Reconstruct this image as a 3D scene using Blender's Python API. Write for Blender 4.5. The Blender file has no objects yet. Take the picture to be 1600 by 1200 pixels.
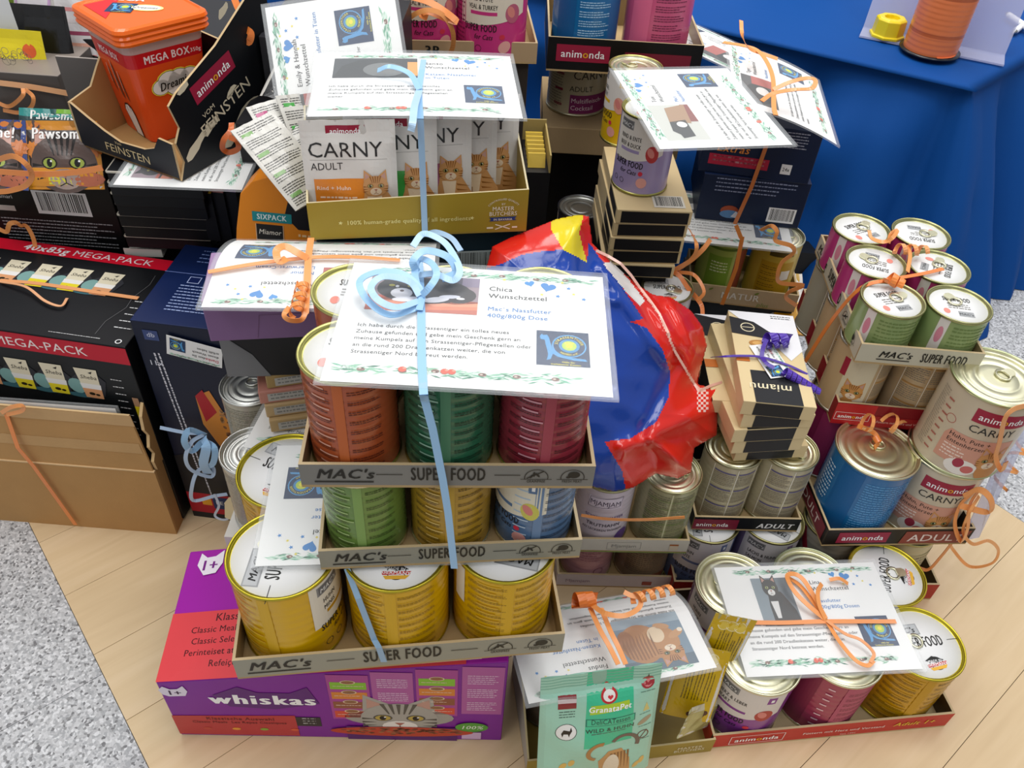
import bpy, math, random
import numpy as np
from mathutils import Matrix, Vector
random.seed(7)
sc = bpy.context.scene
COL = sc.collection
PI = math.pi
# ------------------------------------------------------------------ camera
FPX = 1300.0; CH = 0.985
dv = np.array([-100., 1400., FPX]); dv /= np.linalg.norm(dv)          # straight down in camera axes (x right, y down, z forward)
Fv = np.array([0., 0., 1.]) - dv*dv[2]; Fv /= np.linalg.norm(Fv)
Rv = np.cross(dv, Fv)
if Rv[0] < 0: Rv = -Rv
cam_d = bpy.data.cameras.new('camera'); cam = bpy.data.objects.new('camera', cam_d); COL.objects.link(cam)
cam_d.sensor_width = 36; cam_d.lens = 36*FPX/1600; cam_d.clip_start = .02
cx = Vector((Rv[0], Fv[0], -dv[0])); cy = Vector((Rv[1], Fv[1], -dv[1])); cz = Vector((Rv[2], Fv[2], -dv[2]))
m = Matrix.Identity(4)
for i in range(3): m[i][0] = cx[i]; m[i][1] = -cy[i]; m[i][2] = -cz[i]
m[2][3] = CH
cam.matrix_world = m
sc.camera = cam
def ray(px, py):
    v = np.array([px-800, py-600, FPX]); return (v@Rv, v@Fv, -(v@dv))
def at(px, py, z):
    r = ray(px, py); t = (z-CH)/r[2]; return Vector((r[0]*t, r[1]*t, z))
def atY(px, py, Y):
    r = ray(px, py); t = Y/r[1]; return Vector((r[0]*t, Y, CH+r[2]*t))
def atD(px, py, D):
    r = ray(px, py); t = D/FPX; return Vector((r[0]*t, r[1]*t, CH+r[2]*t))
# ------------------------------------------------------------------ light
w = bpy.data.worlds.new('room'); sc.world = w; w.use_nodes = True
w.node_tree.nodes['Background'].inputs[0].default_value = (.95, .97, 1, 1)
w.node_tree.nodes['Background'].inputs[1].default_value = .32
def area(x, y, z, sx, sy, e, rx=0, ry=0, col=(1, .99, .98)):
    l = bpy.data.lights.new('ceiling_panel', 'AREA'); l.shape = 'RECTANGLE'; l.size = sx; l.size_y = sy; l.energy = e; l.color = col
    o = bpy.data.objects.new('ceiling_panel', l); COL.objects.link(o); o.location = (x, y, z); o.rotation_euler = (rx, ry, 0)
area(-1.0, -.2, 2.6, .6, 1.8, 12)
area(1.0, -.2, 2.6, .6, 1.8, 12)
area(0, .9, 2.6, 1.2, .8, 14)
area(-1.1, 2.6, 2.6, .6, 2.6, 22, .5)
area(.3, 2.6, 2.6, .6, 2.6, 24, .5)
area(1.7, 2.6, 2.6, .6, 2.6, 20, .5)
sc.view_settings.view_transform = 'Standard'; sc.view_settings.look = 'None'
sc.view_settings.gamma = 1; sc.view_settings.use_curve_mapping = False
sc.view_settings.exposure = 0.42
# ------------------------------------------------------------------ materials
def lin(c):
    if isinstance(c, str):
        c = c.lstrip('#'); c = [int(c[i:i+2], 16)/255 for i in (0, 2, 4)]
        return tuple((x/12.92 if x <= .04045 else ((x+.055)/1.055)**2.4) for x in c)
    return tuple(c)
def material(name, rough=.5, metal=0, spec=.5, noise=0, nscale=60, bump=0, bscale=200, coat=0):
    mt = bpy.data.materials.new(name); mt.use_nodes = True; nt = mt.node_tree; b = nt.nodes['Principled BSDF']
    b.inputs['Roughness'].default_value = rough; b.inputs['Metallic'].default_value = metal
    b.inputs['Specular IOR Level'].default_value = spec; b.inputs['Coat Weight'].default_value = coat; b.inputs['Coat Roughness'].default_value = .08
    a = nt.nodes.new('ShaderNodeAttribute'); a.attribute_name = 'Col'
    src = a.outputs['Color']
    tc = nt.nodes.new('ShaderNodeTexCoord')
    if noise:
        n = nt.nodes.new('ShaderNodeTexNoise'); n.inputs['Scale'].default_value = nscale; n.inputs['Detail'].default_value = 4
        nt.links.new(tc.outputs['Object'], n.inputs['Vector'])
        r = nt.nodes.new('ShaderNodeMapRange'); r.inputs['To Min'].default_value = 1-noise; r.inputs['To Max'].default_value = 1+noise
        nt.links.new(n.outputs['Fac'], r.inputs['Value'])
        x = nt.nodes.new('ShaderNodeMix'); x.data_type = 'RGBA'; x.blend_type = 'MULTIPLY'; x.inputs[0].default_value = 1
        nt.links.new(src, x.inputs[6]); nt.links.new(r.outputs[0], x.inputs[7]); src = x.outputs[2]
    nt.links.new(src, b.inputs['Base Color'])
    if bump:
        n = nt.nodes.new('ShaderNodeTexNoise'); n.inputs['Scale'].default_value = bscale; n.inputs['Detail'].default_value = 3
        nt.links.new(tc.outputs['Object'], n.inputs['Vector'])
        bp = nt.nodes.new('ShaderNodeBump'); bp.inputs['Strength'].default_value = bump; bp.inputs['Distance'].default_value = .002
        nt.links.new(n.outputs['Fac'], bp.inputs['Height']); nt.links.new(bp.outputs[0], b.inputs['Normal'])
    return mt
MT = {
 'print': material('printed_paper', .5, 0, .4),
 'gloss': material('glossy_print', .22, 0, .5),
 'carton': material('printed_carton', .42, 0, .3, .05, 25),
 'kraft': material('kraft_board', .85, 0, .2, .12, 18, .15, 300),
 'paper': material('card_paper', .45, 0, .35),
 'metal': material('tinplate', .35, 1, .5, 0, 60, .03, 60),
 'ribbon': material('satin_ribbon', .3, 0, .6),
 'plastic': material('plastic', .25, 0, .5),
 'foil': material('foil_pouch', .27, 0, .6, .06, 12, .5, 45),
 'film_bag': material('plastic_bag', .18, 0, .6, .04, 14, .25, 60),
 'cloth': material('blue_cloth', .7, 0, .15, .05, 6, .1, 900),
}
def transp(name, tint, alpha, rough):
    mt = bpy.data.materials.new(name); mt.use_nodes = True; nt = mt.node_tree; b = nt.nodes['Principled BSDF']
    b.inputs['Base Color'].default_value = (*lin(tint), 1); b.inputs['Roughness'].default_value = rough
    b.inputs['Alpha'].default_value = alpha; b.inputs['Specular IOR Level'].default_value = .6
    return mt
MT['film'] = transp('laminate_film', '#eef2f4', .16, .12)
MT['clear'] = transp('clear_acrylic', '#c9cdea', .45, .1)
MT['clearplastic'] = transp('clear_plastic', '#f0d8d0', .55, .15)
# ------------------------------------------------------------------ mesh builder
class MB:
    def __init__(s): s.v = []; s.f = []; s.c = []; s.s = []
    def add(s, vs, fs, col, smooth=False):
        n = len(s.v); s.v += [tuple(p) for p in vs]
        c = lin(col) if not isinstance(col, list) else None
        for i, f in enumerate(fs):
            s.f.append(tuple(n+k for k in f)); s.c.append(c if c else lin(col[i])); s.s.append(smooth)
    def box(s, x0, x1, y0, y1, z0, z1, col, **k):
        vs = [(x0,y0,z0),(x1,y0,z0),(x1,y1,z0),(x0,y1,z0),(x0,y0,z1),(x1,y0,z1),(x1,y1,z1),(x0,y1,z1)]
        s.hexa(vs, col, **k)
    def hexa(s, vs, col, **k):
        fs = [(0,3,2,1),(4,5,6,7),(0,1,5,4),(1,2,6,5),(2,3,7,6),(3,0,4,7)]
        nm = ['bottom','top','front','right','back','left']
        s.add(vs, fs, [k.get(n, col) for n in nm])
    def prism(s, poly, z0, z1, col, side=None):
        n = len(poly); vs = [(x,y,z0) for x,y in poly]+[(x,y,z1) for x,y in poly]
        fs = [tuple(range(n-1,-1,-1)), tuple(range(n,2*n))]+[(i,(i+1)%n,n+(i+1)%n,n+i) for i in range(n)]
        s.add(vs, fs, [col, col]+[side or col]*n)
    def lathe(s, prof, n, cols, cap=False, smooth=True, fn=None):
        vs = []; fs = []; cc = []
        for r, z in prof:
            for i in range(n):
                a = 2*PI*i/n; vs.append((r*math.cos(a), r*math.sin(a), z))
        for j in range(len(prof)-1):
            for i in range(n):
                i2 = (i+1) % n
                fs.append((j*n+i, j*n+i2, (j+1)*n+i2, (j+1)*n+i))
                cc.append(fn(2*PI*(i+.5)/n, (prof[j][1]+prof[j+1][1])/2) if fn else (cols[j] if isinstance(cols, list) else cols))
        if cap:
            fs.append(tuple((len(prof)-1)*n+i for i in range(n))); cc.append(cc[-1])
        s.add(vs, fs, cc, smooth)
    def grid(s, fn, nu, nv, col, smooth=True):
        vs = [fn(i/nu, j/nv) for j in range(nv+1) for i in range(nu+1)]
        fs = []; cc = []
        for j in range(nv):
            for i in range(nu):
                a = j*(nu+1)+i; fs.append((a, a+1, a+nu+2, a+nu+1))
                if callable(col): cc.append(col((i+.5)/nu, (j+.5)/nv))
                else: cc.append(col)
        s.add(vs, fs, cc, smooth)
    def strip(s, pts, wd, col, up=None, smooth=False, th=.00035):
        # a flat ribbon along pts; up = normal hint(s)
        n = len(pts); P = [Vector(p) for p in pts]; L = []; Rr = []; N = []
        for i in range(n):
            t = (P[min(i+1, n-1)]-P[max(i-1, 0)]).normalized()
            u = Vector(up[i] if isinstance(up, list) else (up or (0, -.6, .8)))
            sd = t.cross(u)
            if sd.length < 1e-4: sd = t.cross(Vector((1, 0, .1)))
            sd.normalize(); nn = sd.cross(t).normalized()
            L.append(P[i]-sd*wd/2); Rr.append(P[i]+sd*wd/2); N.append(nn*th)
        vs = [a+k for a, k in zip(L, N)]+[a+k for a, k in zip(Rr, N)]+[a-k for a, k in zip(L, N)]+[a-k for a, k in zip(Rr, N)]
        fs = []
        for i in range(n-1):
            fs += [(i, i+1, n+i+1, n+i), (2*n+i, 3*n+i, 3*n+i+1, 2*n+i+1), (i, 2*n+i, 2*n+i+1, i+1), (n+i, n+i+1, 3*n+i+1, 3*n+i)]
        s.add(vs, fs, col, smooth)
    def build(s, name, mat, parent=None, bev=0):
        me = bpy.data.meshes.new(name); me.from_pydata(s.v, [], s.f)
        a = me.attributes.new('Col', 'FLOAT_COLOR', 'CORNER')
        ls = np.array([len(f) for f in s.f]); c = np.repeat(np.array([(*x, 1) for x in s.c], dtype=np.float32).reshape(-1, 4), ls, axis=0)
        a.data.foreach_set('color', c.ravel())
        me.polygons.foreach_set('use_smooth', s.s)
        me.materials.append(MT[mat] if isinstance(mat, str) else mat)
        o = bpy.data.objects.new(name, me); COL.objects.link(o)
        if parent: o.parent = parent
        if bev:
            b = o.modifiers.new('b', 'BEVEL'); b.width = bev; b.segments = 2; b.limit_method = 'ANGLE'
        return o
def tag(o, label, cat, group=None):
    o['label'] = label; o['category'] = cat
    if group: o['group'] = group
    return o
def thing(name, label, cat, M=None, group=None):
    o = bpy.data.objects.new(name, None); COL.objects.link(o); o.empty_display_size = .02
    if M is not None: o.matrix_world = M
    return tag(o, label, cat, group)
def frame(pl, pr, z, w=None):
    a = at(*pl, z); b = at(*pr, z); x = (b-a); W = x.length; x.normalize(); y = Vector((-x.y, x.x, 0))
    M = Matrix.Identity(4)
    for i in range(3): M[i][0] = x[i]; M[i][1] = y[i]; M[i][3] = a[i]
    return M, W
def place(x, y, z, rot=0): return Matrix.Translation((x, y, z)) @ Matrix.Rotation(rot, 4, 'Z')
def structure(o): o['kind'] = 'structure'; return o
# ------------------------------------------------------------------ flat artwork
_gc = {}
def glyph(ch, bold):
    k = (ch, bold)
    if k in _gc: return _gc[k]
    def mesh(s):
        c = bpy.data.curves.new('t', 'FONT'); c.body = s; c.size = 1; c.resolution_u = 2; c.dimensions = '2D'; c.fill_mode = 'FRONT'; c.offset = bold*.012
        o = bpy.data.objects.new('t', c); me = o.to_mesh()
        v = [(p.co.x, p.co.y) for p in me.vertices]; f = [tuple(p.vertices) for p in me.polygons]
        o.to_mesh_clear(); bpy.data.objects.remove(o); bpy.data.curves.remove(c)
        return v, f
    hw = _gc.get('HH')
    if hw is None:
        v, _ = mesh('HH'); hw = _gc['HH'] = max(p[0] for p in v)-min(p[0] for p in v)
    v, f = mesh('H'+ch+'H'); adv = max(p[0] for p in v)-min(p[0] for p in v)-hw
    v, f = mesh(ch) if ch != ' ' else ([], [])
    _gc[k] = (v, f, adv+bold*.02); return _gc[k]
CAP = .73
def tw(s, h, bold=0, sx=1): return sum(glyph(c, 0)[2]+bold*.03 for c in s)*h/CAP*sx
I3 = (1, 0, 0, 0, 1, 0)
class Art:
    def __init__(s, T=I3, items=None, lv=0): s.T = T; s.items = items if items is not None else []; s.lv = lv
    def sub(s, x=0, y=0, rot=0, sx=1, sy=1, lv=0):
        c, k = math.cos(rot), math.sin(rot); A = (c*sx, -k*sy, x, k*sx, c*sy, y); a, b, t, d, e, g = s.T
        return Art((a*A[0]+b*A[3], a*A[1]+b*A[4], a*A[2]+b*A[5]+t, d*A[0]+e*A[3], d*A[1]+e*A[4], d*A[2]+e*A[5]+g), s.items, s.lv+lv)
    def p(s, x, y): a, b, t, d, e, g = s.T; return (a*x+b*y+t, d*x+e*y+g)
    def poly(s, pts, col, l=1): s.items.append(('p', [s.p(*q) for q in pts], None, col, l+s.lv))
    def rect(s, x0, y0, x1, y1, col, l=1): s.poly([(x0,y0),(x1,y0),(x1,y1),(x0,y1)], col, l)
    def ell(s, x, y, rx, ry, col, l=1, n=18, rot=0, a0=0, a1=2*PI):
        c, k = math.cos(rot), math.sin(rot); q = []
        for i in range(n):
            a = a0+(a1-a0)*i/(n if abs(a1-a0-2*PI) < 1e-6 else n-1); u, v = rx*math.cos(a), ry*math.sin(a); q.append((x+u*c-v*k, y+u*k+v*c))
        s.poly(q, col, l)
    def ring(s, x, y, r, t, col, l=1, n=24, ry=None, a0=0, a1=2*PI):
        ry = ry or r; vs = []; fs = []
        for i in range(n+1):
            a = a0+(a1-a0)*i/n; c, k = math.cos(a), math.sin(a)
            vs += [s.p(x+r*c, y+ry*k), s.p(x+(r-t)*c, y+(ry-t)*k)]
            if i < n: fs.append((2*i, 2*i+2, 2*i+3, 2*i+1))
        s.items.append(('m', vs, fs, col, l+s.lv))
    def line(s, x0, y0, x1, y1, t, col, l=1):
        d = math.hypot(x1-x0, y1-y0) or 1; nx, ny = -(y1-y0)/d*t/2, (x1-x0)/d*t/2
        s.poly([(x0+nx,y0+ny),(x0-nx,y0-ny),(x1-nx,y1-ny),(x1+nx,y1+ny)], col, l)
    def pl(s, pts, t, col, l=1):
        for a, b in zip(pts, pts[1:]): s.line(*a, *b, t, col, l)
    def text(s, tx, x, y, h, col, al='l', bold=0, sx=1, sh=0, l=2):
        k = h/CAP; W = tw(tx, h, bold, sx); b0 = 0; sh_ = (0,) if bold <= .3 else ((-.014*bold*h, .014*bold*h) if bold < 1.3 else (-.022*bold*h, .022*bold*h, 0)); x -= W*{'l': 0, 'c': .5, 'r': 1}[al]
        for ch in tx:
            v, f, a = glyph(ch, b0); a += bold*.03
            if f:
                for i_, dx in enumerate(sh_): s.items.append(('m', [s.p(x+dx*sx+(q[0]*sx+q[1]*sh)*k, y+q[1]*k) for q in v], f, col, l+s.lv+.3*i_))
            x += a*k*sx
        return W
    def ctext(s, tx, x, y, r, h, col, a0, bold=0, l=3, inner=False):
        # text along a circle, centred on angle a0
        W = tw(tx, h, bold); a = a0+W/r/2 if not inner else a0-W/r/2
        for ch in tx:
            ad = tw(ch, h, bold)/r
            m_ = a-ad/2 if not inner else a+ad/2
            if inner: s.sub(x+r*math.cos(m_), y+r*math.sin(m_), m_+PI/2).text(ch, 0, 0, h, col, 'c', bold, l=l)
            else: s.sub(x+r*math.cos(m_), y+r*math.sin(m_), m_-PI/2).text(ch, 0, 0, h, col, 'c', bold, l=l)
            a = a-ad if not inner else a+ad
    def greek(s, x0, y0, x1, y1, pitch, col, h=None, fill=.95, l=2, ww=(.002, .006)):
        h = h or pitch*.42; y = y1-h
        while y >= y0:
            x = x0; end = x0+(x1-x0)*random.uniform(fill-.2, fill) if random.random() < .3 else x1
            while x < end:
                q = min(random.uniform(*ww), end-x); s.rect(x, y, x+q, y+h*random.uniform(.8, 1.1), col, l); x += q+h*.55
            y -= pitch
    def barcode(s, x, y, w_, h, bg='#f2f2f2', l=2):
        s.rect(x, y, x+w_, y+h, bg, l); q = x+w_*.08
        while q < x+w_*.92:
            b = w_*random.choice([.008, .012, .02]); s.rect(q, y+h*.14, q+b, y+h*.93, '#151515', l+1); q += b+w_*random.choice([.01, .014, .022])
    def heart(s, x, y, r, col, rot=0, l=2):
        q = [(r*.0625*16*math.sin(t)**3, r*.0625*(13*math.cos(t)-5*math.cos(2*t)-2*math.cos(3*t)-math.cos(4*t))) for t in [2*PI*i/24 for i in range(24)]]
        s.sub(x, y, rot).poly(q, col, l)
    def star(s, x, y, r, col, l=2, rot=.2):
        s.poly([(x+(r if i % 2 == 0 else r*.45)*math.sin(rot+PI*i/5), y+(r if i % 2 == 0 else r*.45)*math.cos(rot+PI*i/5)) for i in range(10)], col, l)
    def emit(s, mb, fn, step=None, eps=.00009):
        for kind, pts, fs, col, l in s.items:
            o = l*eps
            if kind == 'm':
                mb.add([fn(x, y, o) for x, y in pts], fs, col); continue
            if not step: mb.add([fn(x, y, o) for x, y in pts], [tuple(range(len(pts)))], col); continue
            for ax in (0, 1):
                pass
            todo = [pts]
            for ax in (0, 1):
                st = step[ax] if isinstance(step, tuple) else (step if ax == 0 else None)
                if not st: continue
                nxt = []
                for P_ in todo:
                    a = min(q[ax] for q in P_); b = max(q[ax] for q in P_)
                    if b-a <= st*1.01: nxt.append(P_); continue
                    n = int(math.ceil((b-a)/st))
                    for i in range(n):
                        lo = a+(b-a)*i/n; hi = a+(b-a)*(i+1)/n
                        Q = clip(clip(P_, ax, lo, 1), ax, hi, -1)
                        if len(Q) > 2: nxt.append(Q)
                todo = nxt
            for P_ in todo: mb.add([fn(x, y, o) for x, y in P_], [tuple(range(len(P_)))], col)
def clip(P_, ax, v, sg):
    out = []
    for i in range(len(P_)):
        a = P_[i]; b = P_[(i+1) % len(P_)]; ia = (a[ax]-v)*sg >= -1e-9; ib = (b[ax]-v)*sg >= -1e-9
        if ia: out.append(a)
        if ia != ib:
            t = (v-a[ax])/(b[ax]-a[ax]); out.append((a[0]+(b[0]-a[0])*t, a[1]+(b[1]-a[1])*t))
    return out
# artwork pieces ----------------------------------------------------
def animonda(a, x, y, h, plate='#9c1c3c', bold=1, frame_=False, l=1):
    W = tw('animonda', h, bold)
    if plate: a.rect(x-h*.6, y-h*.55, x+W+h*.6, y+h*1.6, plate, l)
    if frame_:
        for q in ((x-h*.6, y-h*.5, x+W+h*.6, y-h*.5), (x-h*.6, y+h*1.5, x+W+h*.6, y+h*1.5), (x-h*.6, y-h*.5, x-h*.6, y+h*1.5), (x+W+h*.6, y-h*.5, x+W+h*.6, y+h*1.5)): a.line(*q, h*.09, '#f6eeee', l+1)
    w1 = a.text('anim', x, y, h, '#ffffff', 'l', bold, l=l+2); w2 = a.text('o', x+w1, y, h, '#f2b81c', 'l', bold, l=l+2); a.text('nda', x+w1+w2, y, h, '#ffffff', 'l', bold, l=l+2)
def macs(a, x, y, h, col='#16140f', l=2):
    W = a.text("MAC's", x, y, h, col, 'l', 1.6, 1.0, .3, l); a.rect(x-h*.1, y-h*.42, x+W*.98, y-h*.28, col, l)
    return W
def grainfree(a, x, y, r, which, l=2):
    c = '#24211a'; a.ring(x, y, r, r*.07, c, l, 20, a0=-.2, a1=PI+.2)
    if which == 0: a.line(x-r*.8, y-r*.1, x+r*.6, y+r*.8, r*.12, c, l+1); a.ell(x-.2*r, y+.4*r, .1*r, .3*r, c, l); a.ell(x+.1*r, y+.3*r, .1*r, .3*r, c, l, rot=.6); a.ell(x-.4*r, y+.15*r, .1*r, .25*r, c, l, rot=-.5)
    else: a.ell(x+.1*r, y+.35*r, .5*r, .4*r, c, l); a.ell(x-.35*r, y+.05*r, .2*r, .12*r, c, l)
    a.line(x-r*1.3, y-r*.22, x+r*1.3, y-r*.22, r*.06, c, l); a.text(['GRAINFREE', 'FRESH MEAT'][which], x, y-r*.62, r*.34, c, 'c', 1, .62, l=l)
def superfood(a, x, y, h, col='#1b1912', lines=True, l=2):
    W = a.text('SUPER FOOD', x, y, h*1.2, col, 'c', 2, .43, 0, l)
    if lines: a.line(x-W/2-h*2.1, y+h*.5, x-W/2-h*.5, y+h*.5, h*.06, col, l); a.line(x+W/2+h*.5, y+h*.5, x+W/2+h*2.1, y+h*.5, h*.06, col, l)
def logo(a, x, y, s):
    a = a.sub(x, y, 0, s, s); a.rect(0, 0, 1, 1, '#16345c', 2)
    a.ring(.62, .58, .33, .03, '#4f9fd8', 3, 20)
    a.ell(.62, .58, .2, .2, '#3d8fc8', 4, 20); a.ell(.62, .58, .14, .14, '#bcd84a', 5); a.ell(.62, .57, .07, .06, '#f4e536', 6, 10)
    for q in (-.07, -.025, .025, .07): a.ell(.62+q, .655, .018, .03, '#f4e536', 6, 8)
    a.ctext('STRASSENTIGER', .62, .58, .222, .062, '#f6ea52', PI/2, 1, 5); a.ctext('NORD e.V.', .62, .58, .282, .058, '#f6ea52', -PI/2, 1, 5, True)
    c = '#4f9fd8'
    a.poly([(.06,.82),(.1,.9),(.13,.86),(.2,.88),(.24,.8),(.26,.66),(.3,.5),(.45,.32),(.7,.24),(.92,.22),(.95,.16),(.7,.17),(.4,.25),(.31,.33),(.27,.18),(.19,.14),(.2,.2),(.22,.3),(.2,.45),(.17,.6),(.16,.72),(.08,.74)], c, 3)
    a.text('Hilfe für', .6, .085, .05, '#f6ea52', 'c', 1, l=3); a.text('freilebende Katzen', .55, .02, .05, '#f6ea52', 'c', 1, l=3)
def garland(a, x0, x1, y, h, reds=()):
    n = int((x1-x0)/h*1.8)
    gs = ['#8fc4a4', '#5fa183', '#b4dcc2', '#6fb898', '#9fd0b4', '#3f7f66']
    for i in range(n): a.ell(random.uniform(x0, x1), y+random.uniform(-.12, .12)*h, h*.5, h*.22, '#d9ecdf', .5+(i % 4)*.1, 9)
    for i in range(n*6):
        x = random.uniform(x0, x1); yy = y+random.uniform(-.3, .3)*h; an = random.uniform(-.6, .6)+(PI if random.random() < .5 else 0); L = h*random.uniform(.4, .9)
        a.poly([(x, yy), (x+L*.6*math.cos(an-.2), yy+L*.6*math.sin(an-.2)*.7), (x+L*1.1*math.cos(an), yy+L*1.1*math.sin(an)*.7), (x+L*.6*math.cos(an+.2), yy+L*.6*math.sin(an+.2)*.7)], random.choice(gs), 1+(i % 3)*.3)
    k = max(2, n//4)
    for i in range(k):
        x = x0+(x1-x0)*(i+.5+random.uniform(-.2, .2))/k; a.ell(x, y+random.uniform(-.1, .1)*h, h*.26, h*.17, '#8a6a5e', 3, 9); a.ell(x-h*.06, y, h*.1, h*.07, '#d8c4b8', 4, 6); a.ell(x+h*.1, y+.03*h, h*.07, h*.05, '#4e3029', 4, 6)
    for r in reds: a.ell(x0+(x1-x0)*r, y+.1*h, h*.26, h*.25, '#ea5a3c', 5, 9); a.ell(x0+(x1-x0)*r+h*.12, y+.2*h, h*.12, h*.1, '#f59a80', 6, 7)
def catface(a, x, y, s, fur='#6b5a50', dark='#2a211d', light='#e8ddd2', eye='#b8b850', l=3, stripes=True):
    a = a.sub(x, y, 0, s, s, l)
    for sg in (-1, 1):
        a.poly([(sg*.48,.2),(sg*.45,.72),(sg*.12,.45)], fur, 0); a.poly([(sg*.42,.3),(sg*.41,.6),(sg*.2,.43)], '#c79a8c', 1)
    a.ell(0, 0, .52, .47, fur, 2, 20)
    if stripes:
        for q in (-.22, -.11, 0, .11, .22): a.poly([(q-.03,.45),(q+.03,.45),(q*.6+.01,.14),(q*.6-.01,.14)], dark, 3)
        for sg in (-1, 1):
            for k in range(3): a.poly([(sg*.5,.02-k*.11),(sg*.3,-.02-k*.1),(sg*.5,-.04-k*.11)], dark, 3)
    a.ell(0, -.24, .24, .17, light, 4, 14)
    for sg in (-1, 1):
        a.ell(sg*.22, .02, .13, .1, dark, 4, 14); a.ell(sg*.22, .02, .105, .08, eye, 5, 12); a.ell(sg*.22, .02, .045, .07, '#0a0a0a', 6, 10); a.ell(sg*.22+.03, .05, .018, .018, '#ffffff', 7, 6)
    a.poly([(-.07,-.13),(.07,-.13),(0,-.22)], '#b06a5c', 6); a.line(0, -.22, 0, -.3, .015, dark, 6); a.line(0, -.3, -.1, -.35, .015, dark, 6); a.line(0, -.3, .1, -.35, .015, dark, 6)
def sitcat(a, x, y, s, fur='#c8905a', dark='#8a5628', light='#ecd2ae', l=3):
    a = a.sub(x, y, 0, s, s, l)
    a.poly([(-.28,0),(-.3,.25),(-.22,.5),(-.2,.62),(.2,.62),(.3,.45),(.42,.25),(.44,.05),(.38,0)], fur, 0)
    for k in range(5): a.poly([(.1,.5-k*.1),(.36-.02*k,.44-k*.09),(.12,.46-k*.1)], dark, 1)
    a.poly([(-.16,.55),(.1,.55),(.06,.2),(-.1,.2)], light, 1)
    for q in (-.16, .04): a.ell(q, .03, .08, .05, light, 2, 10)
    a.line(-.07, .3, -.07, .02, .015, dark, 2)
    catface(a, 0, .74, .42, fur, dark, light, '#a8a060', 3)
PARA = {'std': ['Ich habe durch die Strassentiger ein tolles neues', 'Zuhause gefunden und gebe mein Geschenk gern an', 'meine Kumpels auf den Strassentiger-Pflegestellen oder', 'an die rund 200 Draußenkatzen weiter, die von', 'Strassentiger Nord betreut werden.'],
 'short': ['Ich habe durch die Strassentiger ein liebevolles', 'Zuhause gefunden und gebe mein Geschenk gern an', 'meine Kumpels auf den Strassentiger-Pflegestellen', 'weiter.']}
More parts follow.
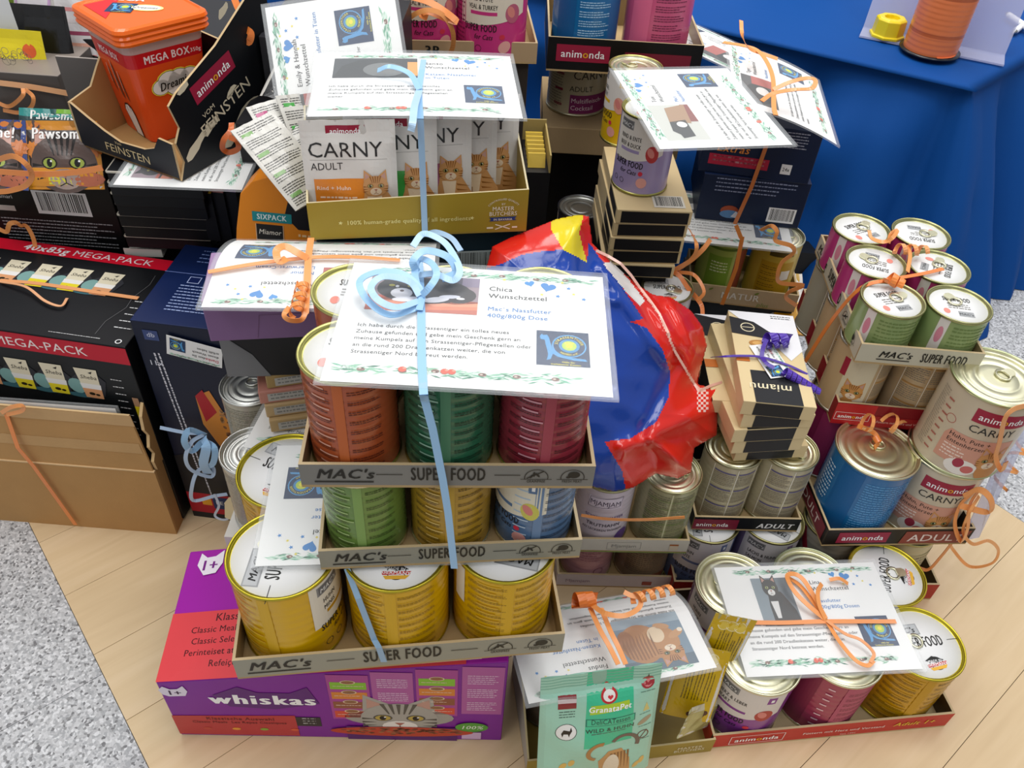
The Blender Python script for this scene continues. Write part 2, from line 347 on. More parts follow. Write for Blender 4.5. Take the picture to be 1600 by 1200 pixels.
def photo(a, k, x0, y0, x1, y1):
    W = x1-x0; H_ = y1-y0; b = a.sub(x0, y0, 0, W, H_)
    if k == 'black_white':
        b.rect(0, 0, 1, 1, '#a08c94'); b.rect(0, 0, 1, .34, '#e58a66', 2); b.poly([(0,.3),(1,.2),(1,.34),(0,.42)], '#c9614a', 2)
        b.rect(.7, .75, 1, 1, '#8d7f96', 2); b.rect(.78, .8, .84, 1, '#5c5464', 2.5); b.poly([(0,.1),(.4,.04),(1,.12),(1,0),(0,0)], '#c9705c', 2.5); b.poly([(.5,.3),(.8,.24),(1,.3),(1,.2),(.6,.16)], '#f0a07c', 2.5)
        b.ell(.5, .58, .43, .36, '#2a2224', 3, 26); b.ell(.82, .5, .16, .22, '#332a2c', 3.3, 20); b.ell(.27, .62, .2, .28, '#1f191b', 3.6, 20)
        b.poly([(.12,.78),(.1,.98),(.22,.88)], '#1f191b', 3.7); b.poly([(.32,.88),(.42,.97),(.42,.78)], '#1f191b', 3.7)
        b.ell(.3, .48, .1, .14, '#e4e2e6', 4, 16); b.ell(.25, .66, .018, .035, '#e4e2e6', 4, 8); b.ell(.3, .54, .02, .03, '#4a3234', 5, 8); b.ell(.2, .68, .03, .035, '#a8a040', 5, 8); b.ell(.37, .68, .03, .035, '#a8a040', 5, 8)
        b.ell(.38, .32, .16, .07, '#eeecf0', 4.3, 16, rot=.2); b.ell(.62, .34, .13, .07, '#e8e8ee', 4.3, 16, rot=.5); b.ell(.74, .44, .1, .05, '#dfe0ea', 4.6, 14, rot=.2); b.ell(.84, .4, .04, .03, '#f4f4f6', 5, 10)
    elif k == 'sansa':
        b.rect(0, 0, 1, 1, '#30353c'); b.poly([(0,0),(.1,.6),(.3,.9),(.7,1),(1,.9),(1,0)], '#1c1f24', 2); b.ell(.6, .4, .25, .35, '#6d7070', 3); b.rect(.88, .1, 1, .8, '#e8a04a', 3)
    elif k == 'kitten':
        b.rect(0, 0, 1, 1, '#6f7d86'); b.rect(0, 0, .4, 1, '#8b99a2', 2); b.poly([(.3,0),(.3,.4),(.35,.7),(.7,.7),(.95,.3),(1,0)], '#2e2b2a', 3); b.poly([(.35,.5),(.55,.5),(.5,.15),(.4,.15)], '#e6e6e4', 4)
        catface(b, .45, .78, .4, '#38332f', '#171412', '#e9e9e6', '#b8c070', 4, False)
    elif k == 'ginger':
        b.rect(0, 0, 1, 1, '#7890a2'); b.rect(0, 0, 1, .18, '#9fb2be', 2); b.rect(0, .8, 1, 1, '#5c7080', 2)
        b.ell(.66, .5, .3, .36, '#b98048', 3, 26); b.ell(.4, .52, .28, .3, '#c08a52', 3.3, 24); b.ell(.86, .42, .12, .2, '#a87040', 3.5, 16)
        for q in range(9): b.poly([(.48+q*.05,.8-abs(q-4)*.015),(.5+q*.05,.8-abs(q-4)*.015),(.52+q*.052,.5),(.5+q*.05,.28+q*.01)], '#94602e', 4)
        b.ell(.42, .38, .12, .15, '#e8d2b0', 4, 16); b.ell(.14, .42, .13, .06, '#c99660', 4, 14, rot=.5); b.ell(.3, .24, .12, .055, '#c99660', 4, 14, rot=-.3); b.ell(.06, .36, .04, .04, '#f0e2cc', 5, 10)
        catface(b, .3, .74, .34, '#c28a50', '#7e4c20', '#f0dfc6', '#6d7a40', 5)
    elif k == 'tuxedo':
        b.rect(0, 0, 1, 1, '#cfd0c8'); b.poly([(.1,.3),(.05,.6),(.15,.62),(.25,.75),(.5,.7),(.55,.3)], '#2a2a2a', 3); b.poly([(.45,.2),(.5,.7),(.9,.62),(1,.1)], '#a98562', 3); b.rect(.5, 0, 1, .2, '#8a4038', 2); b.ell(.42, .45, .08, .12, '#ececec', 4)
    else:
        b.rect(0, 0, 1, 1, '#4a4a4a'); b.ell(.4, .5, .35, .4, '#1c1c1c', 2); b.ell(.5, .4, .15, .2, '#e8e4e0', 3); b.rect(.7, 0, 1, .7, '#b85a50', 3)
def card_art(name, lines, para='std', pic='black_white', big=True):
    a = Art(); W, H_ = .216, .154; a.rect(.004, .004, W-.004, H_-.004, '#f7f7f5', 0)
    garland(a, .03, W-.016, H_-.013, .011); garland(a, .016, W-.03, .019, .012, (.26, .44, .47))
    photo(a, pic, *((.022, .088, .11, .136) if pic not in ('kitten', 'ginger') else ((.045, .066, .092, .132) if pic == 'kitten' else (.02, .07, .1, .14))))
    c = '#262626'; x = .118
    a.text(name, x, .121, .0058, c, bold=1); a.text('Wunschzettel', x, .1115, .0058, c, bold=1)
    for i, t in enumerate(lines): a.text(t, x, .095-i*.0085, .005, '#3b7fc4', bold=1)
    for i, t in enumerate(PARA[para]): a.text(t, .02, .067-i*.0078, .0041, '#333333', bold=.5, sx=1.02)
    logo(a, .157, .034, .04)
    a.heart(.151, .134, .0042, '#2b8fd6', .3); a.heart(.166, .1305, .0065, '#2b86cf', -.25)
    for q in ((.183,.1305),(.174,.119),(.195,.117)): a.star(*q, .0023, '#3d8bd2')
    for q in ((.13,.137),(.178,.138),(.161,.12),(.187,.123)): a.star(*q, .0018, '#f0dd4a')
    return a
def card(label, BL, BR, TL, name, lines, para='std', pic='black_white', bend=None, group=None, anchor='BL'):
    o = at(*BL) if len(BL) == 3 else Vector(BL[0]); b = at(*BR) if len(BR) == 3 else Vector(BR[0]); t = at(*TL) if len(TL) == 3 else Vector(TL[0])
    X = (b-o).normalized(); Y = (t-o); Y = (Y-X*Y.dot(X)).normalized(); Z = X.cross(Y)
    k = 1.0
    if anchor == 'BR': o = b-X*.216
    if anchor == 'TL': o = t-Y*.154
    if anchor == 'TR': o = b+(t-(at(*BL) if len(BL) == 3 else Vector(BL[0])))-X*.216-Y*.154
    M = Matrix.Identity(4)
    for i in range(3): M[i][0] = X[i]*k; M[i][1] = Y[i]*k; M[i][2] = Z[i]*k; M[i][3] = o[i]
    th = thing('wish_card', label, 'card', M, group)
    bf = bend or (lambda u, v: 0)
    def fn(x, y, o_): return (x, y, bf(x/.216, y/.154)+.0003+o_)
    st = (.009, .009) if bend else None
    mb = MB(); card_art(name, lines, para, pic).emit(mb, fn, st); mb.build('printed_sheet', 'paper', th)
    mb = MB(); mb.grid(lambda u, v: fn(u*.216, v*.154, .0016), 24, 18, '#ffffff'); mb.grid(lambda u, v: fn(u*.216, (1-v)*.154, -.0008), 24, 18, '#ffffff')
    rim = [(i/24, 0) for i in range(24)]+[(1, i/18) for i in range(18)]+[(1-i/24, 1) for i in range(24)]+[(0, 1-i/18) for i in range(18)]
    n = len(rim); vs = [fn(u*.216, v*.154, .0016) for u, v in rim]+[fn(u*.216, v*.154, -.0008) for u, v in rim]
    mb.add(vs, [(i, (i+1) % n, n+(i+1) % n, n+i) for i in range(n)], '#ffffff')
    mb.build('laminate_pouch', 'film', th)
    return th
# ------------------------------------------------------------------ cans
GOLD = '#c9bf6a'; PGOLD = '#e4e1c2'; SILV = '#cfd0ca'; YGOLD = '#c9b93c'
def ribbons_text(a, U, h, colr, dark, light, x0=-.5, x1=.5, band=None):
    # the small print of a can's back: two columns of text between paler bands
    pass
def lab_back(c, dark, pale, band, cols=((-.034, -.006), (.008, .034))):
    def f(a, R, h):
        for j in range(9):
            y = h*.9-j*h*.095
            for x0, x1 in cols: a.greek(x0*R/.037, y-h*.05, x1*R/.037, y, h*.021, dark, fill=1, ww=(.0012, .004))
            a.rect(-.022*R/.037, y+.0002, (-.022+random.uniform(.012, .018))*R/.037, y+h*.018, pale, 3)
        a.rect(-.003*R/.037, h*.04, .005*R/.037, h*.96, band, 1)
    return f
def lab_front(c, t1, t2, topc='#efe8d8', meat='#c0453f', u0=0):
    def f(a, R, h):
        k = R/.037; a = a.sub(u0*k)
        a.poly([(-.036*k, h*.42)]+[(-.036*k+.072*k*i/10, h*(.42+.12*(i/10)**2)) for i in range(11)]+[(.036*k, h*.97), (-.036*k, h*.97)], topc, 1)
        a.rect(-.03*k, h*.82, -.008*k, h*.93, '#8f8f90', 2); a.rect(-.0285*k, h*.83, -.0095*k, h*.92, '#6d6d70', 2.5); a.text("MAC's", -.019*k, h*.845, h*.05, '#f0f0f0', 'c', 1, sh=.2, l=4)
        a.text(t1, -.026*k, h*.7, h*.055, '#2a2520', bold=1.5, sx=.62, l=3); a.text(t2, -.026*k, h*.61, h*.055, '#2a2520', bold=1.5, sx=.62, l=3)
        a.rect(-.024*k, h*.545, .004*k, h*.585, c, 2); a.text('SUPER FOOD', -.031*k, h*.36, h*.085, '#201c1a', bold=2, sx=.55, l=3); a.text('for Cats', -.02*k, h*.27, h*.06, '#201c1a', bold=1, sx=.8, sh=.3, l=3)
        a.ell(.021*k, h*.56, .0085*k, h*.11, meat, 3, rot=.2); a.ell(.019*k, h*.58, .004*k, h*.07, '#e08880', 4, rot=.5); a.ell(.013*k, h*.18, .007*k, h*.07, '#eba9a0', 3, rot=.4); a.ell(.01*k, h*.3, .003*k, h*.03, '#d8334a', 3)
        a.rect(.018*k, h*.8, .026*k, h*.92, c, 2); a.rect(.021*k, h*.83, .024*k, h*.88, '#ffffff', 3)
        for q in (-.026, -.015): a.ring(q*k, h*.16, .0035*k, .0006, '#2a2520', 3, 12)
    return f
def lab_carny_back(ac='#b98a4a'):
    def f(a, R, h):
        k = R/.037
        for q in (-.034, -.002, .026): a.rect(q*k, h*.06, (q+.0008)*k, h*.94, '#f5f0e4', 2)
        for j in range(3):
            y = h*(.86-j*.28)
            for x0, x1 in ((-.032, -.004), (0, .025)): a.rect(x0*k, y, x1*k, y+h*.02, ac, 2); a.greek(x0*k, y-h*.22, x1*k, y-h*.02, h*.028, '#8c8272', fill=1, ww=(.0015, .004))
    return f
def lab_carny_front(t='Huhn, Pute +', t2='Entenherzen', u0=0):
    def f(a, R, h):
        k = R/.05; a = a.sub(u0*k)
        a.greek(-.075*k, h*.1, -.062*k, h*.86, h*.03, '#a89c88'); 
        for j in range(8): a.rect(-.06*k, h*(.15+.09*j), -.052*k, h*(.17+.09*j), '#b06a5c', 2)
        animonda(a, -.022*k, h*.76, h*.075, '#a01f3c'); a.text('CARNY', -.026*k, h*.6, h*.09, '#2b2b2b', sx=1.05)
        a.poly([(-.045*k,h*.16),(-.045*k,h*.45),(-.04*k,h*.53),(.032*k,h*.53),(.032*k,h*.16)], '#d39a84', 1); a.text(t, -.04*k, h*.46, h*.05, '#3a2420', bold=1); a.text(t2, -.04*k, h*.39, h*.05, '#3a2420', bold=1)
        a.greek(-.04*k, h*.22, -.015*k, h*.36, h*.04, '#f3dccf'); a.ell(-.012*k, h*.14, .018*k, h*.1, '#efe9e0', 2); a.ell(-.016*k, h*.19, .006*k, h*.06, '#a8344a', 3); a.ell(-.004*k, h*.13, .007*k, h*.05, '#cf6d68', 3)
        a.ell(.02*k, h*.13, .015*k, h*.14, '#c88a50', 3); catface(a, .016*k, h*.27, h*.26, '#d09458', '#94602c', '#f0dcc0', '#8a9050', 4)
        a.ring(-.046*k, h*.62, .006*k, .0006, '#b8403c', 3, 12)
    return f
def lab_plain(dark, pale):
    def f(a, R, h):
        k = R/.05; a.rect(-.05*k, h*.06, -.02*k, h*.94, pale, 1); a.greek(-.016*k, h*.12, .04*k, h*.86, h*.035, '#5b9fd2', fill=.95, ww=(.002, .007)); a.greek(-.075*k, h*.3, -.055*k, h*.8, h*.05, dark)
    return f
def can(label, x, y, z, R, h, col, art=None, rot=0, lid='plain', rim=PGOLD, tab=0, tilt=None, group=None, beads=True, colfn=None, lidart=None, cat='can', lidrot=0):
    M = place(x, y, z)
    if tilt: M = M @ Matrix.Rotation(tilt[0], 4, 'X') @ Matrix.Rotation(tilt[1], 4, 'Y')
    th = thing('food_can', label, cat, M, group)
    def rad(zz):
        t = zz/h
        return R-.0012-(.00035*(1+math.cos(zz*2*PI/.0048)) if beads and .2 < t < .85 else 0)
    mb = MB(); nz = 34 if beads else 8
    mb.lathe([(rad(.003+(h-.006)*i/nz), .003+(h-.006)*i/nz) for i in range(nz+1)], 56, col, fn=colfn); mb.build('body', 'gloss', th)
    mb = MB(); mb.lathe([(R*.9, .0015), (R-.001, 0), (R, .0012), (R-.0003, .0028), (R-.0012, .0034)], 56, rim); mb.build('bottom_rim', 'metal', th); mb = MB()
    mb.lathe([(R-.0012, h-.0036), (R, h-.0030), (R+.0002, h-.0014), (R-.0003, h-.0003), (R-.001, h), (R-.0022, h-.0004), (R-.0028, h-.0016)], 56, rim); mb.build('top_rim', 'metal', th)
    mb = MB(); d = h-.004; r = R-.0028; lc = SILV if lid == 'silver' else PGOLD
    if lid in ('plain', 'silver'):
        pr = [(r, h-.0014), (r-.0004, d-.0004), (r-.003, d-.0008), (r-.0038, d+.0006), (r*.78, d+.0008), (r*.75, d), (r*.72, d+.0008), (r*.52, d+.0009), (r*.49, d+.0001), (r*.46, d+.0009), (r*.3, d+.001), (.0001, d+.001)]
        mb.lathe(pr, 48, lc); mb.build('lid', 'metal', th)
    else:
        mb.lathe([(r, h-.0014), (r-.0005, d), (r-.0022, d)], 48, rim); mb.build('lid', 'metal', th)
        mb = MB(); mb.lathe([(r-.002, d+.0002), (r-.002, d+.0006), (.0001, d+.0006)], 48, '#eeeeee' if lid == 'white' else lid); mb.build('paper_lid', 'print', th)
        if lidart:
            a = Art(); lidart(a.sub(0, 0, lidrot), r-.003); mb = MB(); a.emit(mb, lambda u, v, o: (u, v, d+.0007+o)); mb.build('lid_print', 'print', th)
    if tab is not None:
        mb = MB(); k = R/.0365 if R < .045 else 1.15; q = []
        zt = d+.0022; ca, sa = math.cos(tab), math.sin(tab)
        def tp(u, v, w_): u += .016*k-.004; u, v = u, v; return (u*ca-v*sa, u*sa+v*ca, w_)
        n = 20
        for (ro, ri, oo) in ((.0085*k, .0060*k, .002*k),):
            top = []; inn = []; top2 = []; inn2 = []
            for i in range(n):
                an = 2*PI*i/n; top.append(tp(ro*.9*math.cos(an)-.006, ro*math.sin(an), zt+.0012)); inn.append(tp(ri*.9*math.cos(an)-.0065, ri*math.sin(an), zt+.0012))
            low = [(p_[0], p_[1], p_[2]-.0014) for p_ in top]; linn = [(p_[0], p_[1], p_[2]-.0014) for p_ in inn]
            vs = top+inn+low+linn; fs = []
            for i in range(n):
                j = (i+1) % n; fs += [(i, j, n+j, n+i), (2*n+i, 2*n+j, j, i), (n+i, n+j, 3*n+j, 3*n+i), (3*n+i, 3*n+j, 2*n+j, 2*n+i)]
            mb.add(vs, fs, lc, True)
        body = [(-.001, -.0055), (.006, -.0052), (.009, -.003), (.0095, 0), (.009, .003), (.006, .0052), (-.001, .0055)]
        vs = [tp(u*k, v*k, zt+.0013) for u, v in body]+[tp(u*k, v*k, zt-.0006) for u, v in body]; m_ = len(body)
        mb.add(vs, [tuple(range(m_))]+[(i, m_+i, m_+(i+1) % m_, (i+1) % m_) for i in range(m_)], lc)
        mb.build('pull_tab', 'metal', th)
    if art:
        a = Art(); art(a, R, h); mb = MB()
        def fn(u, v, o):
            an = -PI/2+u/R+rot; rr = R-.0010+o; return (rr*math.cos(an), rr*math.sin(an), v)
        a.emit(mb, fn, .004 if R > .045 else .0033, .00007); mb.build('label_print', 'print', th)
    return th
def lid_macs(a, r):
    a.rect(-r*.82, r*.28, r*.1, r*.62, '#9a9c9e', 1); a.rect(-r*.79, r*.31, r*.07, r*.59, '#b9bbbd', 2); a.text("MAC's", -r*.36, r*.36, r*.17, '#1c1c1c', 'c', 1.5, sh=.2, l=3)
    superfood(a, 0, -.1*r, r*.27, '#1b1b1b', True, 2)
    a.ring(.1*r, -.6*r, .2*r, .02*r, '#333333', 2); a.poly([(-.2*r,-.5*r),(.05*r,-.38*r),(.35*r,-.52*r),(.1*r,-.58*r)], '#1b1b1b', 3); a.poly([(-.2*r,-.62*r),(.4*r,-.56*r),(.38*r,-.64*r),(-.18*r,-.7*r)], '#c8342c', 3); a.poly([(-.16*r,-.72*r),(.38*r,-.66*r),(.3*r,-.76*r),(-.1*r,-.8*r)], '#e8b23a', 3)
    a.text('MADE IN', .08*r, -.56*r, .07*r, '#ffffff', 'c', 1, l=5); a.text('GERMANY', .1*r, -.67*r, .09*r, '#ffffff', 'c', 1, l=5)
def lid_small(a, r):
    superfood(a, 0, .25*r, r*.22, '#2c2a28', False, 2); a.greek(-.4*r, -.2*r, .4*r, .1*r, .12*r, '#77736e'); a.rect(-.1*r, -.65*r, .45*r, -.35*r, '#9ea0a2', 2); a.text("MAC's", .17*r, -.58*r, .13*r, '#333333', 'c', 1, l=3); a.ell(-.5*r, -.4*r, .12*r, .16*r, '#e28d80', 2)
# ------------------------------------------------------------------ cartons
def wall_map(w_, d, h):
    return {'front': lambda u, v, o: (u, -o-.0004, v), 'right': lambda u, v, o: (w_+o+.0004, u, v), 'left': lambda u, v, o: (-o-.0004, d-u, v), 'top': lambda u, v, o: (u, v, h+o+.0004), 'back': lambda u, v, o: (w_-u, d+o+.0004, v)}
def carton(name, label, cat, M, w_, d, h, col, arts=None, group=None, mat='carton', bev=.0012, cols=None, part='box_body', hexa=None):
    th = thing(name, label, cat, M, group)
    mb = MB()
    if hexa: mb.hexa(hexa, col, **(cols or {}))
    else: mb.box(0, w_, 0, d, 0, h, col, **(cols or {}))
    mb.build(part, mat, th, bev)
    fm = wall_map(w_, d, h)
    for k, a in (arts or {}).items():
        mb = MB(); a.emit(mb, fm[k]); mb.build(k+'_print', 'gloss' if mat == 'gloss' else 'carton', th)
    return th
def tray(label, M, w_, d, h, out, inn='#b39a72', arts=None, hs=None, group=None, lip=0, name='cardboard_tray', mat='carton', floor='#b79c70', backh=None):
    th = thing(name, label, 'tray', M, group); t = .0028; hs = hs or h; bh = backh or h
    mb = MB(); mb.box(0, w_, 0, d, 0, t, floor, bottom=out); mb.build('bottom_panel', 'kraft', th)
    e = '#c4ae86'
    mb = MB(); mb.box(0, w_, 0, t, t, h, inn, front=out, top=e); f = mb.build('front_panel', mat, th)
    mb = MB(); mb.box(0, w_, d-t, d, t, bh, inn, back=out, top=e); mb.build('back_panel', mat, th)
    for x, nm in ((0, 'left'), (w_-t, 'right')):
        mb = MB(); top = [(x, t, t), (x+t, t, t), (x+t, d-t, t), (x, d-t, t), (x, t, h), (x+t, t, h), (x+t, d-t, bh), (x, d-t, bh)]
        mb.hexa(top, inn, top=e, **{nm: out}); mb.build('side_panel', mat, th)
    fm = wall_map(w_, d, h)
    for k, a in (arts or {}).items():
        mb = MB(); a.emit(mb, fm[k]); mb.build('front_lettering' if k == 'front' else 'side_lettering', 'print', f if k == 'front' else th)
    return th
# ================================================================== SETTING
def floor_mat(name, kind):
    mt = bpy.data.materials.new(name); mt.use_nodes = True; nt = mt.node_tree; b = nt.nodes['Principled BSDF']; N = nt.nodes.new; L = nt.links.new
    tc = N('ShaderNodeTexCoord')
    if kind == 'terrazzo':
        b.inputs['Roughness'].default_value = .5
        v = N('ShaderNodeTexVoronoi'); v.inputs['Scale'].default_value = 330; L(tc.outputs['Object'], v.inputs['Vector'])
        s = N('ShaderNodeSeparateColor'); L(v.outputs['Color'], s.inputs[0])
        r = N('ShaderNodeValToRGB'); r.color_ramp.interpolation = 'CONSTANT'; e = r.color_ramp.elements
        e[0].color = (.09, .09, .1, 1); e[1].position = .07; e[1].color = (.36, .37, .39, 1)
        for p_, c in ((.3, .5), (.55, .62), (.8, .78), (.94, .2)): q = e.new(p_); q.color = (c, c*1.01, c*1.04, 1)
        L(s.outputs[0], r.inputs[0])
        v2 = N('ShaderNodeTexNoise'); v2.inputs['Scale'].default_value = 500; L(tc.outputs['Object'], v2.inputs['Vector'])
        x = N('ShaderNodeMix'); x.data_type = 'RGBA'; x.inputs[0].default_value = .25; L(r.outputs[0], x.inputs[6]); L(v2.outputs['Fac'], x.inputs[7]); L(x.outputs[2], b.inputs['Base Color'])
    else:
        b.inputs['Roughness'].default_value = .42; b.inputs['Specular IOR Level'].default_value = .35
        mp = N('ShaderNodeMapping'); mp.inputs['Scale'].default_value = (1.2, 14, 1); L(tc.outputs['Object'], mp.inputs[0])
        oi = N('ShaderNodeObjectInfo'); ad = N('ShaderNodeVectorMath'); ad.operation = 'ADD'; L(mp.outputs[0], ad.inputs[0])
        ml = N('ShaderNodeMath'); ml.operation = 'MULTIPLY'; ml.inputs[1].default_value = 40; L(oi.outputs['Random'], ml.inputs[0]); L(ml.outputs[0], ad.inputs[1])
        n = N('ShaderNodeTexNoise'); n.inputs['Scale'].default_value = 3.2; n.inputs['Detail'].default_value = 7; n.inputs['Distortion'].default_value = .9; L(ad.outputs[0], n.inputs['Vector'])
        r = N('ShaderNodeValToRGB'); e = r.color_ramp.elements; e[0].position = .3; e[0].color = (*lin('#d6bb93'), 1); e[1].position = .72; e[1].color = (*lin('#e2c9a4'), 1); q = e.new(.5); q.color = (*lin('#dcc29a'), 1)
        L(n.outputs['Fac'], r.inputs[0]); L(r.outputs[0], b.inputs['Base Color'])
    return mt
MT['terrazzo'] = floor_mat('terrazzo', 'terrazzo'); MT['wood'] = floor_mat('oak_laminate', 'wood')
FR = math.radians(42)
mb = MB(); mb.box(-3, 5, -4, 4, -.03, -.004, '#6f6f72'); fl = structure(mb.build('floor', 'kraft')); fl.rotation_euler = (0, 0, FR)
def tile(x0, x1, y0, y1, nm, mat):
    mb = MB(); mb.box(x0+.0003, x1-.0003, y0+.0003, y1-.0003, -.0039, 0, '#ffffff'); mb.build(nm, mat, fl, .0004)
# local floor axes: x along the boards (42 degrees), y across; v = -y
for i in range(-3, 4):
    for (a, b) in ((-1.83, -1.23), (-1.23, -.63), (-.63, -.03), (1.153, 1.753), (1.753, 2.353)):
        tile(a, b, .681+.6*i, .681+.6*(i+1), 'terrazzo_tile', 'terrazzo')
k = 0
for i in range(-7, 22):
    y1 = .713+.107*i; k += 1
    cuts = [-.03, .35+.45*((k*37) % 10)/10, 1.153]
    for a, b in zip(cuts, cuts[1:]): tile(a, b, y1-.107, y1, 'floor_board', 'wood')
# ------------------------------------------------------------------ table
TZ = .445
C0 = Vector((.742, 1.349, 0)); U1 = Vector((-.903, .429, 0)); U2 = Vector((.70, .71, 0))
th = thing('draped_table', 'table under a royal blue floor length cloth at the upper right', 'table', place(0, 0, 0))
per = [(C0+U1*1.7*(1-i/90)) for i in range(90)]+[(C0+U2*1.0*i/50) for i in range(51)]
def nrm(i):
    a = Vector((U1.y, -U1.x, 0)); a = -a if a.y > 0 else a
    b = Vector((U2.y, -U2.x, 0)); b = -b if b.x < 0 else b
    t = min(1, max(0, (i-86)/8)); return (a*(1-t)+b*t).normalized()
cen = C0+U1*.6+U2*.45
mb = MB(); n = len(per); rows = 34
def clothpt(i, j):
    p_ = per[i]; nn = nrm(i); s_ = i*.0185; sw = lambda q: (1-abs(math.sin(q)))**1.3
    if j < 6:
        t = (j/6)**.6; q = cen.lerp(p_, .55+.45*t) if j else cen.lerp(p_, .55); z = TZ+.002*math.sin(s_*9+j)*(1-t)-(.003 if j == 5 else 0)
        return (q.x, q.y, z)
    t = (j-6)/(rows-7)
    fo = .13*(1-sw(s_*14+.7*math.sin(s_*3)))*t**.8+.05*(1-sw(s_*27+t*1.5))*t**.9-.05
    out = .004+.03*t+fo
    if 20 < i < 87: out += .035*math.sin(t*PI*3-(87-i)*.16)*(1-t)*min(1, t*5)*min(1, (87-i)/12)
    q = p_+nn*out
    return (q.x, q.y, max(.002, TZ-.006-(TZ-.008)*t))
vs = [clothpt(i, j) for j in range(rows) for i in range(n)]; fs = [(j*n+i, (j+1)*n+i, (j+1)*n+i+1, j*n+i+1) for j in range(rows-1) for i in range(n-1)]
mb.add(vs, fs, '#08478f', True)
ring0 = [clothpt(i, 0) for i in range(n)]; mb.add([(cen.x, cen.y, TZ)]+ring0, [(0, i+1, i+2) for i in range(n-1)], '#08478f', True)
far = [tuple(per[0]), tuple(per[0]+U2*.9), tuple(per[-1])]
mb.add([(p_[0], p_[1], TZ-.004) for p_ in far], [(0, 2, 1)], '#08478f')
mb.build('table_cloth', 'cloth', th)
mb = MB()
ins = [C0+U1*.14+U2*.14, C0+U1*1.5+U2*.14, C0+U1*1.4+U2*.8, C0+U1*.14+U2*.8]
mb.prism([(p_.x, p_.y) for p_ in ins][::-1], TZ-.03, TZ-.008, '#8a8a88'); mb.build('table_top', 'plastic', th)
for p_ in ins:
    mb = MB(); mb.box(p_.x-.012+(.03 if p_ is ins[1] or p_ is ins[2] else 0), p_.x+.012+(.03 if p_ is ins[1] or p_ is ins[2] else 0), p_.y-.012, p_.y+.012, 0, TZ-.03, '#555555'); mb.build('leg', 'plastic', th)
# acrylic stand
M, W = frame((1342, 58), (1568, 104), TZ+.003)
th = thing('acrylic_stand', 'clear acrylic stand with a tilted back sheet on the blue cloth', 'stand', M)
mb = MB(); mb.box(0, W, 0, .055, 0, .003, '#ffffff'); mb.build('base_plate', 'clear', th)
mb = MB(); mb.hexa([(0, .052, .003), (W, .052, .003), (W, .055, .003), (0, .055, .003), (0, .105, .16), (W, .105, .16), (W, .108, .16), (0, .108, .16)], '#ffffff'); mb.build('back_sheet', 'clear', th)
# spool
p_ = at(1452, 78, TZ+.007)
th = thing('ribbon_spool', 'tall spool of shiny copper orange ribbon on the acrylic stand', 'spool', place(p_.x, p_.y, TZ+.0065))
r0 = (at(1490, 78, TZ)-at(1416, 78, TZ)).length/2
mb = MB(); mb.lathe([(.001, 0), (r0*1.12, 0), (r0*1.12, .003), (r0*.9, .0032)], 40, '#1c1c22'); mb.build('flange', 'plastic', th); mb = MB(); mb.lathe([(r0*1.08, .21), (r0*1.08, .214), (.001, .214)], 40, '#1c1c22'); mb.build('flange', 'plastic', th)
mb = MB(); pr = [(r0*(.985+.012*((i*7) % 3)/2), .0035+i*.0028) for i in range(74)]; mb.lathe(pr, 44, ['#e07a48' if i not in (11, 12, 33, 34, 52) else '#b85c34' for i in range(73)]); mb.build('ribbon_winding', 'ribbon', th)
a0 = at(1478, 88, TZ+.01); 
mb = MB(); mb.strip([(a0.x-p_.x-.02+.035*math.cos(t), a0.y-p_.y+.01+.022*math.sin(t), .006+.001*t) for t in [x*.25-1.6 for x in range(18)]], .008, '#dd7444', (0, 0, 1)); mb.build('loose_end', 'ribbon', th)
# yellow ring
p_ = at(1385, 55, TZ+.007); r0 = (at(1408, 50, TZ)-at(1364, 50, TZ)).length/2
th = thing('yellow_cap', 'small yellow plastic screw cap on the acrylic stand', 'cap', place(p_.x, p_.y, TZ+.0065, .3))
mb = MB(); nn = 8; mb.lathe([(r0*1.1, 0), (r0*1.12, .004), (r0, .005), (r0*.96, .03), (r0*.82, .033), (r0*.5, .033), (r0*.48, .026), (.001, .026)], nn, '#e8cf1c', smooth=False); mb.build('cap_body', 'plastic', th, .001)
# pens
for i, (a, b, l) in enumerate((((1571, 20, TZ+.012), (1632, 62, TZ+.012), 'white ballpoint pen, the rear one on the blue cloth beside the stand'), ((1577, 46, TZ+.012), (1560, 22, TZ+.012), 'white ballpoint pen with a metal tip, front one on the blue cloth'))):
    P0, P1 = at(*a), at(*b); d = P1-P0; L = .12; an = math.atan2(d.y, d.x)
    if i: P0 = at(1582, 52, TZ+.008); an = .9
    th = thing('ballpoint_pen', l, 'pen', Matrix.Translation(P0) @ Matrix.Rotation(an, 4, 'Z') @ Matrix.Rotation(PI/2, 4, 'Y'))
    mb = MB(); mb.lathe([(.0055, .012), (.0058, .02), (.0058, L)], 16, '#f2f2f4', cap=True); mb.build('barrel', 'plastic', th)
    mb = MB(); mb.lathe([(.001, 0), (.0025, .003), (.0055, .012)], 16, '#a8a8a8'); mb.build('tip', 'metal', th)
# dark bag beyond the table
c = at(1265, -75, TZ+.05)
mb = MB(); mb.grid(lambda u, v: (c.x+.11*math.cos(2*PI*u)*math.sin(PI*v)**.4, c.y+.05*math.sin(2*PI*u)*math.sin(PI*v)**.4, TZ+.001+.2*(1-v)), 32, 12, '#101418'); tag(mb.build('black_bag', 'cloth'), 'black fabric bag standing on the far side of the blue cloth', 'bag')
